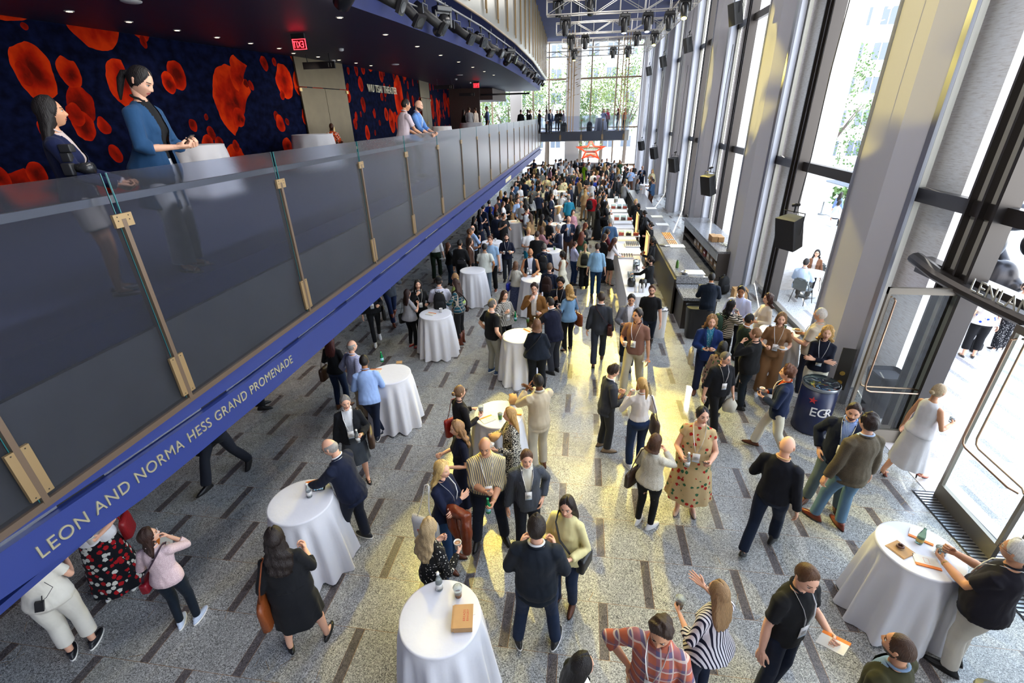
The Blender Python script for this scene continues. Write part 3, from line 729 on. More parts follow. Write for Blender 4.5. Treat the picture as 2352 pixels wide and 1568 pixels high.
# ------------------------------------------------------------------ floor
def floor_mat(name, base, dark, gloss):
    m, nt, b, out = newmat(name)
    tc = node(nt, 'ShaderNodeTexCoord'); P = tc.outputs['Object']; sx = node(nt, 'ShaderNodeSeparateXYZ'); lk(nt, P, sx.inputs[0]); X, Y = sx.outputs[:2]
    v = mth(nt, 'DIVIDE', mth(nt, 'ADD', Y, .188+6.6), .66); row = mth(nt, 'FLOOR', v); fy = mth(nt, 'FRACT', v)
    par = mth(nt, 'MODULO', row, 2.0)
    u = mth(nt, 'DIVIDE', mth(nt, 'ADD', mth(nt, 'ADD', X, -.382+22.2), mth(nt, 'MULTIPLY', mth(nt, 'SUBTRACT', 1.0, par), .555)), 1.11); fu = mth(nt, 'FRACT', u)
    strip = mth(nt, 'LESS_THAN', fu, .094)
    e1 = mth(nt, 'LESS_THAN', fy, .008)
    e2 = mth(nt, 'MAXIMUM', mth(nt, 'LESS_THAN', mth(nt, 'ABSOLUTE', mth(nt, 'SUBTRACT', fu, .094)), .003), mth(nt, 'LESS_THAN', fu, .003))
    brass = mth(nt, 'MAXIMUM', e1, e2)
    vo = node(nt, 'ShaderNodeTexVoronoi'); vo.inputs['Scale'].default_value = 125; lk(nt, P, vo.inputs['Vector'])
    sc = node(nt, 'ShaderNodeSeparateColor'); lk(nt, vo.outputs['Color'], sc.inputs[0])
    r = node(nt, 'ShaderNodeValToRGB'); r.color_ramp.interpolation = 'CONSTANT'; e = r.color_ramp.elements
    e[0].position = 0; e[0].color = (*[v*.30 for v in base], 1); e[1].position = .22; e[1].color = (*base, 1)
    for p, k in ((.52, 1.25), (.74, .62), (.87, 1.9)):
        q = e.new(p); q.color = (*[min(.8, v*k) for v in base], 1)
    lk(nt, sc.outputs[0], r.inputs[0])
    r2 = node(nt, 'ShaderNodeValToRGB'); r2.color_ramp.interpolation = 'CONSTANT'; e = r2.color_ramp.elements
    e[0].position = 0; e[0].color = (*[v*.35 for v in dark], 1); e[1].position = .3; e[1].color = (*dark, 1); q = e.new(.8); q.color = (*[v*1.7 for v in dark], 1)
    lk(nt, sc.outputs[1], r2.inputs[0])
    n = node(nt, 'ShaderNodeTexNoise'); n.inputs['Scale'].default_value = .7; n.inputs['Detail'].default_value = 3; lk(nt, P, n.inputs['Vector'])
    c = mixc(nt, strip, r.outputs[0], r2.outputs[0]); c = mixc(nt, mth(nt, 'MULTIPLY', n.outputs[0], .25), c, tuple(v*.6 for v in base))
    c = mixc(nt, brass, c, (.22, .13, .07)); lk(nt, c, b.inputs['Base Color'])
    n2 = node(nt, 'ShaderNodeTexNoise'); n2.inputs['Scale'].default_value = 3; n2.inputs['Detail'].default_value = 4; lk(nt, P, n2.inputs['Vector'])
    rr = node(nt, 'ShaderNodeMapRange'); rr.inputs[3].default_value = gloss; rr.inputs[4].default_value = gloss+.12; lk(nt, n2.outputs[0], rr.inputs[0]); lk(nt, rr.outputs[0], b.inputs['Roughness'])
    b.inputs['Specular IOR Level'].default_value = .5
    return m
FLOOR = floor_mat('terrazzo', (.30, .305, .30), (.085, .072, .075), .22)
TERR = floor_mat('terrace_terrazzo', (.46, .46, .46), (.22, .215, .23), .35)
BRASS = mat('brass_inlay', (.34, .22, .10), .35, .8)
mb = MB(); mb.quad((-11.4, -4, 0), (5.78, -4, 0), (5.78, 52, 0), (-11.4, 52, 0), 0)
for i in range(620):
    y = -1+22*rng.random()**1.3; x = rng.uniform(-6.5, 5.5); a = rng.random()*PI; L = rng.uniform(.07, .2)/2; w = .0022
    d = np.array([math.cos(a)*L, math.sin(a)*L, 0]); n = np.array([-math.sin(a)*w, math.cos(a)*w, 0]); c = np.array([x, y, .0008])
    mb.quad(c-d-n, c+d-n, c+d+n, c-d+n, 1)
structure('floor', mb, [FLOOR, BRASS])
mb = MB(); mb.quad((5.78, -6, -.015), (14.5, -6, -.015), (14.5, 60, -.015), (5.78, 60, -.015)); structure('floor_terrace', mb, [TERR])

# ------------------------------------------------------------------ window wall on the right
PAINT = mat('column_paint', (.50, .50, .55), .55, bump=.05, bscale=300)
JAMB = mat('jamb_paint', (.50, .48, .46), .5); STEEL = mat('brushed_trim', (.42, .44, .50), .3, .8); DKFR = mat('dark_bronze_frame', (.055, .048, .045), .35, .6)
LTFR = mat('pale_frame', (.56, .55, .49), .45, .3); MIDFR = mat('window_bronze', (.20, .175, .14), .4, .5)
def trav():
    m, nt, b, out = newmat('travertine'); tc = node(nt, 'ShaderNodeTexCoord'); mp = node(nt, 'ShaderNodeMapping'); mp.inputs['Scale'].default_value = (2.2, 2.2, 26)
    lk(nt, tc.outputs['Object'], mp.inputs[0]); n = node(nt, 'ShaderNodeTexNoise'); n.inputs['Scale'].default_value = 2.2; n.inputs['Detail'].default_value = 8; n.inputs['Roughness'].default_value = .7
    lk(nt, mp.outputs[0], n.inputs['Vector']); r = node(nt, 'ShaderNodeValToRGB'); e = r.color_ramp.elements
    e[0].position = .30; e[0].color = (.42, .34, .29, 1); e[1].position = .46; e[1].color = (.66, .61, .57, 1); q = e.new(.7); q.color = (.78, .75, .73, 1)
    lk(nt, n.outputs[0], r.inputs[0]); lk(nt, r.outputs[0], b.inputs['Base Color']); b.inputs['Roughness'].default_value = .8
    bp = node(nt, 'ShaderNodeBump'); bp.inputs['Strength'].default_value = .3; lk(nt, n.outputs[0], bp.inputs['Height']); lk(nt, bp.outputs[0], b.inputs['Normal']); return m
TRAV = trav()
def glass_mat(name, tint, gl, rough=.0):
    m = bpy.data.materials.new(name); m.use_nodes = True; nt = m.node_tree; nt.nodes.clear(); out = node(nt, 'ShaderNodeOutputMaterial')
    t = node(nt, 'ShaderNodeBsdfTransparent'); t.inputs[0].default_value = (*tint, 1); g = node(nt, 'ShaderNodeBsdfGlossy'); g.inputs['Roughness'].default_value = rough
    lw = node(nt, 'ShaderNodeLayerWeight'); lw.inputs[0].default_value = .5; mx = node(nt, 'ShaderNodeMixShader')
    lk(nt, mth(nt, 'MULTIPLY', mth(nt, 'MULTIPLY_ADD', mth(nt, 'POWER', lw.outputs[1], 5.0), .9, .05), gl), mx.inputs[0]); lk(nt, t.outputs[0], mx.inputs[1]); lk(nt, g.outputs[0], mx.inputs[2]); lk(nt, mx.outputs[0], out.inputs[0]); return m
WGL = glass_mat('window_glass', (.95, .97, .96), .35)
DGL = glass_mat('door_glass', (.84, .91, .89), .8)
GX = 5.78; NC = 7; PY = 6.63; Y0 = 9.92
cols = [Y0+PY*k for k in range(-2, 7)]
for i, yc in enumerate(cols):
    mb = MB(); plan = [(GX+.1, yc+.02), (4.98, yc), (4.96, yc-.98), (5.24, yc-1.30), (5.30, yc-1.22), (GX+.1, yc-.30)]
    mb.prism(plan, 0, 11.2, 2, 0)
    c = structure('column', mb, [PAINT])
    mb = MB(); mb.prism([(4.985, yc+.03), (4.945, yc+.03), (4.945, yc-.015), (4.985, yc-.015)], 0, 11.2, 2, 0); mb.prism([(5.20, yc-1.275), (5.235, yc-1.345), (5.29, yc-1.345), (5.26, yc-1.275)], 0, 11.2, 2, 0)
    mb.build('column_trim', [STEEL], c)
    mb = MB(); mb.box((5.02, yc+.02, 0), (GX, yc+.10, 11.2)); mb.build('column_jamb', [JAMB], c)
    mb = MB(); mb.prism([(6.0, yc-1.25), (7.05, yc-1.05), (7.05, yc-.25), (6.0, yc-.05)], -.5, 13, 2, 0); structure('wall_pier', mb, [TRAV])
for i in range(len(cols)-1):
    y0, y1 = cols[i]+.10, cols[i+1]-1.30        # one bay
    w = mkobj('window_%d' % (i+1), None, kind='structure')
    door = (i == 1)
    zt, zm = 8.16, 3.9
    mb = MB()
    for z in (zm, zt): mb.box((GX-.09, y0, z-.11), (GX+.05, y1+.95, z+.11), 0)
    mb.box((GX-.05, y1+.66, 0), (GX+.05, y1+.76, 11.2), 1); mb.box((GX-.06, y1+.76, 0), (GX+.05, y1+.80, 11.2), 0)
    mb.box((GX-.07, y0, 10.9), (GX+.05, y1+.01, 11.2), 0)
    if not door: mb.box((GX-.06, y0, 0), (GX+.06, y1, .14), 2)
    mb.build('window_frame', [DKFR, LTFR, MIDFR], w)
    mb = MB()   # stacked mullion group
    for a, b_, x0, k in ((.72, .62, .16, 0), (.62, .40, .02, 1), (.40, .33, .12, 0), (.33, .18, .0, 1), (.18, .12, .10, 0)):
        mb.box((GX-.05-x0, y0+1.15+a-1.0, 0), (GX+.06, y0+1.15+b_-1.0, 11.2), k)
    mb2 = MB()
    for a, b_, x0, k in ((.0, .06, .16, 0), (.06, .33, .02, 1), (.33, .37, .12, 0), (.37, .62, .0, 1), (.62, .66, .1, 0)):
        mb2.box((GX-.05-x0, y1-.02-1.28+a, 0), (GX+.06, y1-.02-1.28+b_, 11.2), k)
    mb2.build('window_mullion', [DKFR, LTFR, MIDFR], w)
    mb = MB()
    for za, zb in ((.14 if not door else 3.0, zm-.11), (zm+.11, zt-.11), (zt+.11, 10.9)): mb.quad((GX, y0, za), (GX, y1+.9, za), (GX, y1+.9, zb), (GX, y0, zb))
    mb.build('window_glass', [WGL], w)

# entrance: header with raised lettering, two open leaves
LETT = mat('cast_letter', (.62, .60, .50), .35, .6)
def text_obj(name, s, size, M, m, parent=None, ext=.004, sx=1.0, **tags):
    cu = bpy.data.curves.new(name, 'FONT'); cu.body = s; cu.size = size; cu.extrude = ext; cu.materials.append(m); cu.align_x = 'LEFT'; cu.space_character = 1.08
    o = bpy.data.objects.new('t', cu); COL.objects.link(o); dg = bpy.context.evaluated_depsgraph_get(); me = bpy.data.meshes.new_from_object(o.evaluated_get(dg)); bpy.data.objects.remove(o)
    me.transform(Matrix.Diagonal((sx, 1, 1, 1))); me.transform(M); return mkobj(name, me, parent, **tags)
hd = mkobj('door_header', None, kind='structure')
mb = MB(); y0, y1 = cols[1]+.1, cols[2]-1.3; P = []
for i in range(9):
    q = i/8; P.append((GX-.28, y1-.05-(y1-y0-.05)*q, 2.78+.16*math.exp(-q*9)))
mb.tube([(p[0]+.1, p[1], p[2]+.03) for p in P], .12, 10, flat=.8); mb.box((GX-.1, y0, 2.72), (GX+.1, y1, 2.98)); mb.build('header_beam', [DKFR], hd)
text_obj('header_lettering', 'LENLAND PET', .26, Matrix(((0, 0, -1, GX-.28), (-1, 0, 0, 7.15), (0, 1, 0, 2.90), (0, 0, 0, 1))), LETT, hd)
def leaf(name, X, w, h=2.82):
    d = mkobj(name, None, kind='structure'); mb = MB()
    mb.box((0, -.025, 0), (.045, .025, h)); mb.box((w-.045, -.025, 0), (w, .025, h)); mb.box((0, -.028, 0), (w, .028, .26)); mb.box((0, -.028, h-.1), (w, .028, h)); mb.build('door_frame', [MIDFR], d)
    mb = MB(); mb.quad((.045, 0, .26), (w-.045, 0, .26), (w-.045, 0, h-.1), (.045, 0, h-.1)); mb.build('door_pane', [DGL], d)
    mb = MB()
    for s in (-1, 1):
        mb.tube([(.10, s*.03, 2.66), (.10, s*.08, 2.64), (.10, s*.08, 1.15), (.13, s*.08, 1.07), (.2, s*.08, 1.04), (w-.2, s*.08, 1.04), (w-.1, s*.03, 1.04)], .014, 8)
    mb.build('door_handle', [mat('handle_bronze', (.42, .27, .18), .28, .9)], d, smooth=True)
    d.matrix_world = X; return d
leaf('door_1', Matrix.Translation((4.64, 7.42, 0)), 1.1)
leaf('door_2', Matrix.Translation((5.42, 6.12, 0)) @ Matrix.Rotation(R_(-92), 4, 'Z'), 1.15)
leaf('door_3', Matrix.Translation((5.5, 4.9, 0)) @ Matrix.Rotation(R_(-90), 4, 'Z'), 1.15)
mb = MB(); mb.box((5.15, 2.2, .001), (5.7, 6.2, .012), 0)
for i in range(70): mb.box((5.16, 2.2+i*.057, .012), (5.56, 2.2+i*.057+.03, .02), 1)
structure('trim_grate', mb, [mat('grate_dark', (.02, .02, .022), .6), mat('grate_steel', (.33, .34, .36), .35, .8)])
mb = MB(); mb.box((5.35, 4.6, .0), (5.9, 8.1, .006)); structure('trim_threshold', mb, [mat('threshold_stone', (.48, .44, .42), .5, var=.2, vscale=3)])

# ------------------------------------------------------------------ far end wall
mb = MB()
mb.box((-12, 50, 11.05), (6, 50.4, 12), 0); mb.box((-1.9, 49.7, 0), (-.55, 50.3, 11.2), 0); mb.box((4.9, 49.7, 0), (5.9, 50.3, 11.2), 0); mb.box((-7.2, 49.7, 0), (-6.1, 50.3, 11.2), 0); mb.box((-12, 49.7, 0), (-10.4, 50.3, 11.2), 0)
structure('wall_far', mb, [mat('end_wall_paint', (.62, .59, .56), .6)])
we = mkobj('window_10', None, kind='structure'); mb = MB()
for x in (.42, 2.7, -3.5, -5.0, -9.0): mb.box((x-.06, 49.85, 0), (x+.06, 50.1, 11.1))
for z in (8.17, 4.0): mb.box((-10.4, 49.88, z-.07), (4.9, 50.1, z+.07))
mb.box((-10.4, 49.75, .55), (4.9, 50.1, .74)); mb.build('window_frame', [mat('end_bronze', (.28, .20, .13), .4, .4)], we)
mb = MB(); mb.quad((-10.4, 50, 0), (4.9, 50, 0), (4.9, 50, 11.1), (-10.4, 50, 11.1)); mb.build('window_glass', [WGL], we)

# ------------------------------------------------------------------ high ceiling and roof
NAVY = mat('ceiling_navy', (.030, .036, .12), .8, var=.15, vscale=1.5)
mb = MB(); mb.quad((-4.0, -6, 11.2), (-4.0, 52, 11.2), (6.2, 52, 11.2), (6.2, -6, 11.2)); mb.box((-.6, 8, 10.9), (.9, 46, 11.19)); mb.quad((-12.5, -6, 11.9), (-12.5, 52, 11.9), (6.3, 52, 11.9), (6.3, -6, 11.9))
structure('ceiling', mb, [NAVY])
mb = MB(); mb.box((-12.5, -6.2, -.2), (6, -6, 12)); structure('wall_near', mb, [mat('rear_wall', (.10, .11, .17), .8)])

# ------------------------------------------------------------------ balcony
BZ = 3.90; GXB = -3.72
CARP = mat('balcony_carpet', (.020, .030, .085), .9, bump=.3, bscale=200); FASC = mat('fascia_blue', (.014, .028, .15), .45, bump=.12, bscale=350)
SLOT = mat('slot_chrome', (.50, .52, .56), .12, .9); CLAD = mat('slab_bronze_cladding', (.155, .140, .125), .45, .35, var=.35, vscale=1.3)
mb = MB(); mb.box((-11.5, -4, 3.3), (GXB-.10, 47.5, BZ)); structure('floor_balcony', mb, [CARP])
mb = MB(); mb.box((GXB-.09, -4, 2.92), (GXB-.04, 43.3, 3.66)); mb.box((GXB-.12, -4, 2.86), (GXB+.03, 43.3, 2.915), 1); structure('trim_cladding', mb, [CLAD, mat('rail_channel', (.16, .115, .085), .4, .6)])
YF = [-4, 1.5, 2.0, 2.6, 3.3, 4.2, 6, 10, 43.3]; ZB = [2.52, 2.505, 2.43, 2.36, 2.33, 2.30, 2.28, 2.26, 2.25]; ZS = [2.83, 2.80, 2.765, 2.72, 2.68, 2.64, 2.62, 2.62, 2.62]
def band(f0, f1, x0, x1, n0=0):
    mb = MB(); V = []
    for y, a, b in zip(YF, f0, f1): V += [(x0, y, a), (x1, y, a), (x1, y, b), (x0, y, b)]
    mb.add(V, [(4*i+k, 4*i+(k+1) % 4, 4*i+4+(k+1) % 4, 4*i+4+k) for i in range(len(YF)-1) for k in range(4)]); return mb
structure('trim_fascia', band([z+.05 for z in ZS], [2.90]*9, GXB-.12, GXB), [FASC]); structure('trim_fascia', band(ZB, ZS, GXB-.12, GXB+.02), [FASC])
mb = MB(); mb.box((-11.4, -4, 2.30), (GXB-.12, 47, 2.36)); structure('trim_soffit', mb, [FASC])
structure('trim_slot', band([z-.01 for z in ZS], [z+.06 for z in ZS], GXB-.2, GXB-.06), [mat('slot_dark', (.01, .01, .012), .5)])
for i in range(30):
    mb = MB(); y = -.4+i*1.42; za, zb = float(np.interp(y, YF, ZS)), float(np.interp(y+1.05, YF, ZS)); mb.add([(GXB-.04, y, za+.006), (GXB-.04, y+1.05, zb+.006), (GXB-.04, y+1.05, zb+.044), (GXB-.04, y, za+.044)], [(0, 1, 2, 3)]); structure('trim_diffuser', mb, [SLOT])
ds_ = thing('donor_sign', 'raised gilt letters naming the promenade on the blue balcony fascia', 'lettering')
y_ = 1.80
for w_ in 'LEON AND NORMA HESS GRAND PROMENADE'.split():
    o = text_obj('lettering', w_, .155, Matrix(((0, 0, 1, GXB+.021), (1, 0, 0, y_), (-.036, 1, 0, 2.55-.036*(y_-1.80)), (0, 0, 0, 1))), mat('gilt_letter', (.62, .58, .40), .3, .7), ds_, .008, .89)
    y_ = max(v.co.y for v in o.data.vertices)+.058
mb = MB(); mb.box((0, -.9, -.085), (.012, .9, .085))
for k in range(11): mb.box((.012, -.82+k*.155, -.06), (.016, -.82+k*.155+.05, .06), 1)
o = mb.build('wayfinding_panel', [mat('pale_panel_gold', (.50, .46, .32), .5), mat('panel_mark', (.62, .58, .46), .5)], label='small pale gold panel on the blue fascia above the crowd', category='sign'); q_ = atx(1168, 419, GXB+.03); o.location = (GXB+.02, q_[1], 2.42)
def frost():
    m = bpy.data.materials.new('frosted_glass'); m.use_nodes = True; nt = m.node_tree; nt.nodes.clear(); out = node(nt, 'ShaderNodeOutputMaterial')
    g = node(nt, 'ShaderNodeBsdfRefraction'); g.inputs['Roughness'].default_value = .22; g.inputs['IOR'].default_value = 1.12; g.inputs[0].default_value = (.80, .84, .93, 1)
    d = node(nt, 'ShaderNodeBsdfDiffuse'); d.inputs[0].default_value = (.42, .44, .50, 1); gl = node(nt, 'ShaderNodeBsdfGlossy'); gl.inputs['Roughness'].default_value = .32
    tr = node(nt, 'ShaderNodeBsdfTranslucent'); tr.inputs[0].default_value = (.5, .52, .58, 1)
    m0 = node(nt, 'ShaderNodeMixShader'); m0.inputs[0].default_value = .4; lk(nt, d.outputs[0], m0.inputs[1]); lk(nt, tr.outputs[0], m0.inputs[2])
    m1 = node(nt, 'ShaderNodeMixShader'); m1.inputs[0].default_value = .07; lk(nt, g.outputs[0], m1.inputs[1]); lk(nt, m0.outputs[0], m1.inputs[2])
    fr = node(nt, 'ShaderNodeLayerWeight'); fr.inputs[0].default_value = .45; m2 = node(nt, 'ShaderNodeMixShader'); lk(nt, mth(nt, 'MULTIPLY', mth(nt, 'POWER', fr.outputs[1], 4.5), 1.3), m2.inputs[0])
    lk(nt, m1.outputs[0], m2.inputs[1]); lk(nt, gl.outputs[0], m2.inputs[2]); lk(nt, m2.outputs[0], out.inputs[0]); return m
FROST = frost(); EDGE = mat('glass_edge', (.02, .16, .17), .15); BRZ = mat('bracket_bronze', (.36, .25, .13), .42, .7); POST = mat('post_bronze', (.17, .12, .085), .4, .6)
HND = mat('handrail_bronze', (.22, .20, .18), .35, .6)
PY_ = [-.3, 2.0, 3.37, 5.58, 7.9, 10.12, 12.5, 15.0]; 
while PY_[-1] < 41: PY_.append(PY_[-1]+2.35)
PY_.append(43.4)
def panel(a, b, z0=2.90, z1=4.97, label=None, up=False):
    """glass panel between posts a->b (xy), with its clamps"""
    a = np.array([*a, 0.]); b = np.array([*b, 0.]); d = b-a; L = np.linalg.norm(d); ang = math.atan2(d[1], d[0]); X = T(*a, rz=ang)
    r = thing('glass_balustrade', label, 'balustrade', (0, 0, 0), 0, 'glass balustrade sections')
    mb = MB(); mb.box((.028, -.006, z0), (L-.028, .006, z1), 0, X); fp = mb.build('frosted_pane', [FROST], r)
    for x in (.022, L-.028): mb = MB(); mb.box((x, -.006, z0), (x+.006, .006, z1), 0, X); mb.build('glass_edge', [EDGE], fp)
    return r
def railing_post(p, ang, z0, z1, label, up=False):
    r = thing('railing_post', label, 'post', (*p, 0), ang, 'bronze balustrade posts'); h = z1-z0
    mb = MB(); mb.box((-.02, -.035, z0-.0), (.02, .055, z0+h*.83)); pb_ = mb.build('post_bar', [POST], r)
    for s in (-1, 1):
        for za, zb, w in ((z0+.06, z0+.46, .075), (z0+h*.80, z0+h*.85, .085)):
            mb = MB(); mb.box((.0 if s > 0 else -w, -.034, za), (w if s > 0 else 0, -.010, zb))
            for zz in (za+.02 if zb-za > .2 else (za+zb)/2, zb-.02): mb.ball((s*w*.6, -.034, zz), (.006, .003, .006), 1, nu=6, nv=4)
            mb.build('clamp', [BRZ, mat('screw', (.05, .04, .03), .4, .8)], pb_)
    return r
for i in range(len(PY_)-1):
    nm = ('nearest the camera' if i == 1 else ['first', 'second', 'third', 'fourth', 'fifth', 'sixth', 'seventh', 'eighth', 'ninth', 'tenth', 'eleventh', 'twelfth', 'thirteenth', 'fourteenth', 'fifteenth', 'sixteenth', 'seventeenth', 'eighteenth', 'nineteenth', 'twentieth'][i]+' along the balcony')
    panel((GXB, PY_[i]), (GXB, PY_[i+1]), label='frosted glass balustrade panel, '+nm)
    if i: railing_post((GXB, PY_[i]), PI/2, 2.90, 4.97, 'bronze clamp post in front of the balcony glass, '+nm.replace('nearest the camera', 'close to the camera'))
mb = MB(); mb.box((GXB-.13, -4, 4.73), (GXB-.09, 43.4, 4.79)); mb.build('handrail', [HND], label='flat bronze handrail behind the balcony glass', category='handrail')
# bridge across the far end
mb = MB(); mb.box((-3.8, 43.5, 3.3), (3.5, 47.0, 3.9)); structure('floor_bridge', mb, [CARP])
mb = MB(); pts = [(-3.72, 43.38), (3.3, 43.38), (3.58, 43.5), (3.7, 43.8), (3.7, 47)]
for a, b in zip(pts, pts[1:]):
    L = math.dist(a, b); mb.box((0, -.03, 3.15), (L, .02, 3.92), 0, T(*a, rz=math.atan2(b[1]-a[1], b[0]-a[0])))
structure('trim_bridge', mb, [mat('bridge_metal', (.42, .40, .37), .35, .5)])
xs = [-3.72, -2.05, -.3, 1.45, 3.2, 3.62]
for i in range(5): panel((xs[i], 43.3), (xs[i+1], 43.3 if i < 4 else 43.62), 3.2, 5.08, 'frosted glass panel of the far bridge, '+['beside the balcony', 'in front of the grey rucksack', 'above the red star', 'in front of the white table', 'at its rounded end'][i])
for i in range(1, 5): railing_post((xs[i], 43.28), 0, 3.2, 5.08, 'clamp post on the far bridge, '+['first', 'second', 'third', 'fourth'][i-1]+' from the balcony')

# ------------------------------------------------------------------ wall behind the balcony: dark blue with red petals
def petal_mat():
    m, nt, b, out = newmat('petal_mural'); tc = node(nt, 'ShaderNodeTexCoord'); P = tc.outputs['UV']
    n0 = node(nt, 'ShaderNodeTexNoise'); n0.inputs['Scale'].default_value = 2.2; lk(nt, P, n0.inputs['Vector'])
    col = None; bg = node(nt, 'ShaderNodeTexNoise'); bg.inputs['Scale'].default_value = 5; bg.inputs['Detail'].default_value = 6; lk(nt, P, bg.inputs['Vector'])
    rb = node(nt, 'ShaderNodeValToRGB'); e = rb.color_ramp.elements; e[0].position = .35; e[0].color = (.0015, .002, .010, 1); e[1].position = .75; e[1].color = (.005, .009, .040, 1); lk(nt, bg.outputs[0], rb.inputs[0])
    col = rb.outputs[0]
    for sc, off, thr, rd in ((.62, 0.0, .40, .75), (1.15, 5.3, .36, .8), (1.7, 11.7, .30, .7)):
        mp = node(nt, 'ShaderNodeMapping'); mp.inputs['Location'].default_value = (off, off*.7, 0); mp.inputs['Scale'].default_value = (1, .72, 1); lk(nt, P, mp.inputs[0])
        ad = node(nt, 'ShaderNodeVectorMath'); ad.operation = 'MULTIPLY_ADD'; ad.inputs[1].default_value = (.16, .16, 0); lk(nt, n0.outputs['Color'], ad.inputs[0]); lk(nt, mp.outputs[0], ad.inputs[2])
        v = node(nt, 'ShaderNodeTexVoronoi'); v.voronoi_dimensions = '2D'; v.inputs['Scale'].default_value = sc; v.inputs['Randomness'].default_value = .9; lk(nt, ad.outputs[0], v.inputs['Vector'])
        hs = node(nt, 'ShaderNodeSeparateColor'); lk(nt, v.outputs['Color'], hs.inputs[0])
        rr = mth(nt, 'MULTIPLY', hs.outputs[0], thr); f = mth(nt, 'MULTIPLY', mth(nt, 'LESS_THAN', v.outputs['Distance'], mth(nt, 'ADD', rr, .08)), mth(nt, 'GREATER_THAN', hs.outputs[1], .52))
        pn = node(nt, 'ShaderNodeTexNoise'); pn.inputs['Scale'].default_value = 3.5; pn.inputs['Detail'].default_value = 5; lk(nt, ad.outputs[0], pn.inputs['Vector'])
        g = mth(nt, 'ADD', mth(nt, 'MULTIPLY', v.outputs['Distance'], 1.2), mth(nt, 'MULTIPLY', mth(nt, 'SUBTRACT', pn.outputs[0], .5), .9))
        rp = node(nt, 'ShaderNodeValToRGB'); e = rp.color_ramp.elements; e[0].position = .0; e[0].color = (.09, .004, .002, 1); e[1].position = .55; e[1].color = (.62, .035, .003, 1)
        q = e.new(.28); q.color = (.36, .010, .002, 1); lk(nt, g, rp.inputs[0]); col = mixc(nt, f, col, rp.outputs[0])
    lk(nt, col, b.inputs['Base Color']); b.inputs['Roughness'].default_value = .8; b.inputs['Specular IOR Level'].default_value = .04; return m
wp = [(-12.2, -5), (-11.6, 3.5), (-10.95, 9.0), (-10.5, 12.3), (-9.6, 17.4), (-9.34, 20.0), (-9.3, 25), (-9.75, 31.5), (-10.6, 40)]
def wallx(y): return float(np.interp(y, [p[1] for p in wp], [p[0] for p in wp]))
ys = list(np.arange(-5, 40.1, 1.0)); V = []; F = []; UVs = []
for y in ys: V += [(wallx(y), y, BZ), (wallx(y), y, 7.25)]
F = [(2*i, 2*i+2, 2*i+3, 2*i+1) for i in range(len(ys)-1)]
me = mkmesh('wall_left', V, F, [0]*len(F), [petal_mat()], False); uv = me.uv_layers.new(name='UVMap')
for p in me.polygons:
    for li in p.loop_indices:
        v = me.vertices[me.loops[li].vertex_index].co; uv.data[li].uv = (v.y, v.z)
mkobj('wall_left', me, kind='structure')
mb = MB(); mb.box((-12.2, 40, BZ), (-8.2, 40.3, 7.25)); mb.box((-12.2, 40.3, 6.4), (-7.2, 47, 7.2)); structure('wall_back', mb, [mat('brown_stone', (.06, .035, .03), .6, var=.5, vscale=20)])
mb = MB(); mb.box((-11.5, -4, 0), (-11.3, 48, 3.3)); structure('wall_under', mb, [mat('lobby_wall', (.12, .11, .11), .7)])
DOORB = mat('bronze_door', (.17, .135, .085), .35, .7, var=.15, vscale=3)
for n, (ya, yb, lab) in enumerate(((16.8, 19.6, 'a'), (29.6, 32.0, 'b'))):
    d = mkobj('door_%d' % (4+n), None, kind='structure'); xa, xb = wallx(ya)+.05, wallx(yb)+.05; L = math.dist((xa, ya), (xb, yb)); X = T(xa, ya, BZ, rz=math.atan2(yb-ya, xb-xa))
    mb = MB(); mb.box((0, -.03, 2.45), (L, .03, 3.33), 0, X); mb.build('door_transom', [DOORB], d)
    for k in (0, 1):
        mb = MB(); mb.box((L/2*k+.01, -.05, 0), (L/2*(k+1)-.01, .0, 2.42), 0, X); q = mb.build('door_panel', [DOORB], d)
        mb = MB(); mb.box((L/2-.12+.16*k, -.09, 1.0), (L/2-.04+.16*k, -.05, 1.16), 0, X); mb.build('door_lock', [mat('brass_lock', (.7, .5, .22), .3, .9)], d)
    mb = MB()
    for x in (0, L):
        for z in (.3, 2.3): mb.box((x-.06, -.08, z), (x+.06, -.04, z+.1), 0, X)
    mb.build('door_hinge', [mat('brass_lock', (.7, .5, .22), .3, .9)], d)
# balcony ceiling, its curved edge, then the tier above
def fasx(y): return float(np.interp(y, [-6, 0, 4, 8, 12.5, 14.4, 17, 22.6, 30.2, 48.7, 52], [-6.4, -5.2, -4.6, -4.1, -3.55, -3.4, -3.2, -3.03, -3.05, -3.6, -3.8]))
CEIL = mat('soffit_navy', (.012, .014, .042), .5, var=.2, vscale=2)
ys = list(np.arange(-6, 48.1, 1.5)); V = []; F = []
for y in ys: V += [(-12.4, y, 7.22), (fasx(y)-.62, y, 7.22), (fasx(y)-.50, y, 8.0), (fasx(y)-.02, y, 8.0)]
for i in range(len(ys)-1):
    for k in range(3): F.append((4*i+k, 4*i+4+k, 4*i+5+k, 4*i+1+k))
me = mkmesh('ceiling_balcony', V, F, [0 if i % 3 == 0 else 1 for i in range(len(F))], [CEIL, mat('cove_blue', (.02, .03, .13), .7)], False); mkobj('ceiling_balcony', me, kind='structure')
TIER = mat('tier_panel', (.30, .31, .29), .30, .55, var=.18, vscale=.8)
V = []; F = []
for y in ys: V += [(fasx(y)-.04, y, 7.98), (fasx(y), y, 7.98), (fasx(y), y, 11.2), (fasx(y)-.04, y, 11.2)]
for i in range(len(ys)-1):
    for k in range(4): F.append((4*i+k, 4*i+(k+1) % 4, 4*i+4+(k+1) % 4, 4*i+4+k))
mkobj('wall_tier', mkmesh('wall_tier', V, F, [0]*len(F), [TIER], False), kind='structure')
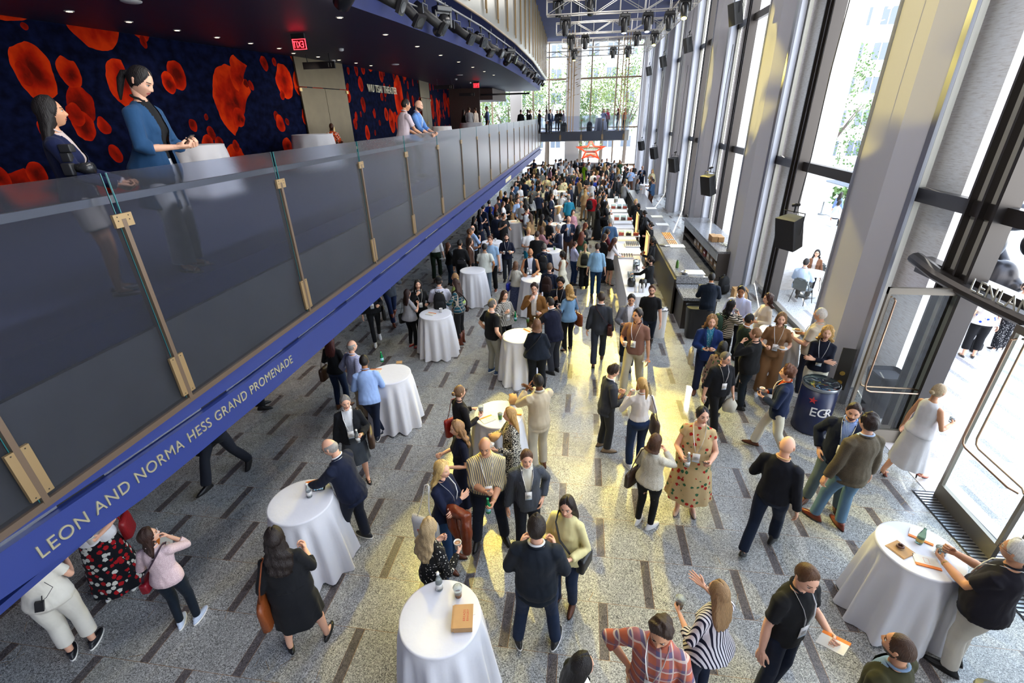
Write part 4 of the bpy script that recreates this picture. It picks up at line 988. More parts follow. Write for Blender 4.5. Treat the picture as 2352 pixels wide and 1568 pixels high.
mb = MB(); mb.tube([(fasx(y)+.02, y, 7.97) for y in ys], .035, 6); mb.build('trim_tier', [mat('tier_rail', (.30, .22, .15), .4, .6)], kind='structure', smooth=True)
y = 6.0; n = 0
while y < 47:
    mb = MB(); x = fasx(y)+.03; dx = (fasx(y+.3)-fasx(y-.3))/.6; X = T(x, y, 0, rz=math.atan2(1, dx)-PI/2)
    mb.box((-.01, -.03, 8.25), (.05, .03, 11.15), 0, X); mb.box((-.01, .06, 8.15), (.04, .09, 10.2), 0, X)
    structure('trim_strip', mb, [BRZ]); y += 1.85+.0*n; n += 1
# ------------------------------------------------------------------ outside
LEAF = mat('leaf_green', (.10, .17, .045), .7, var=.6, vscale=2.5); LEAF2 = mat('leaf_pale', (.24, .30, .10), .7, var=.6, vscale=2.5); BARK = mat('bark', (.12, .09, .07), .9)
def tree(x, y, h, w, label, leaf, n=1500, z0=0.0, seed=1):
    r = thing('tree', label, 'tree', (x, y, z0), 0, 'trees outside the windows'); rs = np.random.RandomState(seed)
    mb = MB(); mb.tube([(0, 0, 0), (.1, 0, h*.3), (0, .1, h*.6)], [.22, .17, .08], 8)
    for k in range(5):
        a = k*1.3; mb.tube([(0, 0, h*.3), (math.cos(a)*w*.4, math.sin(a)*w*.4, h*.6)], [.1, .03], 6)
    mb.build('trunk', [BARK], r)
    C = rs.randn(26, 3)*np.array([w*.32, w*.32, h*.17])+np.array([0, 0, h*.64]); mb = MB()
    V = []; F = []
    for i in range(n):
        c = C[rs.randint(26)]; d = rs.randn(3); d /= np.linalg.norm(d); p = c+d*w*.24*(.7+.4*rs.rand()); a = rs.randn(3); a /= np.linalg.norm(a); b = np.cross(a, rs.randn(3)); b /= np.linalg.norm(b); s = (.10+.12*rs.rand())*.68
        j = len(V); V += [p-a*s, p+b*s*.6, p+a*s, p-b*s*.6]; F.append((j, j+1, j+2, j+3))
    mb.add(V, F); mb.build('crown', [leaf], r)
specs = [(-8.5, 57, 11, 5), (-4.5, 60, 12, 6), (-.5, 58, 9, 4.5), (1.8, 57.5, 11, 5), (4.6, 60, 13, 5), (-12.5, 60, 12, 6)]
for i, (x, y, h, w) in enumerate(specs):
    tree(x, y, h, w, 'pale leafy tree beyond the end window, %s' % ['beside the far staircase', 'seen through the pane next to the white pier', 'straight behind the white pier', 'behind the red star', 'beside the corner pier', 'at the far end of the balcony'][i], LEAF2 if i % 2 else LEAF, 3200, -.5, i)
tree(19.8, 45, 11.5, 5.2, 'tall dense green tree standing below the apartment tower', LEAF, 2600, -1.5, 11)
tree(21.8, 40, 8.5, 4, 'shorter green tree in front of the tall one across the street', LEAF, 1700, -1.5, 12)
tree(26, 47, 10, 5, 'green tree further along the street', LEAF2, 1500, -1.5, 13)
mb = MB(); mb.quad((14.5, -6, -.6), (80, -6, -.6), (80, 110, -.6), (14.5, 110, -.6)); mb.quad((-60, 53, -.6), (14.5, 53, -.6), (14.5, 110, -.6), (-60, 110, -.6)); structure('ground', mb, [mat('plaza_paving', (.52, .52, .52), .7, var=.12, vscale=.5)])
mb = MB(); mb.box((14.5, -6, -.6), (14.9, 60, .0)); structure('trim_plaza', mb, [mat('kerb_stone', (.6, .58, .55), .8)])
mb = MB(); mb.quad((21, 36, -.57), (60, 36, -.57), (60, 47, -.57), (21, 47, -.57)); structure('road', mb, [mat('asphalt', (.13, .14, .16), .8, var=.2)])
def building(label, lo, hi, m, wm, face, nx, nz, win=(.55, .5)):
    r = thing('apartment_building', label, 'building', ((lo[0]+hi[0])/2, (lo[1]+hi[1])/2, lo[2])); c = np.array(r.location)
    mb = MB(); mb.box(np.array(lo)-c, np.array(hi)-c); mb.build('facade', [m], r)
    L = (hi[0]-lo[0]) if face == 'y' else (hi[1]-lo[1]); cnt = 0
    for j in range(nz):
        for i in range(nx):
            if cnt >= 96: return r
            z = (hi[2]-lo[2])*(j+.5)/nz; u = L*(i+.5)/nx; w = L/nx*win[0]/2; h = (hi[2]-lo[2])/nz*win[1]/2; mb = MB(); cnt += 1
            if face == 'y':
                a = lo[0]-c[0]+u; yy = lo[1]-c[1]-.04; mb.box((a-w, yy, z-h), (a+w, yy+.1, z+h)); mb.box((a-.05, yy-.03, z-h), (a+.05, yy, z+h), 1)
                mb.box((a-w-.08, yy-.02, z-h-.12), (a+w+.08, yy+.05, z-h), 1)
            else:
                a = lo[1]-c[1]+u; xx = lo[0]-c[0]-.04; mb.box((xx, a-w, z-h), (xx+.1, a+w, z+h)); mb.box((xx-.03, a-.05, z-h), (xx, a+.05, z+h), 1)
            mb.build('window', wm, r)
    return r
BW = [mat('tower_window', (.10, .12, .15), .2), mat('tower_sill', (.75, .74, .72), .7)]
building('pale grey apartment tower with paired windows behind the tall tree', (22, 62, -.6), (36, 70, 40), mat('tower_brick', (.55, .52, .48), .8), BW, 'y', 6, 13)
building('white concert hall facade across the plaza beyond the end window', (-26, 84, -.6), (8, 92, 22), mat('white_facade', (.72, .71, .70), .8), BW, 'y', 12, 7)
def car(label, x, y, rz, color, van=False):
    r = thing('van' if van else 'car', label, 'van' if van else 'car', (x, y, -.57), rz, None); h = 2.2 if van else 1.45; L = 4.8; mb = MB()
    P = [(-L/2, .35), (L/2, .35), (L/2, .85), (L/2-.9, 1.0), (L/2-1.5, h), (-L/2+.25, h), (-L/2, .95)] if van else [(-L/2, .35), (L/2, .35), (L/2, .8), (L/2-1.1, .95), (L/2-1.9, h), (-L/2+1.0, h), (-L/2+.2, .95), (-L/2, .9)]
    mb.prism(P, -.9, .9, 1); mb.build('body', [mat('car_paint', color, .25, coat=.5)], r)
    mb = MB(); mb.prism([(L/2-1.15, 1.0), (L/2-1.6, h-.08), (-L/2+(.4 if van else 1.1), h-.08), (-L/2+(.4 if van else .5), 1.0)], -.91, .91, 1); mb.build('window', [mat('car_glass', (.03, .04, .05), .1)], r)
    for sx in (-1.45, 1.45):
        for s in (-1, 1):
            mb = MB(); mb.tube([(sx, s*.78, .34), (sx, s*.93, .34)], .34, 16); mb.tube([(sx, s*.93, .34), (sx, s*.94, .34)], .18, 12, 1); mb.build('wheel', [mat('tyre', (.02, .02, .02), .8), mat('hub', (.5, .5, .5), .3, .8)], r)
car('white van parked on the street beyond the terrace', 25.5, 42.5, .15, (.75, .76, .78), True); car('dark car driving behind the outdoor diners', 23.6, 38.5, .1, (.03, .04, .06)); car('silver car further up the street', 31, 42.2, .1, (.45, .46, .48))
mb = MB(); rs = np.random.RandomState(5)
for i in range(900):
    p = np.array([16+10*rs.rand(), 33+1.2*rs.rand(), -.5+1.1*rs.rand()]); a = rs.randn(3)*.14; b = rs.randn(3)*.1; mb.add([p-a, p+b, p+a, p-b], [(0, 1, 2, 3)])
mb.build('hedge', [LEAF], label='low clipped green hedge along the edge of the plaza', category='hedge', kind='thing')
# bronze sculpture on the plaza
sc_ = thing('bronze_sculpture', 'dark cast bronze sculpture of piled abstract forms outside the entrance', 'sculpture', (10.3, 13.6, 0)); mb = MB(); rs = np.random.RandomState(9)
for p, r_ in (((0, 0, .7), .45), ((.5, -.3, 1.2), .4), ((-.4, .4, 1.5), .42), ((.1, -.1, 2.0), .38), ((.7, -.7, 2.2), .34), ((-.5, .5, 2.5), .3), ((.3, -.4, 2.75), .3), ((1.0, -1.1, 1.6), .3), ((1.1, -1.3, .7), .34), ((-.8, .8, .8), .33)):
    mb.ball(p, (r_, r_*.8, r_*1.15), nu=14, nv=10)
for i in range(9):
    a = rs.rand(3)*np.array([1.6, 1.6, 2.2])+np.array([-.8, -.9, .5]); b = rs.rand(3)*np.array([1.6, 1.6, 2.2])+np.array([-.8, -.9, .5]); mb.capsule([a, (a+b)/2+rs.randn(3)*.15, b], [.16, .2, .12], 10)
V, F, N = remesh(*mb.arrays()[:2], .05, 4); B = MB(); B.add(V, F); B.build('casting', [mat('bronze_cast', (.035, .032, .035), .35, .7)], sc_, True)

# ------------------------------------------------------------------ ceiling fittings
DL = mat('downlight_lens', (1.0, .78, .5), .3, emit=2.2); WH = mat('white_fitting', (.62, .62, .62), .5); BLK = mat('black_metal', (.016, .016, .018), .45, .2); BLKG = mat('black_gloss', (.022, .022, .024), .25)
r0 = None; k = 0; ORD = ['first', 'second', 'third', 'fourth', 'fifth', 'sixth', 'seventh', 'eighth', 'ninth', 'tenth', 'eleventh', 'twelfth', 'thirteenth', 'fourteenth']
def downlight(x, y, label):
    global r0
    if r0 is None:
        r0 = thing('downlight', label, 'light', (x, y, 7.22), 0, 'recessed downlights over the balcony'); mb = MB(); mb.rings([(-.012, .075, .075, 0), (0, .08, .08, 0)], 20); mb.build('trim_ring', [WH], r0)
        mb = MB(); mb.rings([(-.014, .05, .05, 0), (-.010, .05, .05, 0)], 16); mb.build('lens', [DL], r0); return r0
    return dup(r0, (x, y, 7.22), 0, label)
for i in range(12): downlight(-9.6+.11*i if i < 7 else wallx(7.5+1.15*i)+.75, 8.0+1.15*i, 'small recessed ceiling light close to the petal wall, %s from the camera' % ORD[i])
for i in range(9): downlight(-5.2+.04*i, 8.7+2.4*i, 'small recessed ceiling light near the balcony edge, %s from the camera' % ORD[i])
for i, (x, y) in enumerate(((-7.8, 8.75), (-7.56, 20.6), (-6.5, 27))):
    mb = MB(); mb.rings([(-.03, .12, .12, 0), (-.015, .16, .16, 0), (0, .165, .165, 0)], 28); o = mb.build('ceiling_speaker', [WH], None, True, label='round white ceiling speaker, '+['nearest one', 'middle one', 'farthest one'][i], category='speaker', group='round ceiling speakers'); o.location = (x, y, 7.22)
for i, (x, y) in enumerate(((-7.36, 15.6), (-9.0, 18.3), (-7.36, 29.6), (-7.33, 33.1))):
    mb = MB(); mb.rings([(-.07, .045, .045, 0), (-.05, .075, .075, 0), (0, .08, .08, 0)], 20); o = mb.build('smoke_detector', [WH], None, True, label='white domed smoke detector on the navy ceiling, '+ORD[i]+' from the camera', category='detector', group='smoke detectors'); o.location = (x, y, 7.22)
RED = mat('exit_red', (1, .02, .03), .4, emit=5.0)
def exit_sign(x, y, z, flip, label):
    r = thing('exit_sign', label, 'sign', (x, y, z)); mb = MB(); mb.box((-.17, -.008, -.11), (.17, .008, .11)); mb.build('sign_plate', [mat('exit_plate', (.10, .004, .01), .3, alpha=.75)], r)
    for s, m in ((1, 'edge'),):
        mb = MB()
        for a, b in (((-.17, -.11), (.17, -.10)), ((-.17, .10), (.17, .11)), ((-.17, -.11), (-.16, .11)), ((.16, -.11), (.17, .11))): mb.box((a[0], -.010, a[1]), (b[0], .010, b[1]))
        mb.build('sign_edge', [RED], r)
    M = Matrix(((1 if not flip else -1, 0, 0, -.125 if not flip else .125), (0, 0, -1, -.012), (0, 1, 0, -.07), (0, 0, 0, 1))); text_obj('sign_text', 'EXIT', .20, M, RED, r, .003, .66)
    mb = MB(); mb.box((-.17, -.03, .11), (.17, .03, .22)); mb.build('housing', [BLK], r); return r
exit_sign(-7.0, 12.6, 6.98, True, 'glowing red exit sign seen mirrored, nearest the camera'); exit_sign(-6.6, 31.5, 6.95, False, 'glowing red exit sign towards the far end of the balcony')
for (px, py, Y, s, lab) in ((733, 150, 16.5, '11', 'nearest'), (1020, 200, 29.5, '12', 'middle'), (1072, 217, 37, '13', 'farthest')):
    p = aty(px, py, Y); r = thing('aisle_sign', 'black hanging aisle sign below the navy ceiling, the %s one' % lab, 'sign', tuple(p)); mb = MB(); mb.box((-.55, -.03, -.10), (.55, .03, .10)); mb.box((-.4, -.01, .1), (-.38, .01, 7.22-p[2])); mb.box((.38, -.01, .1), (.4, .01, 7.22-p[2])); mb.build('sign_board', [BLK], r)
    text_obj('sign_number', s, .17, Matrix(((1, 0, 0, .30), (0, 0, -1, -.034), (0, 1, 0, -.06), (0, 0, 0, 1))), mat('sign_grey', (.35, .35, .3), .5), r, .001)
text_obj('lettering', 'WU TSAI THEATER', .42, Matrix.Translation((wallx(21.6)+.06, 21.6, 6.35)) @ Matrix(((0, 0, 1, 0), (1, 0, 0, 0), (0, 1, 0, 0), (0, 0, 0, 1))), mat('cream_letter', (.75, .68, .5), .4), thing('theater_sign', 'cream raised letters on the petal wall behind the two leaning people', 'lettering'), .02, .9)
mb = MB(); mb.box((-1.9, -.05, -.06), (1.9, .05, .06)); o = mb.build('linear_lamp', [BLK], label='long black linear fixture below the far end of the balcony ceiling', category='light'); p = aty(1160, 216, 40); o.location = tuple(p)

# stage lighting -----------------------------------------------------
YEL = mat('lens_yellow', (1, .9, .12), .3, emit=14); CYN = mat('lens_white', (.8, .95, 1), .3, emit=14); DKL = mat('lens_dark', (.04, .045, .05), .08); AMB = mat('lens_warm', (1, .8, .5), .3, emit=18)
_MH = {}
def moving_head(loc, rz, label, tilt=15, lens=DKL, group='moving heads on the ceiling truss', s=1.0):
    r = thing('moving_head_light', label, 'stage light', tuple(loc), rz, group); r.scale = (s,)*3; X = T(0, 0, -.28, rx=R_(tilt))
    mb = MB(); mb.rbox((-.17, -.12, -.10), (.17, .12, .0), .02); mb.tube([(-.08, 0, 0), (-.08, 0, .07)], .02, 6); mb.tube([(.08, 0, 0), (.08, 0, .07)], .02, 6); mb.build('base', [BLKG], r)
    mb = MB()
    for q in (-1, 1): mb.rbox((q*.165-.03, -.06, -.36), (q*.165+.03, .06, -.06), .02)
    mb.box((-.17, -.05, -.13), (.17, .05, -.10)); mb.build('yoke', [BLKG], r)
    mb = MB(); mb.rings([(-.30, .085, .085, 0), (-.28, .10, .10, 0), (-.05, .125, .125, 0), (.10, .12, .13, 0), (.16, .08, .09, 0)], 18, X=X); mb.build('head', [BLKG], r, True)
    mb = MB(); mb.rings([(-.305, .078, .078, 0), (-.296, .078, .078, 0)], 18, X=X); mb.build('lens', [lens], r); return r
def profile_spot(loc, rz, label, tilt=55, s=1.0):
    r = thing('profile_spotlight', label, 'stage light', tuple(loc), rz, 'profile spotlights along the upper balcony'); r.scale = (s,)*3; X = T(0, 0, -.30, rx=R_(tilt))
    mb = MB(); mb.tube([(0, 0, 0), (0, 0, -.12)], .02, 6); mb.box((-.03, -.02, -.02), (.03, .02, .05)); mb.build('clamp', [BLK], r)
    mb = MB(); mb.tube([(-.12, 0, -.30), (-.12, 0, -.14), (.12, 0, -.14), (.12, 0, -.30)], .012, 6); mb.build('yoke', [mat('yoke_steel', (.12, .13, .15), .4, .6)], r)
    mb = MB(); mb.tube([(0, 0, .26), (0, 0, .24), (0, 0, .05), (0, 0, .0), (0, 0, -.38)], [.06, .10, .11, .085, .085], 14, 0, X); mb.tube([(0, 0, -.36), (0, 0, -.40)], .098, 14, 0, X); mb.build('barrel', [BLK], r, True)
    mb = MB(); mb.box((-.11, -.11, -.45), (.11, .11, -.39), 0, X); mb.box((-.075, -.112, -.44), (-.02, -.118, -.40), 1, X); mb.build('gel_frame', [BLK, mat('gel_label', (.5, .55, .03), .5)], r)
    mb = MB(); mb.rings([(-.456, .08, .08, 0), (-.45, .08, .08, 0)], 16, X=X); mb.build('lens', [DKL], r); return r
PIPE = mat('pipe_grey', (.30, .30, .31), .4, .7)
mb = MB(); mb.tube([(fasx(y)-.12, y, 7.80) for y in np.arange(5, 41, 1.5)], .028, 8); mb.tube([(fasx(y)-.30, y, 7.55) for y in np.arange(5, 41, 1.5)], .02, 8)
for y in np.arange(6, 41, 2.5): mb.tube([(fasx(y)-.12, y, 7.8), (fasx(y)-.12, y, 8.0)], .012, 6)
mb.build('lighting_pipe', [PIPE], None, True, label='curved grey pipe carrying stage lights along the upper balcony edge', category='pipe')
y = 8.3; i = 0
while y < 38.5:
    loc = (fasx(y)-.16, y, 7.78); at_ = 'number %s of the row from the camera' % (ORD[i] if i < 14 else 'far '+ORD[min(i-14, 13)])
    if i in (1, 5, 12): moving_head((loc[0], y, 7.75), .8, 'black moving head under the upper balcony, '+at_, 65, AMB if i == 1 else DKL, 'moving heads along the upper balcony', 1.5 if i == 1 else 1.25)
    else: profile_spot(loc, -1.9+rng.uniform(-.3, .4), 'black profile spotlight under the upper balcony, '+at_, 60+rng.uniform(-15, 10), 1.2)
    y += 1.0+.03*i; i += 1
# trusses
ALU = mat('truss_aluminium', (.55, .53, .50), .35, .85)
def truss(p, q, h, label):
    p = np.array(p, float); q = np.array(q, float); L = np.linalg.norm(q-p); X = T(*p, rz=math.atan2(q[1]-p[1], q[0]-p[0])); mb = MB(); w = h*.42
    for a, b in ((-w, 0), (w, 0), (-w, h), (w, h)): mb.tube([(0, a, b), (L, a, b)], .022, 6, 0, X)
    n = max(2, int(L/.75)); s = L/n
    for i in range(n+1):
        for a in (-w, w): mb.tube([(s*i, a, 0), (s*i, a, h)], .014, 5, 0, X)
        for b in (0, h): mb.tube([(s*i, -w, b), (s*i, w, b)], .014, 5, 0, X)
        if i < n:
            for a in (-w, w): mb.tube([(s*i, a, h if i % 2 else 0), (s*i+s, a, 0 if i % 2 else h)], .012, 5, 0, X)
    mb.tube([(L*.2, 0, h), (L*.2, 0, 10.88-p[2])], .008, 5, 0, X); mb.tube([(L*.8, 0, h), (L*.8, 0, 10.88-p[2])], .008, 5, 0, X)
    return mb.build('lighting_truss', [ALU], None, False, label=label, category='truss', group='aluminium lighting trusses')
TRS = [(20, 8.43, -1.5, 2.25), (26, 8.62, -1.5, 3.15), (32, 8.70, -1.5, 3.2)]
for (Y, z, a, b), w in zip(TRS, ('nearest', 'middle', 'farthest')): truss((a, Y, z), (b+.5, Y, z), .44, 'aluminium box truss spanning the hall, the %s one' % w)
truss((3.35, 17, 8.45), (3.35, 33, 8.7), .40, 'aluminium box truss running along the window side'); truss((-3.2, 43, 9.3), (3.5, 43, 9.3), .35, 'thin box truss close to the end window')
for px, py, Y, lens, tl, dn in ((1283, 0, 20, DKL, 5, 0), (1357, 0, 20, DKL, 5, 0), (1299, 38, 20, DKL, 8, .0), (1436, 30, 20, CYN, 5, 0), (1489, 30, 20, CYN, 10, 0), (1312, 82, 26, DKL, 8, 0), (1345, 82, 26, DKL, 4, 0), (1464, 75, 26, CYN, 6, 0),
                          (1319, 113, 32, YEL, 8, 0), (1409, 108, 32, CYN, 8, 0), (1443, 106, 32, YEL, 5, 0), (1540, 25, 20, DKL, 20, 0), (1505, 75, 26, YEL, 25, 0), (1574, 12, 18, YEL, 25, 0)):
    p = aty(px, py, Y); p[2] = {20: 8.38, 26: 8.57, 32: 8.65, 18: 8.4}[Y] if py > 5 else 8.95; i += 1
    moving_head(p, PI+.2*math.sin(i), 'moving head %s, %s' % ({20: 'under the nearest truss', 26: 'under the middle truss', 32: 'under the farthest truss', 18: 'at the window end of the nearest truss'}[Y] if py > 5 else 'on top of the nearest truss', {1283: 'near the balcony', 1357: 'at its centre', 1299: 'dark, near the balcony', 1436: 'lit white, inner one', 1489: 'lit white, outer one', 1312: 'dark, near the balcony', 1345: 'dark, next to the centre', 1464: 'lit white', 1319: 'lit yellow, near the balcony', 1409: 'lit white', 1443: 'lit yellow, near the windows', 1540: 'dark, over the windows', 1505: 'lit yellow', 1574: 'lit yellow'}[px]), tl, lens)
# hung loudspeakers
def speaker(loc, rz, tilt, label, s=1.0):
    r = thing('hanging_loudspeaker', label, 'speaker', tuple(loc), rz, 'hanging loudspeakers by the windows'); r.scale = (s,)*3; X = T(0, 0, 0, rx=R_(tilt))
    mb = MB(); mb.prism([(-.19, .16), (.19, .16), (.24, -.10), (.24, -.16), (-.24, -.16), (-.24, -.10)], -.34, .34, 2, 0, X); mb.build('cabinet', [mat('speaker_black', (.020, .021, .024), .5)], r)
    mb = MB(); mb.box((-.22, -.168, -.32), (.22, -.160, .32), 0, X); mb.build('grille', [mat('speaker_grille', (.012, .012, .014), .7, bump=.5, bscale=300)], r)
    mb = MB(); mb.tube([(-.26, 0, 0), (-.26, 0, .44), (.26, 0, .44), (.26, 0, 0)], .012, 6); mb.tube([(0, 0, .42), (0, 0, .62)], .02, 6); mb.tube([(-.08, .0, .56), (.08, 0, .60)], .03, 8); mb.build('bracket', [BLK], r)
    mb = MB(); mb.tube([(0, .05, .6), (.03, .07, 1.5), (0, .08, 3.0), (.04, .09, 4.3 if loc[2] < 5 else 3.3)], .010, 5); mb.tube([(-.05, .17, .1), (-.12, .3, .25), (-.03, .1, .55)], .007, 5); mb.build('cable', [mat('cable_black', (.01, .01, .01), .6)], r); return r
for i, y in enumerate((9.58, 16.2, 22.7, 29.4, 36.2)): speaker((3.95, y, 3.15), R_(-62), 14, 'black loudspeaker hung low beside the windows, %s from the camera' % ORD[i], .88)
for i, y in enumerate((16.2, 22.9, 29.7, 36.0)): speaker((3.98, y, 7.65), R_(-80), 14, 'black loudspeaker hung high beside the windows, %s from the camera' % ORD[i], .78)
GOLD = mat('gold_leaf', (.62, .42, .18), .35, .8)
for x, lab in ((-1.15, 'beside the white pier'), (2.8, 'near the corner pier')):
    r = thing('hanging_sculpture', 'tall golden hanging sculpture of leaf shapes, '+lab, 'sculpture', (x, 40.5, 5.2)); mb = MB()
    for dx in (-.22, 0, .2): mb.tube([(dx, 0, -1.2), (dx, 0, 5.5)], .035, 6)
    mb.build('pole', [mat('pole_brass', (.30, .19, .09), .4, .7)], r); mb = MB(); rs = np.random.RandomState(int(x*10) % 99)
    for k in range(64):
        z = 1.0+k*.065; a = rs.rand()*6.28; d = .25+.45*rs.rand(); c = np.array([math.cos(a)*d, math.sin(a)*d, z]); u = np.array([math.cos(a), math.sin(a), .25])*.17; v = np.cross(u, (0, 0, 1))*.45
        mb.add([c-u, c-v*.8+(0, 0, .02), c+u, c+v*.8+(0, 0, .02), c-(0, 0, .02)], [(0, 1, 2), (0, 2, 3), (0, 4, 1), (2, 4, 3), (1, 4, 2), (3, 4, 0)])
    mb.build('leaf_blade', [GOLD], r)
# ------------------------------------------------------------------ cocktail tables
LINEN = mat('white_linen', (.70, .70, .74), .85, sheen=.15, bump=.12, bscale=14)
def cocktail(x, y, label, z=0.0, h=1.07, r=.385, seed=0, lod=1, group='cocktail tables in white cloths'):
    t = thing('cocktail_table', label, 'table', (x, y, z), 0, group); mb = MB(); mb.rings([(h-.03, r-.01, r-.01, 0), (h-.006, r-.01, r-.01, 0)], 40); mb.rings([(0, .25, .25, 0), (.03, .24, .24, 0), (.04, .04, .04, 0), (h-.03, .035, .035, 0)], 20); mb.build('table_frame', [mat('table_steel', (.3, .3, .3), .4, .7)], t)
    seg = 96 if lod else 48; prof = []; mb = MB()
    for i, q in enumerate((0, .02, .05, .12, .25, .45, .7, .9, 1.0)): prof.append(((h-.004)*(1-q)+.012*q, q))
    V = [(0, 0, h)]; rows = []
    for rr in (.3, .7, .96): rows.append([(rr*r*math.cos(2*PI*k/seg), rr*r*math.sin(2*PI*k/seg), h) for k in range(seg)])
    for zz, q in prof:
        row = []
        for k in range(seg):
            a = 2*PI*k/seg; f = math.sin(a*11+seed+1.3*math.sin(a*2+seed))+.4*math.sin(a*19+seed*2); R = r*(1+.06*q)+q**.8*(.075+.055*f) if q > .05 else r*1.0
            low = .03*math.sin(a*4+seed)*q; row.append((R*math.cos(a), R*math.sin(a), max(.006, zz-low*(q > .8))))
        rows.append(row)
    for row in rows: V += row
    F = [(0, 1+k, 1+(k+1) % seg) for k in range(seg)]
    for i in range(len(rows)-1): F += [(1+i*seg+k, 1+(i+1)*seg+k, 1+(i+1)*seg+(k+1) % seg, 1+i*seg+(k+1) % seg) for k in range(seg)]
    mb.add(V, F); c = mb.build('tablecloth', [LINEN], None, True, label='white floor-length cloth of the '+' '.join(label.replace('cocktail ', '').replace('tall ', '').split()[:11]), category='tablecloth', group='white tablecloths')
    c.location = (x, y, z+.002); return t
TB = [(-1.17, 2.69, 'tall cocktail table with a brown bakery box, nearest the camera'), (-3.3, 3.91, 'tall cocktail table beside the bald man in a navy suit'), (-3.38, 7.07, 'tall cocktail table with the man in a light blue shirt leaning on it'),
      (-1.17, 6.02, 'tall cocktail table with orange booklets and a green juice cup'), (3.67, 4.03, 'tall cocktail table beside the white-haired man with glasses'), (-1.19, 8.93, 'tall cocktail table between the tan jacket and the navy suit'),
      (-3.37, 9.97, 'tall cocktail table behind the person with a black backpack'), (-3.23, 13.46, 'tall cocktail table with green bottles and a small black bag'), (-1.26, 12.75, 'tall cocktail table of the man in a navy vest'),
      (-3.26, 16.98, 'tall cocktail table with an orange card on top, by the balcony'), (-1.0, 15.85, 'tall cocktail table beside the man in a navy suit and lanyard'), (-2.9, 20.6, 'tall cocktail table beside the maroon sweater'),
      (-1.0, 20.2, 'tall cocktail table beside the woman in a black top and jeans'), (-1.0, 24.4, 'tall cocktail table beside the teal sweater'), (-2.9, 27.3, 'tall cocktail table deep in the crowd by the balcony'), (-1.3, 29.5, 'tall cocktail table beside the man eating in a dark suit'),
      (4.0, 32.2, 'tall cocktail table beside the man in a bright blue blazer'), (4.1, 37.5, 'tall cocktail table behind the bright blue blazer, near the end window'), (4.22, 9.63, 'tall cocktail table between the column and the striped sweater')]
for i, (x, y, lab) in enumerate(TB): cocktail(x, y, lab, seed=i*1.7, lod=1 if y < 14 else 0)
for i, (px, py, X, lab) in enumerate(((450, 325, -8.0, 'tall cocktail table on the balcony behind the denim jacket'), (717, 308, -8.6, 'tall cocktail table on the balcony by the bronze door'), (1082, 278, -7.6, 'long cloth-covered table on the far balcony'), (1014, 282, -6.6, 'tall cocktail table on the balcony past the two men'))):
    p = atx(px, py, X); cocktail(p[0], p[1], lab, BZ, 1.0 if i != 2 else 1.0, (.5, .62, .75, .45)[i], seed=30+i, lod=0)
cocktail(1.35, 44.6, 'wide white table on the far bridge', 3.9, 1.0, .45, seed=40, lod=0)

# ------------------------------------------------------------------ small items
def cyl_obj(name, prof, m, loc, lab, cat, group=None, seg=20, parts=(), rx=0, rz=0):
    r = thing(name, lab, cat, tuple(loc), rz, group); mb = MB(); mb.lathe(prof, seg); o = mb.build('cup_body' if 'cup' in name else 'vessel', [m], r, True); o.rotation_euler = (rx, 0, 0)
    for nm, pf, mm in parts:
        mb = MB(); mb.lathe(pf, seg); o = mb.build(nm, [mm], r, True); o.rotation_euler = (rx, 0, 0)
    return r
GREENG = mat('green_bottle_glass', (.01, .30, .10), .08, trans=.5, ior=1.3); CLEARG = mat('clear_plastic', (.72, .80, .82), .08, trans=.75, ior=1.2); PAPER = mat('paper_white', (.75, .74, .72), .7); COFFEE = mat('coffee', (.16, .07, .025), .3); KRAFT = mat('kraft_paper', (.46, .27, .12), .8, var=.12, vscale=9); ORANGE = mat('booklet_orange', (.78, .20, .02), .6); CREAM = mat('booklet_cream', (.72, .68, .58), .6)
def bottle(loc, lab, green=True, s=1.0, group='small bottles on tables'):
    m = GREENG if green else CLEARG; r = cyl_obj('bottle', [(.030*s, 0), (.033*s, .01*s), (.033*s, .11*s), (.028*s, .135*s), (.014*s, .18*s), (.013*s, .21*s)], m, loc, lab, 'bottle', group, 18, (('cap', [(.015*s, .205*s), (.015*s, .225*s)], PAPER if not green else mat('cap_green', (.02, .3, .1), .5)), ('bottle_label', [(.0337*s, .035*s), (.0337*s, .09*s)], mat('label_paper', (.7, .7, .68) if not green else (.25, .55, .62), .6)))); return r
def cup(loc, lab, kind='hot', group='cups'):
    if kind == 'hot': return cyl_obj('cup', [(.030, 0), (.041, .095), (.043, .095), (.043, .10), (.038, .10), (.036, .082)], PAPER, loc, lab, 'cup', group, 20, (('coffee', [(.036, .080), (.036, .083)], mat('latte', (.45, .25, .12), .4)),))
    if kind == 'lid': return cyl_obj('cup', [(.030, 0), (.041, .10)], mat('cup_cream', (.62, .55, .42), .6), loc, lab, 'cup', group, 20, (('lid', [(.044, .098), (.043, .112), (.036, .118)], PAPER), ('sleeve', [(.0345, .025), (.040, .07)], KRAFT)))
    if kind == 'juice': return cyl_obj('cup', [(.028, 0), (.036, .085)], mat('green_juice', (.05, .14, .015), .3), loc, lab, 'cup', group, 18, (('rim', [(.0365, .085), (.038, .105)], CLEARG),))
    return cyl_obj('cup', [(.032, 0), (.036, .045), (.034, .046)], mat('iced_coffee', (.20, .09, .035), .25), loc, lab, 'cup', group, 20, (('rim', [(.0365, .045), (.045, .125), (.046, .128)], CLEARG),))
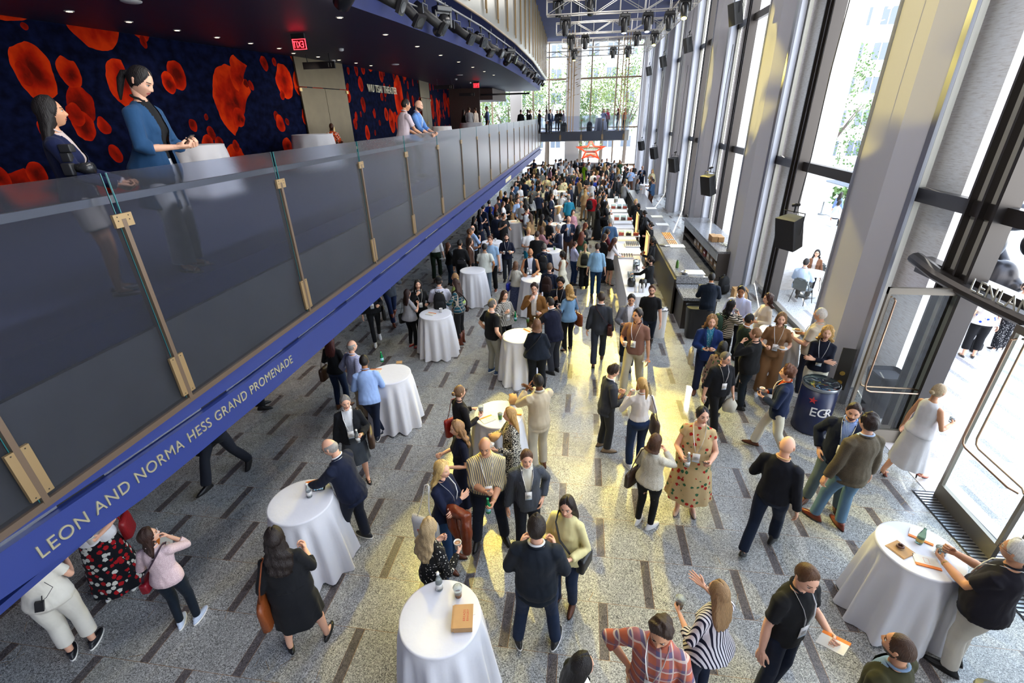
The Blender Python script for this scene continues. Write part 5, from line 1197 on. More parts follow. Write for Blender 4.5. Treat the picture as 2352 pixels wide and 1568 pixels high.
def booklet(loc, rz, lab, w=.15, h=.21):
    r = thing('booklet', lab, 'booklet', tuple(loc), rz, 'orange-edged booklets'); mb = MB(); mb.box((-w/2, -h/2, 0), (w/2, h/2, .008)); mb.build('booklet_cover', [CREAM], r); mb = MB(); mb.box((-w/2-.002, -h/2-.001, -.0005), (-w/2+.03, h/2+.001, .0095)); mb.build('booklet_spine', [ORANGE], r)
    mb = MB(); 
    for a in ((-.035, .02, .035, .022), (-.035, -.022, .035, -.02), (-.035, -.02, -.033, .02), (.033, -.02, .035, .02)): mb.box((a[0]+.01, a[1], .008), (a[2]+.01, a[3], .0088))
    mb.build('booklet_motif', [ORANGE], r); return r
def napkin(loc, rz, lab, m=PAPER, w=.13):
    mb = MB(); mb.box((-w/2, -w/2, 0), (w/2, w/2, .004)); mb.box((-w/2+.01, -w/2+.005, .004), (w/2-.03, w/2-.02, .008)); o = mb.build('napkin', [m], label=lab, category='napkin', group='napkins'); o.location = tuple(loc); o.rotation_euler = (0, 0, rz); return o
# table 0
hT = 1.075
def tp(px, py): return tuple(at(px, py, hT))
bx = tp(1065, 1425); r = thing('bakery_box', 'brown kraft paper bakery box with red lettering on the nearest table', 'box', (bx[0], bx[1], hT), R_(10)); mb = MB(); mb.box((-.085, -.11, 0), (.085, .11, .065)); mb.build('box_body', [KRAFT], r); mb = MB(); mb.box((-.09, -.115, .065), (.09, .115, .07)); mb.box((-.105, -.11, .01), (-.088, .11, .066)); mb.build('box_lid', [KRAFT], r)
RL = mat('red_print', (.45, .04, .02), .6)
for k, s in enumerate(('BREADS', 'BAKERY')): text_obj('box_print', s, .030, Matrix(((0, 1, 0, .015+.03*k-.012), (-1 if 0 else 1, 0, 0, -.045), (0, 0, 1, .0702), (0, 0, 0, 1))) if 0 else Matrix(((0, -1, 0, .02+.032*k), (1, 0, 0, -.05), (0, 0, 1, .0702), (0, 0, 0, 1))), RL, r, .0004)
bottle(tp(1010, 1352), 'clear glass water bottle on the nearest table', False, 1.05); cup(tp(1053, 1368), 'iced coffee in a clear cup on the nearest table', 'iced'); napkin(tp(1072, 1402), .5, 'white paper napkins beside the bakery box')
booklet(tp(722, 1112), R_(-62), 'cream booklet with orange spine on the table of the navy suit'); bottle(tp(712, 1140), 'clear water bottle with a red label beside the phone', False, .95)
ph = thing('phone', 'black smartphone with lit screen on the table of the navy suit', 'phone', tp(733, 1122), R_(-70)); mb = MB(); mb.rbox((-.037, -.075, 0), (.037, .075, .008), .003); mb.build('phone_body', [BLKG], ph)
mb = MB()
for i in range(4):
    for j in range(6): mb.box((-.028+i*.0155, -.06+j*.02, .008), (-.018+i*.0155, -.049+j*.02, .0085), (i+j) % 2)
mb.build('screen_icons', [mat('icon_a', (.2, .5, .8), .4, emit=.6), mat('icon_b', (.7, .7, .7), .4, emit=.5)], ph)
bottle(tp(878, 830), 'green bottle beside the man in a light blue shirt', True, .95); booklet(tp(862, 852), R_(-80), 'booklet lying open behind the light blue shirt'); napkin(tp(917, 832), .3, 'crumpled brown bag on the table of the light blue shirt', KRAFT, .11)
booklet(tp(1120, 963), R_(-50), 'booklet with orange spine near the woman in a black jacket'); booklet(tp(1185, 947), R_(90), 'all-orange booklet beside the brown paper bag', .14, .19); cup(tp(1149, 962), 'small cup of green juice on the round table', 'juice'); cup(tp(1105, 948), 'clear cup with a straw beside the black jacket', 'iced'); napkin(tp(1130, 950), 0, 'white napkin in the middle of the round table')
def pbag(loc, lab, s=1.0, m=KRAFT):
    mb = MB(); rs = np.random.RandomState(int(abs(loc[0]*100)) % 97); V = []
    mb.rings([(0, .06*s, .04*s, 0), (.05*s, .075*s, .055*s, 0), (.10*s, .06*s, .035*s, .01), (.15*s, .05*s, .012*s, .02)], 14); v = mb.V[0]; v += rs.randn(*v.shape)*.006*s; o = mb.build('paper_bag', [m], None, True, label=lab, category='bag', group='brown paper bags'); o.location = tuple(loc); o.rotation_euler = (1.2, 0, rs.rand()*6); return o
pbag(tuple(np.array(tp(1180, 930))+(0, 0, .04)), 'crumpled brown paper bag on the round table', 1.1)
napkin(tp(2068, 1262), .5, 'brown paper bag laid flat under a pastry', KRAFT, .19); booklet(tp(2116, 1232), R_(55), 'booklet folded open behind the green bottle'); booklet(tp(2128, 1290), R_(75), 'cream booklet in front of the white-haired man')
o = cyl_obj('bottle', [(.030, 0), (.032, .01), (.034, .10), (.026, .14), (.014, .19), (.014, .21)], mat('pale_green_glass', (.35, .60, .50), .08, trans=.7, ior=1.3), tp(2110, 1246), 'pale green mineral water bottle near the white-haired man', 'bottle', 'small bottles on tables', 18, (('bottle_label', [(.0345, .03), (.0345, .07)], mat('yellow_label', (.6, .45, .1), .5)),))
mb = MB(); mb.tube([(.034*math.cos(t)*(1-.06*t), .034*math.sin(t)*(1-.06*t), .012+.004*t) for t in np.linspace(0, 9, 28)], .012, 8); o = mb.build('pastry', [mat('dark_pastry', (.09, .03, .015), .35)], None, True, label='small dark glazed pastry on a brown paper bag', category='pastry'); o.location = tuple(np.array(tp(2066, 1260))+(0, 0, .01))
cyl_obj('cup_lid_tub', [(.045, 0), (.05, .07), (.052, .075)], CLEARG, tp(2158, 1272), 'clear plastic tub with a domed lid on the table', 'tub', None, 20, (('lid', [(.054, .075), (.052, .085), (.03, .088)], CLEARG),))
for px, py, g, lab in ((1228, 750, 0, 'clear bottle between the navy suit and the tan jacket'), (1064, 598, 1, 'green bottle nearest the small black bag'), (1072, 594, 1, 'tall green bottle behind the small black bag'), (1212, 632, 0, 'clear bottle in front of the man in a navy vest'), (1795, 742, 1, 'green bottle between the white blouse and the tan outfit')): bottle(tp(px, py), lab, bool(g), 1.0)
cup(tp(1212, 740), 'glass of green juice in front of the tan jacket', 'juice'); booklet(tp(1215, 757), .8, 'yellow booklet under the navy suit hand'); booklet(tp(1238, 629), .4, 'open notebook beside the man in a navy vest')
r = thing('handbag', 'small black handbag standing on the table with green bottles', 'bag', tp(1060, 606)); mb = MB(); mb.rbox((-.13, -.05, 0), (.13, .05, .14), .03); mb.build('bag_body', [BLKG], r, True); mb = MB(); mb.tube([(-.08, 0, .14), (-.05, 0, .19), (.05, 0, .19), (.08, 0, .14)], .008, 6); mb.build('bag_strap', [BLK], r)
for i, (tx, ty) in enumerate(((-3.26, 16.98), (-1.0, 15.85), (-2.9, 20.6), (-1.0, 20.2), (-3.37, 9.97), (4.22, 9.63), (4.0, 32.2), (-1.0, 24.4))):
    nm = TB[[9, 10, 11, 12, 6, 18, 16, 13][i]][2].replace('tall cocktail table', 'table'); nm = ' '.join(nm.split()[:11])
    booklet((tx-.1, ty-.05, hT), i*1.1, 'orange-spined booklet on the '+nm); cup((tx+.12, ty+.08, hT), 'small cup on the '+nm, ('hot', 'juice', 'hot', 'iced')[i % 4])

# ------------------------------------------------------------------ granite bar
def granite():
    m, nt, b, out = newmat('granite'); tc = node(nt, 'ShaderNodeTexCoord'); vo = node(nt, 'ShaderNodeTexVoronoi'); vo.inputs['Scale'].default_value = 110; lk(nt, tc.outputs['Object'], vo.inputs['Vector']); sc = node(nt, 'ShaderNodeSeparateColor'); lk(nt, vo.outputs['Color'], sc.inputs[0])
    r = node(nt, 'ShaderNodeValToRGB'); r.color_ramp.interpolation = 'CONSTANT'; e = r.color_ramp.elements; e[0].color = (.05, .05, .055, 1); e[1].position = .25; e[1].color = (.24, .25, .27, 1)
    for p, c in ((.55, .35), (.8, .15)): q = e.new(p); q.color = (c, c*1.02, c*1.06, 1)
    lk(nt, sc.outputs[0], r.inputs[0]); lk(nt, r.outputs[0], b.inputs['Base Color']); b.inputs['Roughness'].default_value = .2; return m
GR = granite(); BARF = mat('bar_front_bronze', (.055, .045, .038), .3, .5, var=.2, vscale=2)
bar = thing('bar_counter', 'long grey granite bar counter with a dark bronze front', 'counter', (3.2, 20, 0)); mb = MB(); mb.box((-.55, -6.95, 0), (-.45, 9.5, 1.04)); mb.box((-.5, -6.95, 0), (.35, -6.9, 1.04)); mb.build('bar_front', [BARF], bar)
mb = MB(); mb.box((-.5, -6.94, 1.04), (-.15, 9.5, 1.12)); mb.box((-.5, -6.97, .93), (.48, -6.90, 1.12)); mb.build('bar_top', [GR], bar); mb = MB(); mb.box((-.44, -6.85, 0), (.40, 9.5, .84)); mb.box((-.15, -6.9, .84), (.46, 9.5, .90)); mb.build('bar_worktop', [GR], bar)
b2 = thing('service_counter', 'lower granite end of the bar with a black box on it', 'counter', (3.2, 12.5, 0)); mb = MB(); mb.box((-.5, -.6, .84), (.42, .5, .92)); mb.build('counter_top', [GR], b2); mb = MB(); mb.box((-.46, -.5, 0), (.38, .5, .84)); mb.build('counter_base', [BARF], b2)
mb = MB(); mb.box((-.16, -.12, 0), (.16, .12, .16)); mb.box((-.12, -.125, .02), (.12, -.12, .1), 1); o = mb.build('utensil_box', [BLK, mat('utensil_steel', (.5, .5, .52), .2, .9)], label='black utensil box on the low end of the bar', category='box'); o.location = (3.35, 12.45, .92)
CB = mat('cutting_board', (.74, .73, .68), .5); TRAY = mat('steel_tray', (.6, .6, .62), .2, .9)
for i, (px, py) in enumerate(((1600, 625), (1575, 565), (1535, 497), (1522, 515), (1505, 478))):
    p = at(px, py, .91); mb = MB(); mb.box((-.28, -.22, 0), (.28, .22, .015)); o = mb.build('cutting_board', [CB], label='white cutting board on the bar worktop, %s from the camera' % ORD[i], category='board', group='white cutting boards'); o.location = (3.42, p[1], .905)
for i, (px, py, c) in enumerate(((1530, 534, (.75, .35, .04)), (1545, 552, (.65, .36, .16)), (1520, 541, (.7, .3, .1)))):
    p = at(px, py, 1.0); r = thing('food_tray', 'tray of small pastries on the bar, %s from the camera' % ORD[i], 'tray', (3.3, p[1], .91), 0, 'pastry trays on the bar'); mb = MB(); mb.box((-.22, -.3, 0), (.22, .3, .02)); mb.build('tray_base', [CB], r); mb = MB()
    for a in range(6):
        for b_ in range(8): mb.ball((-.17+a*.068, -.24+b_*.068, .035), (.026, .026, .018), nu=8, nv=5)
    mb.build('canape', [mat('canape', c, .6)], r, True)
cyl_obj('juice_bottle', [(.04, 0), (.045, .01), (.045, .16), (.03, .2), (.028, .23)], mat('green_juice', (.05, .14, .015), .3), (2.85, 13.9, 1.12), 'bottle of green juice on the bar', 'bottle', None, 18, (('bottle_neck', [(.030, .23), (.032, .25)], CLEARG),)); cyl_obj('serving_platter', [(.02, 0), (.17, .015), (.18, .02)], TRAY, (2.88, 16.5, 1.12), 'oval steel platter on the bar', 'platter', None, 28)
cyl_obj('steel_bowl', [(.05, 0), (.11, .06), (.115, .08), (.10, .065)], TRAY, (2.95, 13.3, 1.12), 'shiny steel bowl on the bar near the juice bottle', 'bowl', None, 24)
# ledge along the windows
lg = thing('window_ledge', 'grey granite window ledge with pale cabinet doors below', 'cabinet', (4.95, 19.2, 0)); mb = MB(); mb.box((-.40, -3.05, .95), (.55, 2.75, 1.02)); mb.build('ledge_top', [GR], lg); GP = mat('pale_panel', (.38, .40, .42), .4)
for k in range(6): mb = MB(); mb.box((-.40, -3.05+k*.967+.01, .70), (-.37, -3.05+(k+1)*.967-.01, .94)); mb.build('cabinet_door', [GP], lg)
mb = MB(); mb.box((-.36, -3.05, 0), (.5, -3.0, .95)); mb.box((-.36, 2.7, 0), (.5, 2.75, .95)); mb.box((.1, -3.0, 0), (.5, 2.7, .95)); mb.box((-.36, -3.0, .3), (.1, 2.7, .33)); mb.build('cabinet_carcass', [mat('carcass_dark', (.06, .05, .045), .6)], lg)
for k in range(7): mb = MB(); h = .22+.05*(k % 3); mb.box((-.14, -.16, 0), (.14, .16, h)); mb.box((-.145, -.1, h*.4), (-.14, .1, h*.7), 1); o = mb.build('storage_box', [mat('box_tan', [(.40, .28, .16), (.33, .2, .12), (.5, .4, .3), (.25, .05, .05)][k % 4], .8), PAPER], label='cardboard box stored under the window ledge, %s from the column' % ORD[k], category='box', group='boxes under the ledge'); o.location = (4.78, 16.5+k*.55, .33)
for k, (dx, n) in enumerate(((0, 26), (.17, 24))):
    for j in range(2):
        mb = MB(); mb.rbox((-.10, -.12, 0), (.10, .12, .20-.02*j), .01)
        for z in range(9): mb.box((-.102, -.122, .01+z*.02), (.102, .122, .014+z*.02), 1)
        o = mb.build('container_stack', [KRAFT, mat('kraft_dark', (.28, .15, .06), .8)], label='stack of kraft food containers on the ledge, %s' % (['nearest the column', 'second from the column', 'third from the column', 'farthest from the column'][k*2+j]), category='containers', group='kraft containers on the ledge'); o.location = (4.75+j*.22, 17.55+dx*1.6, 1.02)
mb = MB(); rs = np.random.RandomState(4)
for k in range(40): mb.ball((rs.randn()*.09, rs.randn()*.12, .02+.03*rs.rand()), (.03, .02, .012), nu=7, nv=5)
o = mb.build('wrapped_snacks', [mat('snack_wrap', (.65, .62, .48), .4)], None, True, label='heap of small wrapped snacks on the window ledge', category='snacks', kind='stuff'); o.location = (5.0, 17.0, 1.02)
# ------------------------------------------------------------------ buffet
WOOD = mat('board_wood', (.45, .27, .13), .6)
for i, (ya, yb, x0, x1) in enumerate(((11.9, 15.9, 1.26, 1.99), (16.1, 19.9, 1.30, 2.1), (20.1, 24.6, 1.35, 2.2), (25.0, 27.8, 1.4, 2.3))):
    t = thing('buffet_table', 'buffet table under white cloth, %s from the camera' % ORD[i], 'table', ((x0+x1)/2, (ya+yb)/2, 0), 0, 'buffet tables'); w = (x1-x0)/2; L = (yb-ya)/2; mb = MB(); mb.box((-w+.03, -L+.03, .86), (w-.03, L-.03, .90))
    for a in (-1, 1):
        for b_ in (-1, 1): mb.tube([(a*(w-.08), b_*(L-.1), 0), (a*(w-.08), b_*(L-.1), .88)], .018, 8)
    mb.build('table_frame', [mat('table_steel', (.3, .3, .3), .4, .7)], t)
    P = []; n = 40
    for (a, b_), (c, d) in (((-w, -L), (w, -L)), ((w, -L), (w, L)), ((w, L), (-w, L)), ((-w, L), (-w, -L))):
        for k in range(n): P.append((a+(c-a)*k/n, b_+(d-b_)*k/n))
    N_ = len(P); V = [(x, y, .915) for x, y in P]
    for z, q in ((.905, .05), (.6, .4), (.3, .7), (.015, 1)):
        for k, (x, y) in enumerate(P): f = 1+ (.05+.03*math.sin(k*.9+i)+.02*math.sin(k*2.3))*q; V.append((x*(1+ (f-1)*1.0), y+(math.copysign(.05+.03*math.sin(k*.9), y) if abs(abs(y)-L) < .01 else 0)*q, z))
    F = [tuple(range(N_))]+[(j*N_+k, (j+1)*N_+k, (j+1)*N_+(k+1) % N_, j*N_+(k+1) % N_) for j in range(4) for k in range(N_)]
    mb = MB(); mb.add(V, F); o = mb.build('tablecloth', [LINEN], None, False, label='white cloth over the buffet table, %s from the camera' % ORD[i], category='tablecloth', group='buffet cloths'); o.location = ((x0+x1)/2, (ya+yb)/2, 0)
def tray(px, py, w, l, lab, z=.93):
    p = at(px, py, z); mb = MB(); mb.box((-w/2, -l/2, 0), (w/2, l/2, .03)); mb.box((-w/2+.02, -l/2+.02, .03), (w/2-.02, l/2-.02, .032), 1); o = mb.build('serving_tray', [PAPER, CB], label=lab, category='tray', group='serving trays on the buffet'); o.location = (p[0], p[1], z); return p
PARF = [mat('parfait', (.62, .50, .42), .5), mat('berry', (.14, .03, .03), .5)]
gl0 = None
for ti, (px, py, nx, ny, lab) in enumerate(((1452, 563, 7, 5, 'white tray of small glass parfaits'), (1437, 590, 6, 3, 'white tray of filled dessert glasses near the juice'))):
    p = tray(px, py, .52, .55 if ti == 0 else .34, lab)
    for a in range(nx):
        for b_ in range(ny):
            loc = (p[0]-.2+a*.4/(nx-1), p[1]-(.2 if ti == 0 else .11)+b_*(.4 if ti == 0 else .22)/(ny-1), .962)
            if gl0 is None: gl0 = cyl_obj('dessert_glass', [(.022, 0), (.027, .045), (.026, .046)], PARF[0], loc, 'small filled dessert glass on the parfait tray', 'glass', 'dessert glasses on the buffet', 10, (('topping', [(.02, .046), (.014, .058)], PARF[1]), ('rim', [(.0275, .045), (.029, .06)], CLEARG)))
            else: dup(gl0, loc, 0, 'small filled dessert glass on the parfait tray' if ti == 0 else 'small filled dessert glass near the juice dispenser')
apple = None; AP = mat('apple_red', (.62, .05, .02), .3, var=.7, vscale=9)
for ri, (px, py, z) in enumerate(((1440, 548, .98), (1425, 512, .98), (1415, 485, .98))):
    p = at(1437+0*ri, py, z); st = thing('display_stand', 'white two-level display stand with fruit boxes, %s from the camera' % ORD[ri], 'stand', (1.78, p[1], .92), 0, 'display stands'); mb = MB(); mb.box((-.42, -.12, .16), (.42, .16, .18)); 
    for a in (-.4, .39): mb.box((a, -.1, 0), (a+.012, .14, .16))
    mb.build('shelf', [PAPER], st)
    for k in range(3):
        bxx = thing('fruit_box', 'clear box of %s on the %s display stand, %s' % (('red apples', 'dark plums', 'red apples')[k], ('nearest', 'middle', 'farthest')[ri], ('aisle side', 'centre', 'bar side')[k]), 'box', (1.78-.27+k*.27, p[1]+.02, 1.10), 0, 'clear fruit boxes'); mb = MB()
        for a, b_, c, d in ((-.1, -.09, .1, -.088), (-.1, .088, .1, .09), (-.1, -.09, -.098, .09), (.098, -.09, .1, .09)): mb.box((a, b_, 0), (c, d, .2))
        mb.build('box_wall', [DGL], bxx); rs = np.random.RandomState(ri*3+k)
        for q in range(22):
            loc = (1.78-.27+k*.27-.065+.043*(q % 4), p[1]+.02-.06+.06*((q//4) % 3), 1.135+.055*(q//12)); 
            if apple is None:
                mb = MB(); mb.rings([(-.030, .010, .010, 0), (-.028, .020, .020, 0), (0, .034, .034, 0), (.020, .028, .028, 0), (.026, .012, .012, 0), (.020, .003, .003, 0)], 12); apple = mb.build('apple', [AP], None, True, label='red apple in a clear display box', category='apple', group='apples in the display boxes'); apple.location = loc
            else:
                o = apple.copy(); LINK.append(o); o.location = loc
                if k == 1: o['label'] = 'dark plum in a clear display box'; o['category'] = 'plum'; o['group'] = 'plums in the display boxes'; o.name = 'plum'; o.material_slots[0].link = 'OBJECT'; o.material_slots[0].material = mat('plum_dark', (.07, .015, .02), .3)
for px, py, c, lab in ((1461, 615, (.045, .12, .012), 'glass dispenser of green juice being filled'), (1440, 462, (.75, .42, .03), 'glass dispenser of orange juice further down the buffet')):
    p = at(px, py, 1.0); r = thing('juice_dispenser', lab, 'dispenser', (min(1.8, p[0]), p[1], .92)); mb = MB(); mb.lathe([(.10, 0), (.10, .05), (.085, .06)], 20); mb.build('dispenser_base', [TRAY], r, True); mb = MB(); mb.lathe([(.088, .06), (.10, .09), (.10, .19)], 20); mb.build('juice', [mat('juice_'+lab[20:26], c, .2)], r, True); mb = MB(); mb.lathe([(.103, .06), (.103, .32), (.09, .33)], 20, cap=False); mb.build('glass_wall', [CLEARG], r, True)
for i in range(3): cyl_obj('coffee_pot', [(.06, 0), (.075, .03), (.07, .17), (.05, .2), (.045, .22), (.02, .24)], TRAY, (1.72+.0*i, 13.95+.28*i, .92), 'polished steel coffee pot on the buffet, %s from the camera' % ORD[i], 'pot', 'steel coffee pots', 20, (('pot_lid', [(.046, .22), (.03, .25), (.01, .26)], BLK),))
for i in range(12): cyl_obj('drinking_glass', [(.026, 0), (.03, .10)], CLEARG, (1.45+.075*(i % 3), 13.5+.085*(i//3), .92), 'empty drinking glass in the block beside the juice dispenser', 'glass', 'empty glasses on the buffet', 12)
for k, (px, py, lab) in enumerate(((1455, 640, 'black soup urn near the end of the buffet'), (1465, 650, 'black airpot at the end of the buffet'))): cyl_obj('urn', [(.09, 0), (.11, .05), (.11, .16), (.09, .22), (.03, .25)], BLKG, (1.45+k*.3, 12.75-.1*k, .92), lab, 'urn', None, 20)
for i in range(3): cyl_obj('white_bottle', [(.035, 0), (.035, .2), (.015, .25)], PAPER, (1.52+.1*i, 12.25, .92), 'tall white bottle at the end of the buffet, %s' % ('aisle side', 'middle', 'bar side')[i], 'bottle', 'white bottles', 14)
SCR = mat('screen_orange', (.85, .42, .12), .4, emit=.9)
for i, (px, py) in enumerate(((1463, 600), (1442, 540))):
    y = (15.6, 18.9)[i]; r = thing('menu_board', 'upright orange menu board behind the buffet, %s' % ('nearest', 'farther')[i], 'sign', (2.16, y, 0)); mb = MB(); mb.box((-.02, -.36, .9), (.02, .36, 1.75)); mb.tube([(0, 0, 0), (0, 0, .9)], .02, 8); mb.box((-.15, -.2, 0), (.15, .2, .02)); mb.build('board_frame', [mat('frame_tan', (.42, .28, .16), .5)], r); mb = MB(); mb.box((-.024, -.32, .94), (-.019, .32, 1.71)); mb.build('board_face', [SCR], r)
# bins
r = thing('waste_bin', 'tall white waste bin with a steel lid at the end of the buffet', 'bin', (2.08, 11.45, 0)); mb = MB(); mb.rings([(0, .17, .12, 0), (.75, .19, .14, 0)], 24, pw=3.5); mb.build('bin_body', [PAPER], r); mb = MB(); mb.rings([(.75, .195, .145, 0), (.80, .18, .13, 0), (.83, .12, .08, 0)], 24, pw=3); mb.build('bin_lid', [TRAY], r, True)
r = thing('waste_bin', 'large black waste bin in front of the low bar end', 'bin', (3.05, 11.55, 0)); mb = MB(); mb.rings([(0, .26, .19, 0), (.80, .31, .23, 0), (.84, .32, .24, 0)], 28, pw=4, cap=False); mb.build('bin_body', [BLK], r); mb = MB(); mb.rings([(.78, .29, .21, 0), (.79, .29, .21, 0)], 28, pw=4); mb.build('bin_liner', [mat('liner', (.01, .01, .012), .3)], r)
r = thing('covered_bin', 'square bin under a black stretch cover just outside the entrance', 'bin', (5.72, 8.35, 0)); mb = MB(); mb.rings([(0, .20, .20, 0), (.85, .27, .27, 0), (.88, .26, .26, 0)], 28, pw=6, cap=False); mb.rings([(.80, .22, .22, 0), (.81, .22, .22, 0)], 28, pw=6); mb.build('bin_cover', [mat('stretch_black', (.012, .012, .018), .7)], r)
r = thing('plastic_tote', 'dark grey plastic tote with a lid at the bottom corner of the floor', 'tote', (3.62, 2.55, 0), R_(-25)); mb = MB(); mb.rings([(0, .22, .15, 0), (.9, .27, .2, 0)], 28, pw=5); mb.build('tote_body', [mat('tote_grey', (.03, .033, .04), .5)], r); mb = MB(); mb.rings([(.9, .29, .22, 0), (.93, .285, .215, 0), (.96, .25, .18, 0)], 28, pw=5); mb.build('tote_lid', [mat('tote_lid', (.07, .08, .10), .5)], r)
# drinks barrel
r = thing('drinks_cooler', 'round navy drinks cooler with a clear lid beside the column', 'cooler', (4.28, 7.72, 0)); mb = MB(); mb.lathe([(.26, 0), (.29, .03), (.285, .9)], 40); mb.build('cooler_barrel', [mat('cooler_navy', (.008, .014, .055), .35)], r, True); mb = MB(); mb.lathe([(.292, .90), (.30, .92), (.30, .95), (.29, .96)], 40, cap=False); mb.build('cooler_rim', [mat('rim_grey', (.25, .27, .3), .3, .6)], r, True)
mb = MB(); mb.lathe([(.27, .84), (.27, .86)], 32); mb.build('ice', [mat('ice', (.6, .62, .65), .4, bump=1, bscale=60)], r); mb = MB(); mb.lathe([(.288, .955), (.25, .985), (.02, .995)], 36); mb.build('clear_lid', [DGL], r, True)
for k, ch in enumerate('EGR'):
    a = R_(-118+k*22); text_obj('cooler_letter', ch, .24, Matrix.Translation((.292*math.cos(a), .292*math.sin(a), .42)) @ Matrix.Rotation(a+PI/2, 4, 'Z') @ Matrix(((1, 0, 0, -.06), (0, 0, -1, 0), (0, 1, 0, 0), (0, 0, 0, 1))), PAPER, r, .004)
a = R_(-128); st5 = [((.07 if i % 2 == 0 else .028)*math.sin(i*PI/5), (.07 if i % 2 == 0 else .028)*math.cos(i*PI/5)) for i in range(10)]
mb = MB(); mb.prism(st5, -.296, -.290, 1, 0, T(0, 0, .72, rz=a+PI/2)); mb.build('cooler_star', [mat('star_red', (.55, .03, .04), .5)], r)
for k in range(14):
    aa = k*2.4; d = .05+.17*((k*37 % 11)/11); c = [(.6, .08, .05), (.65, .45, .05), (.1, .2, .55), (.65, .65, .62), (.62, .25, .05)][k % 5]; mb = MB(); mb.tube([(0, 0, 0), (.07, .01, 0)], .02, 8); mb.tube([(.07, .01, 0), (.085, .01, 0)], .012, 8); o = mb.build('juice_bottle', [mat('drink_%d' % (k % 5), c, .4)], None, True, label='small colourful drink lying on the ice of the cooler', category='bottle', group='drinks in the cooler'); o.location = (4.28+d*math.cos(aa), 7.72+d*math.sin(aa), .885); o.rotation_euler = (0, 0, k*1.1)
# things by the second column
def backpack(M, lab, color='101114', s=1.0, name='backpack', straps=True):
    r = mkobj(name, None, label=lab, category='backpack', group=None); r.matrix_world = M; mb = MB(); mb.rings([(0, .13, .07, 0), (.04, .155, .09, 0), (.30, .15, .085, 0), (.40, .12, .07, 0), (.45, .07, .045, 0), (.46, .03, .02, 0)], 28, pw=3.2, X=T(s=s)); mb.build('bag_body', [fabric(color, rough=.7)], r, True)
    mb = MB(); mb.rings([(.05, .11, .035, -.085), (.10, .12, .045, -.085), (.22, .115, .04, -.085), (.26, .09, .02, -.085)], 20, pw=3, X=T(s=s)); mb.build('bag_pocket', [fabric(color, rough=.7)], r, True); mb = MB(); mb.tube([(-.03, .02, .45), (-.02, .03, .49), (.02, .03, .49), (.03, .02, .45)], .008, 6, X=T(s=s)); mb.build('bag_handle', [BLK], r)
    if straps:
        for q in (-1, 1): mb = MB(); mb.tube([(q*.06, .07, .42), (q*.085, .115, .44), (q*.10, .23, .36), (q*.11, .245, .25), (q*.13, .13, .14), (q*.13, .08, .08)], .020, 7, flat=.35, X=T(s=s)); mb.build('shoulder_strap', [fabric(color, rough=.7)], r, True)
    return r
p = at(1665, 652); backpack(T(4.55, 14.9, 0, rz=.6), 'bulging black backpack on the floor against the second column', s=1.25)
mb = MB(); mb.box((-.2, -.16, 0), (.2, .16, .34)); mb.box((-.12, -.165, .12), (.10, -.16, .24), 1); mb.tube([(-.1, 0, .34), (-.05, -.2, .55), (.12, -.35, .30), (.2, -.4, .02)], .012, 6, 2); o = mb.build('cardboard_box', [KRAFT, PAPER, BLK], label='open cardboard box with cables beside the black backpack', category='box'); o.location = (4.92, 14.45, 0)
# wall plates on the near column
r = thing('wall_panel', 'tall black control plate with two round brass buttons on the column', 'panel', (5.10, 8.72, .35), R_(-17)); 
mb = MB(); mb.box((-.11, -.17, .0), (.11, -.155, .88)); mb.build('plate', [mat('plate_black', (.02, .015, .012), .3)], r)
for z in (.16, .36): mb = MB(); mb.tube([(0, -.17, z), (0, -.185, z)], .045, 18); mb.build('push_button', [mat('brass_button', (.6, .38, .1), .25, .9)], r)
mb = MB(); mb.box((-.07, -.008, -.11), (.07, .008, .11)); mb.tube([(0, -.008, .02), (0, -.03, .02)], .03, 12); o = mb.build('strobe_alarm', [WH], label='white fire alarm strobe on the near column jamb', category='alarm'); o.location = (5.0, 9.97, 2.0); o.rotation_euler = (0, 0, R_(-90))
# ------------------------------------------------------------------ star bar at the end
r = thing('far_bar', 'dark bar counter with a grey top below the red star', 'counter', (.5, 43.9, 0)); mb = MB(); mb.box((-2.4, -.4, 0), (2.6, .3, 1.12)); mb.build('counter_front', [mat('far_bar_front', (.045, .04, .042), .5)], r); mb = MB(); mb.box((-2.45, -.45, 1.12), (2.65, .35, 1.38)); mb.build('counter_top', [mat('far_bar_top', (.22, .23, .25), .4)], r)
r = thing('star_shelf', 'large red star-shaped bottle shelf above the far bar', 'shelf', (.58, 45.5, 1.30)); R1, R2 = 1.18, .46; c0 = 1.0
star = [((R1 if i % 2 == 0 else R2)*1.2*math.sin(i*PI/5), c0+(R1*.82 if i % 2 == 0 else R2)*math.cos(i*PI/5)*1.0) for i in range(10)]; inner = [(x*.70, c0+(z-c0)*.70) for x, z in star]; mb = MB()
for y in (-.16, .10):
    n = 10; V = [(x, y, z) for x, z in star]+[(x, y, z) for x, z in inner]; mb.add(V, [(i, (i+1) % n, n+(i+1) % n, n+i) for i in range(n)])
V = [(x, -.16, z) for x, z in star]+[(x, .10, z) for x, z in star]; mb.add(V, [(i, (i+1) % 10, 10+(i+1) % 10, 10+i) for i in range(10)]); V = [(x, -.16, z) for x, z in inner]+[(x, .10, z) for x, z in inner]; mb.add(V, [(i, (i+1) % 10, 10+(i+1) % 10, 10+i) for i in range(10)])
mb.build('star_frame', [mat('star_orange', (.85, .075, .015), .5)], r); mb = MB()
for z, w in ((.40, .36), (.93, .70), (1.28, .16)): mb.box((-w, -.15, z-.03), (w, .09, z))
mb.build('shelf_board', [mat('star_orange', (.85, .075, .015), .5)], r); mb = MB(); mb.add([(x, .09, z) for x, z in star], [tuple(range(10))]); mb.build('star_back', [mat('star_back', (.75, .60, .52), .7)], r)
sb = None
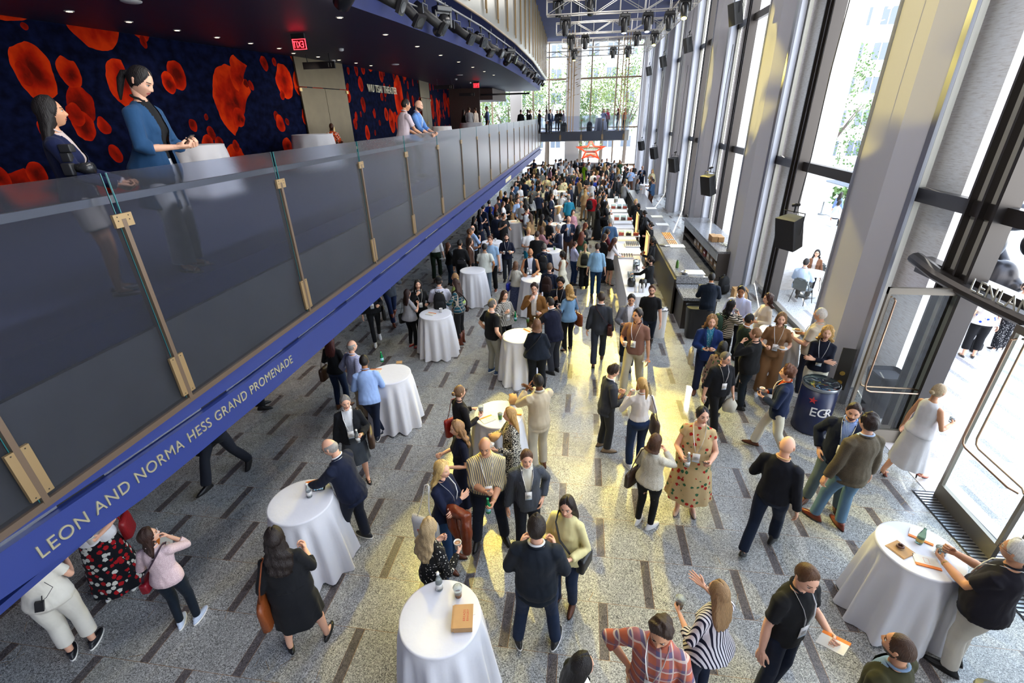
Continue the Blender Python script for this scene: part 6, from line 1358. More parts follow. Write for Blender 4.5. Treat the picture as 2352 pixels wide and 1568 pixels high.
def star_bottle(loc, lab, *a): return cyl_obj('bottle', [(.040, 0), (.040, .13), (.034, .16)], mat('star_bottle_glass', (.55, .68, .70), .3), loc, lab, 'bottle', 'bottles in the red star shelf', 12, (('bottle_neck', [(.034, .16), (.016, .21), (.016, .27)], mat('star_bottle_neck', (.03, .28, .08), .4)),))
for z, w, n in ((.93, .58, 14), (.40, .34, 9), (1.28, .09, 3)):
    for k in range(n):
        loc = (.58-w+2*w*k/(n-1), 45.42, 1.30+z)
        if sb is None: sb = star_bottle(loc, 'green-necked bottle standing in the red star shelf', True, 1.2, 'bottles in the red star shelf')
        else: dup(sb, loc, 0)
for sx in ((-.36, -.15), (.36, .15)): pass
# ------------------------------------------------------------------ what people hold and carry
def W2(W, p): p = np.array([*p, 1.0]); return (W@p)[:3]
def hand_at(W, pts, k, off=(0, .085, -.038)): return W2(W, (pts[k][1]@np.array([*off, 1.0]))[:3])
def phone(loc, rz, lab, pitch=.6):
    r = thing('phone', lab, 'phone', tuple(loc), rz, 'phones in hands'); r.rotation_euler = (pitch, 0, rz); mb = MB(); mb.rbox((-.036, -.075, 0), (.036, .075, .009), .003); mb.build('phone_body', [BLKG], r)
    mb = MB(); mb.box((-.032, -.07, .009), (.032, .07, .0096)); mb.build('phone_screen', [mat('screen_dark', (.03, .035, .05), .1)], r); return r
def hold(what, W, pts, k, who, ang):
    p = hand_at(W, pts, k); q = (p[0], p[1], p[2]-.05)
    if what == 'hot': cup(q, 'white paper cup of coffee held by '+who, 'hot', 'cups in hands')
    elif what == 'lid': cup(q, 'lidded coffee cup with brown sleeve held by '+who, 'lid', 'cups in hands')
    elif what == 'ice': cup(q, 'clear cup of iced drink held by '+who, 'iced', 'cups in hands')
    elif what == 'clear': cyl_obj('glass', [(.026, 0), (.032, .10)], CLEARG, q, 'small clear glass held by '+who, 'glass', 'glasses in hands', 16)
    elif what == 'green': bottle((p[0], p[1], p[2]-.10), 'green bottle held by '+who, True, 1.0, 'bottles in hands')
    elif what == 'water': bottle((p[0], p[1], p[2]-.10), 'clear water bottle held by '+who, False, 1.0, 'bottles in hands')
    elif what == 'phone': phone((p[0], p[1], p[2]+.01), ang, 'dark phone held by '+who)
    elif what == 'book': o = booklet((p[0], p[1], p[2]), ang+.3, 'cream and orange booklet held by '+who); o.rotation_euler = (.35, .1, ang+.3)
    elif what == 'paper': o = napkin((p[0], p[1], p[2]), ang, 'sheet of white paper held by '+who, PAPER, .24)
    elif what == 'kraft': pbag((p[0], p[1], p[2]-.03), 'brown paper bag held by '+who, 1.1)
    elif what == 'plate': cyl_obj('plate', [(.04, 0), (.09, .012), (.095, .018)], PAPER, (p[0], p[1], p[2]+.02), 'small plate of food held by '+who, 'plate', 'plates in hands', 20, (('food', [(.05, .014), (.04, .04), (.01, .045)], mat('food', (.5, .28, .1), .6)),))
    elif what == 'sack':
        mb = MB(); mb.rings([(-.30, .05, .04, 0), (-.28, .11, .08, 0), (-.15, .13, .10, 0), (-.05, .07, .05, 0), (.0, .02, .02, 0)], 20); V = mb.V[0]; V += folds(V, np.sign(V)*.7, .01, 2)-V; o = mb.build('cloth_bag', [fabric('c9c4b4')], None, True, label='pale cloth bag hanging from the hand of '+who, category='bag'); o.location = tuple(p)
def tote(W, s, color, lab, w=.30, h=.28, d=.11, z=1.0, y=-.03, x=.27, m=None, strap=True, print_=False):
    m = m or mat('leather_'+color, color, .45, bump=.2, bscale=60); r = mkobj('shoulder_bag', None, label=lab, category='bag'); r.matrix_world = Matrix(W.tolist()) @ T(s*x, y, z-h/2)
    mb = MB(); mb.rings([(-h/2, d*.48, w*.46, 0), (-h*.46, d*.5, w*.5, 0), (h*.3, d*.42, w*.52, 0), (h/2, d*.22, w*.50, 0)], 28, pw=3.5); mb.build('bag_body', [m], r, True)
    if print_: mb = MB(); X_ = s*d*.53; mb.box((X_-.003, -.09, -.02), (X_+.003, .0, .02), 0); mb.box((X_-.003, .01, -.02), (X_+.003, .07, .02), 1); mb.build('bag_print', [mat('print_red', (.5, .02, .03), .7), mat('print_blue', (.02, .12, .5), .7)], r)
    if strap:
        mb = MB()
        for q in (-1, 1): mb.tube([(0, q*w*.3, h/2-.02), (-s*.03, q*w*.16, h*.5+.16), (-s*(x-.15), q*.03, 1.445-z+h/2), (-s*(x-.13), 0, 1.452-z+h/2)], .010, 6, flat=.5)
        mb.build('bag_strap', [m], r, True)
    return r
def crossbody(W, s, color, lab, strapc=None, z=.98, front=.10, size=(.13, .06, .16), back=True):
    m = mat('leather_'+color, color, .4, bump=.2, bscale=60); r = mkobj('shoulder_bag', None, label=lab, category='bag'); r.matrix_world = Matrix(W.tolist()); x, y = s*.22, -.02; sy = 1
    mb = MB(); mb.rbox((x-.05-(.0), y-size[0], z-size[2]), (x+.05, y+size[0], z), .03); mb.build('bag_body', [m], r, True); q = -1
    mb = MB(); mb.tube([(x, y-.08, z), (s*.16, -.15, 1.12), (s*.03, -.165, 1.27), (-s*.08, -.12, 1.42), (-s*.11, 0, 1.475), (-s*.09, .10, 1.41), (0, .175, 1.26), (s*.14, .17, 1.10), (x, y+.08, z)], .016, 6, flat=.3); mb.build('bag_strap', [mat('strap_'+(strapc or color), strapc or color, .6)], r, True); return r
def worn_pack(W, pts, color, lab, s=.95): M = Matrix(W.tolist()) @ Matrix(pts['XU'].tolist()) @ T(0, -.235, 1.0); return backpack(M, lab, color, s)
def settle(g, z0=0.0, r=.60):
    """stand clear of the tables"""
    if z0: return g
    g = np.array(g, float)
    for tx, ty, _ in TB:
        d = g[:2]-(tx, ty); L = np.linalg.norm(d)
        if L < r: g[:2] = np.array((tx, ty))+d/(L+1e-6)*r
    return g
def solve(hd, ft, h, z0):
    if ft is not None:
        g = at(ft[0], ft[1], z0)
        if hd is not None and h is None:
            best = min(np.arange(1.50, 1.96, .01), key=lambda q: abs(proj((g[0], g[1], z0+q))[1]-hd[1])); h = float(best)
            if h > 1.92: h = 1.88; g = at(hd[0], hd[1], z0+h*.995)
        return g, h or 1.7
    h = h or 1.72; g = at(hd[0], hd[1], z0+h*.995); return g, h
def P(label, hd=None, ft=None, rel=180, h=None, z0=0.0, xy=None, grp=None, carry=(), items=(), **k):
    if xy is not None: g = np.array([*xy, z0]); h = h or 1.72
    else: g, h = solve(hd, ft, h, z0); g = settle(g, z0)
    az = math.degrees(math.atan2(g[0], g[1])); face = az+rel; k['h'] = h
    if 'lod' not in k: k['lod'] = 0 if math.hypot(g[0], g[1]) < 7.6 else 1
    fig = figure(**k); r, W, pts = person(fig, label, g, face, z0, grp); ang = -R_(face)
    who = k.get('_who') or label.split(',')[0]
    for side, what in items: hold(what, W, pts, side, label_short(label), ang)
    for c in carry:
        kind, args, kw = c[0], c[1], (c[2] if len(c) > 2 else {})
        if kind == 'tote': tote(W, *args, **kw)
        elif kind == 'cross': crossbody(W, *args, **kw)
        elif kind == 'pack': worn_pack(W, pts, *args, **kw)
    return r, W, pts
def label_short(l):
    l = l.replace('person', 'the person', 1) if l.startswith('person') else 'the '+l
    w = l.split(',')[0].split(); return ' '.join(w[:9])
J_, T_R, SH = 'jeans', 'trousers', 'shirt'
BL, TN = 'blazer', 'tuck'
DJ = ('jeans', '1c2a44'); NAVY_T = ('trousers', '161b29'); BLK_T = ('slim', '121316'); KH = ('trousers', 'a8977c'); WHT_T = ('wide', 'd9d6cc')
BSH = ('dress', '5a2e16'); KSH = ('dress', '0e0d0d'); WSN = ('sneaker', 'dcdcdc')
# nearest rows ---------------------------------------------------------
P('person in white jumpsuit with a radio pack at the back, partly under the blue fascia', ft=(195, 1490), rel=28, h=1.66, sex='f', fat=.45, top=('tee', 'd6d2c6'), sleeve='short', bottom=('crop', 'd6d2c6'), shoes=('sneaker', '14161c'), hair='wavy', hc='4a2c1c', R='cup', L='gest', legs='stand', skin='l')
_g = at(195, 1490); mb = MB(); mb.box((-.035, -.015, -.06), (.035, .015, .06)); mb.tube([(.02, 0, .06), (.02, 0, .13)], .005, 6); mb.tube([(0, -.01, .05), (.06, -.02, .12), (.10, .02, .2), (.04, .02, .28)], .003, 5); o = mb.build('radio_pack', [BLK], label='small black radio pack clipped to the white jumpsuit', category='radio'); a_ = math.atan2(_g[0], _g[1])+R_(28); o.location = (_g[0]-math.sin(a_)*.185, _g[1]-math.cos(a_)*.185, .97); o.rotation_euler = (0, .3, -a_)
P('person in white tee and long dark skirt with red feather print', ft=(285, 1345), rel=205, h=1.66, sex='f', fat=.35, top=('tee', 'dcdce4'), sleeve='short', bottom=('maxi', '0d0f16', 'blotch', '9c1018', .9), hair='long', hc='2a1a12', R='cup', L='cup', items=(('L', 'hot'),), lany=True, badge=False, shoes=('sneaker', 'd8d8e0'), carry=(('tote', (-1, '8c1018', 'red bag behind the feather print skirt'), dict(y=-.15)),))
P('person in pale pink tweed jacket raising a hand to the glasses, brown hair', hd=(362, 1218), ft=(438, 1428), rel=38, sex='f', top=('cardigan', 'b79a9e', 'tweed', 'd8c4c6'), sleeve='three', shirt='d8c4c6', open_=False, bottom=('slim', '0f1a26'), shoes=('sneaker', 'b9c6da'), hair='wavy', hc='2e1810', R='mouth', L='cup', hy=55, hp=-5, glasses='cfcfd2', legs='stand', items=(('L', 'book'),), carry=(('cross', (-1, '7c0a1c', 'crimson crossbody bag on a striped strap against the pink jacket', '2a1026')),))
P('person in black knee-length dress with very long dark wavy hair, seen from behind', hd=(630, 1220), ft=(712, 1478), rel=18, sex='f', fat=.6, top=('dress', '0f1116'), sleeve='three', bottom=('skirt', '0f1116'), shoes=('flat', '0e0e10'), hair='wavy', hc='170d0b', R='cup', L='down', hy=-5, hp=20, legs='wide', carry=(('tote', (-1, '7a3c16', 'large tan leather tote hanging beside the black dress'), dict(w=.34, h=.36, z=.98)),))
P('bald person in navy suit and glasses looking at a phone on the table', hd=(768, 1018), ft=(812, 1255), rel=-52, sex='m', fat=.25, lean=12, top=(BL, '10182e'), bottom=NAVY_T, shoes=('sneaker', '14171f'), hair='ring', hc='8f8a84', glasses='111111', R='table', L='reach', hp=32, hy=-8, legs='hipshot')
P('person with short grey hair in black blazer and untucked white shirt', hd=(790, 906), ft=(832, 1105), rel=186, sex='f', fat=.15, top=('cardigan', '12141a'), open_=True, shirt='d8dae2', bottom=('skirt', '3c4148'), shoes=('sandal', '1a1512'), hair='short', hc='6f6a66', R='down', L='cup', lany=True, hp=18, hy=-12, items=(('L', 'water'),), watch=1, carry=(('tote', (-1, '3a2418', 'brown patterned shoulder bag with tan straps beside the black blazer'), dict(w=.36)),))
P('bald person in blue and white checked shirt and khaki trousers', hd=(802, 783), ft=(838, 960), rel=62, sex='m', fat=.35, top=(SH, 'b4b6cc', 'check', '5d628a'), sleeve='roll', bottom=KH, shoes=('dress', '2a1c12'), hair='ring', hc='8f8a84', R='pocket', L='pocket', lany=True, badge=False)
P('person with long dark red hair in black top and jeans, back turned', hd=(770, 770), ft=(790, 935), rel=35, sex='f', top=('sweater', '101114'), bottom=DJ, shoes=BSH, hair='long', hc='3c1410', R='cup', L='cup', carry=(('tote', (-1, '3a2418', 'brown shoulder bag carried by the red-haired person in black'), {}),))
P('person in light blue shirt leaning on a table with ankles crossed, back turned', hd=(886, 797), ft=(905, 975), rel=8, sex='m', lean=14, top=(SH, '93aee0'), bottom=('jeans', '141d34'), shoes=('sneaker', '1a2334'), hair='short', hc='15100e', R='table', L='table', legs='cross', skin='t')
P('person in dark suit walking with a black satchel, head hidden by the fascia', ft=(530, 1100), rel=232, h=1.8, sex='m', lean=10, top=(BL, '14161c'), bottom=('trousers', '1c1f28'), shoes=KSH, legs='stride', R='bag', L='cup', carry=(('tote', (1, '15120f', 'black leather satchel held by the walking dark suit'), dict(w=.40, h=.28, z=.82, strap=False)),))
P('person in black trousers and shoes mostly hidden above by the fascia', ft=(602, 935), rel=100, h=1.8, sex='m', top=(BL, '121316'), bottom=('trousers', '101115'), shoes=KSH, legs='stand')
P('person in black jacket with a red shoulder bag and hair tied low', hd=(1063, 886), rel=62, h=1.66, sex='f', top=('sweater', '141216'), bottom=('jeans', '8a8474'), shoes=BSH, hair='bun', hc='6b5038', R='cup', L='table', hp=15, items=(), carry=(('tote', (-1, '8c1410', 'bright red slouchy bag on the back of the black jacket'), dict(h=.34, w=.28)),))
P('person in cream blazer with shaved head clapping hands together', hd=(1238, 862), rel=-32, h=1.78, sex='m', top=(BL, 'b9ab92'), shirt='c9c6bc', bottom=('trousers', 'b4ab98'), shoes=BSH, hair='recede', hc='1a1412', beard=1, R='clap', L='clap', skin='d', ft=None, lod=0)
P('person in black and white patterned dress holding a coffee, straight blonde hair', hd=(1208, 936), ft=(1180, 1140), rel=-100, sex='f', fat=.3, top=('dress', 'c9c4b4', 'net', '0f0f12', 1.3), sleeve='long', bottom=('midi', 'c9c4b4', 'net', '0f0f12', 1.3), shoes=('flat', '111111'), hair='long', hc='a98450', R='elbow', L='cup', items=(('L', 'lid'), ('R', 'kraft')))
P('person in short-sleeved navy dress with wavy light brown hair facing the balcony', hd=(1052, 967), rel=-105, h=1.66, sex='f', top=('dress', '0d1228'), sleeve='short', bottom=('midi', '0d1228'), shoes=('flat', '111111'), hair='wavy', hc='8c6a4a', R='cup', L='cup', hp=14, items=(('L', 'lid'),), lod=0)
P('elderly person in yellow striped shirt opening a green bottle', hd=(1100, 1003), ft=(1128, 1240), rel=178, sex='m', fat=.85, top=(TN, 'c9b98a', 'vstripe', '5a5c6e', 1.1), sleeve='roll', bottom=('trousers', '121828'), shoes=KSH, hair='ring', hc='9b958c', R=(.05, .27, 1.17), L=(.04, .30, 1.06), hp=22, hy=12, lany=True, items=(('L', 'green'),), skin='m', legs='wide', watch=1)
P('person in grey checked blazer wearing a badge, brown hair, hands low', hd=(1232, 1031), ft=(1212, 1255), rel=172, sex='m', top=(BL, '33373f', 'check', '4a4f5a', 1.2), shirt='d5d2c4', bottom=('trousers', '12151f'), shoes=BSH, hair='short', hc='4a3020', R='down', L='pocket', lany=True, hp=14)
P('person with long blonde hair in navy sweater, brown leather jacket over the arm', hd=(1010, 1060), rel=128, h=1.70, sex='f', fat=.2, top=('sweater', '0f1730'), sleeve='long', bottom=('jeans', '1c3a5e'), shoes=BSH, hair='wavy', hc='c4a468', R='cross', L='cross', lany=True, hp=8, lod=0, carry=(('tote', (1, 'c9c9c9', 'white tote bag with small red and blue print behind the blonde person'), dict(w=.38, h=.36, z=1.02, y=-.12, print_=True)),))
_w = at(1010, 1060, 1.69); mb = MB(); mb.capsule([(-.05, 0, .0), (.14, .02, -.02), (.20, -.06, -.2), (.22, -.1, -.42)], [.07, .075, .07, .05], 12); mb.capsule([(-.1, .0, -.02), (-.02, -.03, -.2), (.08, -.05, -.34)], [.06, .08, .05], 12); V, F, N = remesh(*mb.arrays()[:2], .014, 3); V = folds(V, N, .012, 3); B = MB(); B.add(V, F); o = B.build('leather_jacket', [mat('cognac_leather', '6b2c10', .35, bump=.3, bscale=30)], None, True, label='folded cognac leather jacket draped over the navy sweater arm', category='jacket'); o.location = (_w[0]+.20, _w[1]-.20, 1.14); o.rotation_euler = (0, 0, -.5)
P('person in pale yellow pleated blouse with a phone and long dark hair', hd=(1296, 1138), ft=(1296, 1385), rel=205, h=None, sex='f', top=('blouse', 'd8cf9a', 'vstripe', 'c9bf88', 1.6), bottom=DJ, shoes=BSH, hair='long', hc='1c1210', R='phone', L='cup', hp=12, hy=-10, items=(('R', 'phone'),), carry=(('cross', (-1, '101012', 'round black crossbody bag on the yellow blouse'), dict(size=(.13, .05, .2))),))
P('person in dark charcoal blazer and jeans, back to the camera, patterned sneakers', hd=(1232, 1196), ft=(1240, 1520), rel=3, sex='m', fat=.3, top=(BL, '151c26'), bottom=('jeans', '15243e'), shoes=('sneaker', '1c1a1a'), hair='quiff', hc='1c120c', R='cup', L='cup', legs='wide', hp=12, collar='d8d8d8')
P('person in black and white logo cardigan with long wavy blonde hair holding coffee', hd=(980, 1198), rel=52, h=1.64, sex='f', top=('sweater', '101012', 'dots', 'bdb9b0', .8), bottom=DJ, shoes=BSH, hair='wavy', hc='a08a66', R='cup', L='cup', hp=18, lod=0, items=(('R', 'hot'),))
P('dark-haired person at the bottom edge, only the head in view', hd=(1332, 1510), rel=62, h=1.66, sex='f', top=('cardigan', '12130f'), bottom=BLK_T, hair='long', hc='120c0b', hp=18, lod=0)
P('person in orange and blue plaid shirt looking down, hand on hip', hd=(1524, 1420), rel=184, h=1.82, sex='m', top=(SH, 'b06048', 'plaid', '46587c', .9), sleeve='roll', bottom=DJ, hair='messy', hc='2e1e14', R='akimbo', L='cup', hp=30, lod=0, lany=True, beard=1, skin='m')
P('person in black and white striped blouse and dark glasses holding iced coffee', hd=(1660, 1345), rel=-58, h=1.67, sex='f', top=('blouse', 'cfccd2', 'vstripe', '14142a', .9), sleeve='three', bottom=('jeans', '101b33'), shoes=('sneaker', '101114'), hair='long', hc='8a6c4a', R='gest', L='cup', hp=10, glasses='0c0c0e', lod=0, items=(('L', 'ice'),), carry=())
P('person in black polo shirt and lanyard holding a booklet and food', hd=(1856, 1298), rel=118, h=1.84, sex='m', top=('polo', '101114'), sleeve='short', bottom=('jeans', '131d30'), hair='short', hc='4c3018', L='cup', R='down', hp=24, hy=18, lany=True, lod=0, items=(('L', 'book'),))
P('person with white hair and black glasses in dark shirt and white trousers', hd=(2238, 1243), ft=(2172, 1520), rel=-82, h=None, sex='m', fat=.8, top=(SH, '17151e'), sleeve='short', bottom=('trousers', 'c9c4b8'), shoes=KSH, hair='side', hc='c4c2bc', R=(.08, .34, 1.20), L=(.06, .33, 1.14), hp=10, glasses='101018', lany=True, badge=False, watch=1, items=(('L', 'clear'),), skin='m')
P('balding bearded person in olive jacket and denim shirt at the bottom corner', hd=(2085, 1472), rel=-78, h=1.78, sex='m', top=('jacket', '33321c'), shirt='6f86a0', bottom=DJ, hair='buzz', hc='3a2414', beard=1, hp=0, hy=-5, lod=0, skin='m')
P('bald person in black sweater and dark jeans seen from behind', hd=(1800, 1006), ft=(1738, 1262), rel=12, sex='m', top=('sweater', '0d0f18'), bottom=('jeans', '0f1a2e'), shoes=('boot', '14120f'), hair=None, R='down', L='cup', hp=6, legs='walk', collar='c9a070')
P('bearded person in navy blazer, blue checked shirt and badge', hd=(1914, 925), ft=(1884, 1160), rel=176, sex='m', fat=.25, top=(BL, '10182c'), shirt=('a9bbe0', 'check', '5f7fc0'), bottom=('trousers', '56646a'), shoes=BSH, hair='short', hc='2a1810', beard=2, R='pocket', L='pocket', lany=True, hp=18, legs='wide')
P('person in brown tweed blazer and light jeans facing the bearded person', hd=(2005, 955), ft=(1940, 1222), rel=-48, sex='m', fat=.2, top=(BL, '4a4236', 'tweed', '5e5444'), shirt='a9bbe0', bottom=('jeans', '5a7890'), shoes=('dress', '6a2610'), hair='messy', hc='24140e', R='down', L='down', hp=4, legs='hipshot', collar='a9bbe0')
P('person in sleeveless white dress walking out of the open door', hd=(2098, 882), ft=(2066, 1098), rel=35, sex='f', fat=.2, top=('tank', 'cfcdd0'), sleeve=None, bottom=('midi', 'c9c6c8'), shoes=('heel', '9a5038'), hair='bun', hc='a08c6e', R='cup', L='down', legs='walk', items=(('R', 'clear'),), skin='m')
P('curly-haired person in navy blazer over an orange polo, white trousers', hd=(1797, 842), ft=(1762, 1040), rel=-92, sex='m', top=(BL, '121f3e'), shirt='a83c0c', bottom=('trousers', 'cfc8b4'), shoes=BSH, hair='curly', hc='5c3620', R='cup', L='phone', hp=8, legs='walk', lany=True, items=(('R', 'hot'), ('L', 'phone')))
P('person in black shirt with grey hair, glasses and a lanyard badge', hd=(1672, 808), ft=(1632, 985), rel=148, sex='m', fat=.35, top=(SH, '111319'), sleeve='roll', bottom=('trousers', '0d0d10'), shoes=WSN, hair='short', hc='5c5650', R='down', L='down', hp=14, hy=-25, glasses='151515', lany=True, legs='walk', items=(('R', 'hot'), ('L', 'sack')))
P('person in beige floral maxi dress with a badge, talking', hd=(1568, 933), ft=(1572, 1170), rel=174, sex='f', fat=.75, top=('dress', 'b59c72', 'floral', 'a02018'), sleeve='cap', bottom=('midi', 'b59c72', 'floral', 'a02018'), shoes=('flat', 'cfae98'), hair='bun', hc='14100f', R='cup', L='cup', hy=-22, hp=4, lany=True, items=(('R', 'water'), ('L', 'phone')))
P('person in cream tweed jacket and black jeans touching the ear, brown handbag', hd=(1512, 1000), ft=(1478, 1205), rel=28, sex='f', fat=.4, top=('sweater', 'aaa492', 'tweed', 'd0cabc', .8), sleeve='long', bottom=('slim', '0e0f12'), shoes=WSN, hair='bob', hc='4a3020', R='mouth', L='cup', hp=8, carry=(('tote', (-1, '2e1a10', 'brown monogram-style handbag with tan trim by the tweed jacket'), dict(w=.36, h=.26, z=.98)),))
P('young person with dark curly hair in slim grey suit looking down', hd=(1422, 838), ft=(1386, 1030), rel=68, sex='m', lean=4, top=(BL, '33363e'), bottom=('trousers', '2c2d30'), shoes=('dress', '8c7458'), hair='messy', hc='2a1a12', R='cup', L='cup', hp=32)
P('person in white blouse and jeans with a blonde ponytail holding coffee', hd=(1478, 870), rel=-22, h=1.68, sex='f', top=(TN, 'd6d0cc'), sleeve='long', bottom=('jeans', '17294a'), shoes=('sneaker', 'c9c9c9'), hair='pony', hc='b8945a', L='high', R='cup', hp=25, hy=-12, lod=0, items=(('L', 'hot'),), carry=(('tote', (1, '4a3c36', 'woven bag with a pink scarf tied to it on the white blouse'), dict(h=.32)),))
# second rows
P('person with wavy dark blond hair in blue blazer over a leaf-print shirt', hd=(1637, 724), ft=(1606, 900), rel=172, sex='m', top=(BL, '142a5c'), shirt=('2a6a84', 'dots', 'b8d0d4'), bottom=('trousers', '101a38'), shoes=BSH, hair='curlylong', hc='8c6844', R='phone', L='phone', hp=6, items=(('R', 'phone'),), carry=(('tote', (1, 'b8aa8c', 'cream canvas bag slung at the side of the blue blazer'), dict(z=.95)),))
P('small person with black hair between the blue blazer and the black shirt', hd=(1662, 786), rel=15, h=1.58, sex='f', top=('blouse', '8c7468', 'floral', '3a2a2a'), bottom=BLK_T, hair='bob', hc='0e0c0c')
P('heavy person in black shirt with light brown hair, hand at the ear', hd=(1716, 754), ft=(1700, 935), rel=-78, sex='m', fat=.75, top=(SH, '0f1012'), bottom=('jeans', '101720'), shoes=KSH, hair='short', hc='7a5638', R='down', L='mouth', hp=4)
P('person in black and white striped sweater with a green backpack, drinking', hd=(1680, 690), rel=58, h=1.66, sex='f', fat=.3, top=('sweater', '0f0f12', 'hstripe', 'c4b8a4', 1.1), bottom=BLK_T, hair='wavy', hc='0f0c0c', R='mouth', L='cup', items=(('R', 'clear'),), carry=(('pack', ('2c4434', 'dark green backpack worn over the striped sweater')),))
P('person in white band-collar shirt with short black hair, looking down', hd=(1705, 656), rel=182, h=1.78, sex='m', fat=.3, top=(SH, 'b9bfe0'), bottom=NAVY_T, hair='short', hc='12100f', R='cup', L='table', hp=26, lany=True, skin='t')
P('person in dark green jacket with black hair at the table by the column', hd=(1722, 722), rel=60, h=1.7, sex='m', top=('jacket', '24301f'), bottom=BLK_T, hair='short', hc='0f0d0c', R='table', L='cup', skin='t')
P('person in loose white blouse with reddish brown curls beside the window', hd=(1785, 686), rel=-120, h=1.68, sex='f', top=('blouse', 'cfc4b4'), bottom=('trousers', '2a2a30'), hair='curlylong', hc='3c1c10', R='table', L='cup', hp=8)
P('person in tan short-sleeved jumpsuit smiling, plate of food in hand', hd=(1797, 717), ft=(1752, 905), rel=176, sex='f', top=('polo', '7c5a3c'), sleeve='short', bottom=('wide', '7c5a3c'), shoes=WSN, hair='bob', hc='7a5a3c', R='cup', L='cup', hp=10, lany=True, items=(('L', 'plate'),), carry=(('tote', (1, '14120f', 'black shoulder bag on the tan jumpsuit'), dict(h=.22)),))
P('white-haired person in pale polo and dark trousers beside the column', hd=(1866, 708), ft=(1835, 905), rel=-72, sex='m', fat=.55, top=('polo', 'b8ad9c'), sleeve='short', bottom=('trousers', '1a1e30'), shoes=WSN, hair='short', hc='cfcbc4', R='cup', L='cup', hp=4, items=(('R', 'plate'),), lany=True, badge=False)
P('person with curly blonde hair, arms crossed over a navy sweater, white trousers', hd=(1890, 750), ft=(1848, 940), rel=178, sex='f', fat=.15, top=('sweater', '0d1122'), bottom=('trousers', 'cfc9b8'), shoes=('sneaker', '5a4a40'), hair='curlylong', hc='b88f54', R='cross', L='cross', lany=True, hp=2)
P('person in dark blue suit standing at the low end of the bar, back turned', hd=(1626, 629), ft=(1612, 775), rel=-4, sex='m', fat=.15, top=(BL, '0f1a2a'), bottom=('trousers', '0e1118'), shoes=KSH, hair='short', hc='0f0c0b', R='table', L='table', lean=6, skin='t')
P('person in black tee and glasses with brown hair next to the white bin', hd=(1476, 654), ft=(1482, 808), rel=183, sex='m', fat=.1, top=('tee', '0e0e11'), sleeve='short', bottom=('jeans', '141c2c'), shoes=('boot', '2a1c14'), hair='quiff', hc='4a3020', R='down', L='down', glasses='151515', beard=1, legs='walk')
P('person in light grey blazer with dark greying hair looking down', hd=(1447, 674), ft=(1436, 838), rel=176, sex='m', top=(BL, '6e7078'), shirt='d8d8e4', bottom=('trousers', '0f1830'), shoes=KSH, hair='quiff', hc='2e2a28', R='cup', L='down', hp=26, legs='walk2', skin='m')
P('person in brown and maroon polo with white cup and booklet, khaki trousers', hd=(1452, 709), ft=(1448, 900), rel=196, sex='m', top=('polo', '7a5648'), collar='3c0c10', sleeve='short', bottom=('trousers', 'a89f88'), shoes=('dress', '6b4220'), hair='quiff', hc='241812', R='cup', L='down', lany=True, hy=25, hp=4, legs='walk', items=(('R', 'hot'), ('L', 'book')), skin='m')
P('person in grey suit walking away with a dark red messenger bag', hd=(1376, 672), ft=(1372, 836), rel=2, sex='m', top=(BL, '2f333b'), bottom=('trousers', '2a2f3a'), shoes=('dress', '4a2414'), hair='short', hc='2a1c14', R='down', L='down', legs='walk', carry=(('cross', (1, '3c1210', 'dark red leather messenger bag on the grey suit'), dict(size=(.17, .06, .24), z=1.05)),))
P('person with curly blonde hair in denim shirt and a tan leather bag', hd=(1318, 656), ft=(1304, 806), rel=-35, sex='f', top=(SH, '6f93b4'), sleeve='roll', bottom=('slim', '101014'), shoes=('heel', '14100e'), hair='curlylong', hc='a07c48', R='cup', L='cup', items=(('L', 'phone'),), carry=(('tote', (1, '8a4620', 'tan leather tote bag on the denim shirt'), dict(h=.32)),))
P('person in navy jacket and grey trousers with thinning hair at the table', hd=(1262, 684), ft=(1272, 855), rel=-45, sex='m', fat=.4, top=(BL, '101328'), bottom=('trousers', '2a2c34'), shoes=KSH, hair='recede', hc='1f1814', R='table', L='reach', lean=10, hp=14)
P('person in dark navy top and wide black trousers, thin bag strap across the back', hd=(1190, 715), ft=(1200, 872), rel=4, sex='f', fat=.65, top=('blouse', '0f1724'), bottom=('wide', '0d1016'), shoes=('flat', '5c2a14'), hair='bob', hc='6b4a34', R='cup', L='cup', carry=(('cross', (-1, '14120f', 'small black bag on a thin chain across the navy back'), dict(size=(.08, .03, .12))),))
P('grey-haired balding person in black tee and pale grey trousers', hd=(1130, 686), ft=(1136, 856), rel=55, sex='m', fat=.6, top=('tee', '0d0e10'), sleeve='short', bottom=('trousers', '8d8c86'), shoes=('sneaker', '22406a'), hair='recede', hc='55504c', R='pocket', L='pocket', lany=True, badge=False)
P('person in black and white houndstooth blouse with long brown hair', hd=(1157, 667), rel=148, h=1.7, sex='f', top=('blouse', 'c9c5bc', 'check', '0f0f12', .5), bottom=BLK_T, shoes=WSN, hair='long', hc='3a2418', R='high', L='cup', hp=18, lany=True, items=(('L', 'green'),))
P('person in tan work jacket over white shirt eating at the table', hd=(1228, 651), rel=188, h=1.8, sex='m', top=('jacket', '6e4a22'), shirt='d8d4d0', bottom=('trousers', '5c4422'), hair='messy', hc='2a1a12', R='mouth', L='cup', glasses='1a1a1a', hp=10, items=(('L', 'clear'),))
P('bearded person with black curly hair in black jacket and lanyard', hd=(1288, 639), rel=190, h=1.76, sex='m', fat=.2, top=('jacket', '101420'), shirt='101014', bottom=BLK_T, hair='afro', hc='0f0c0b', beard=2, R='high', L='cup', lany=True, hp=16, skin='t')
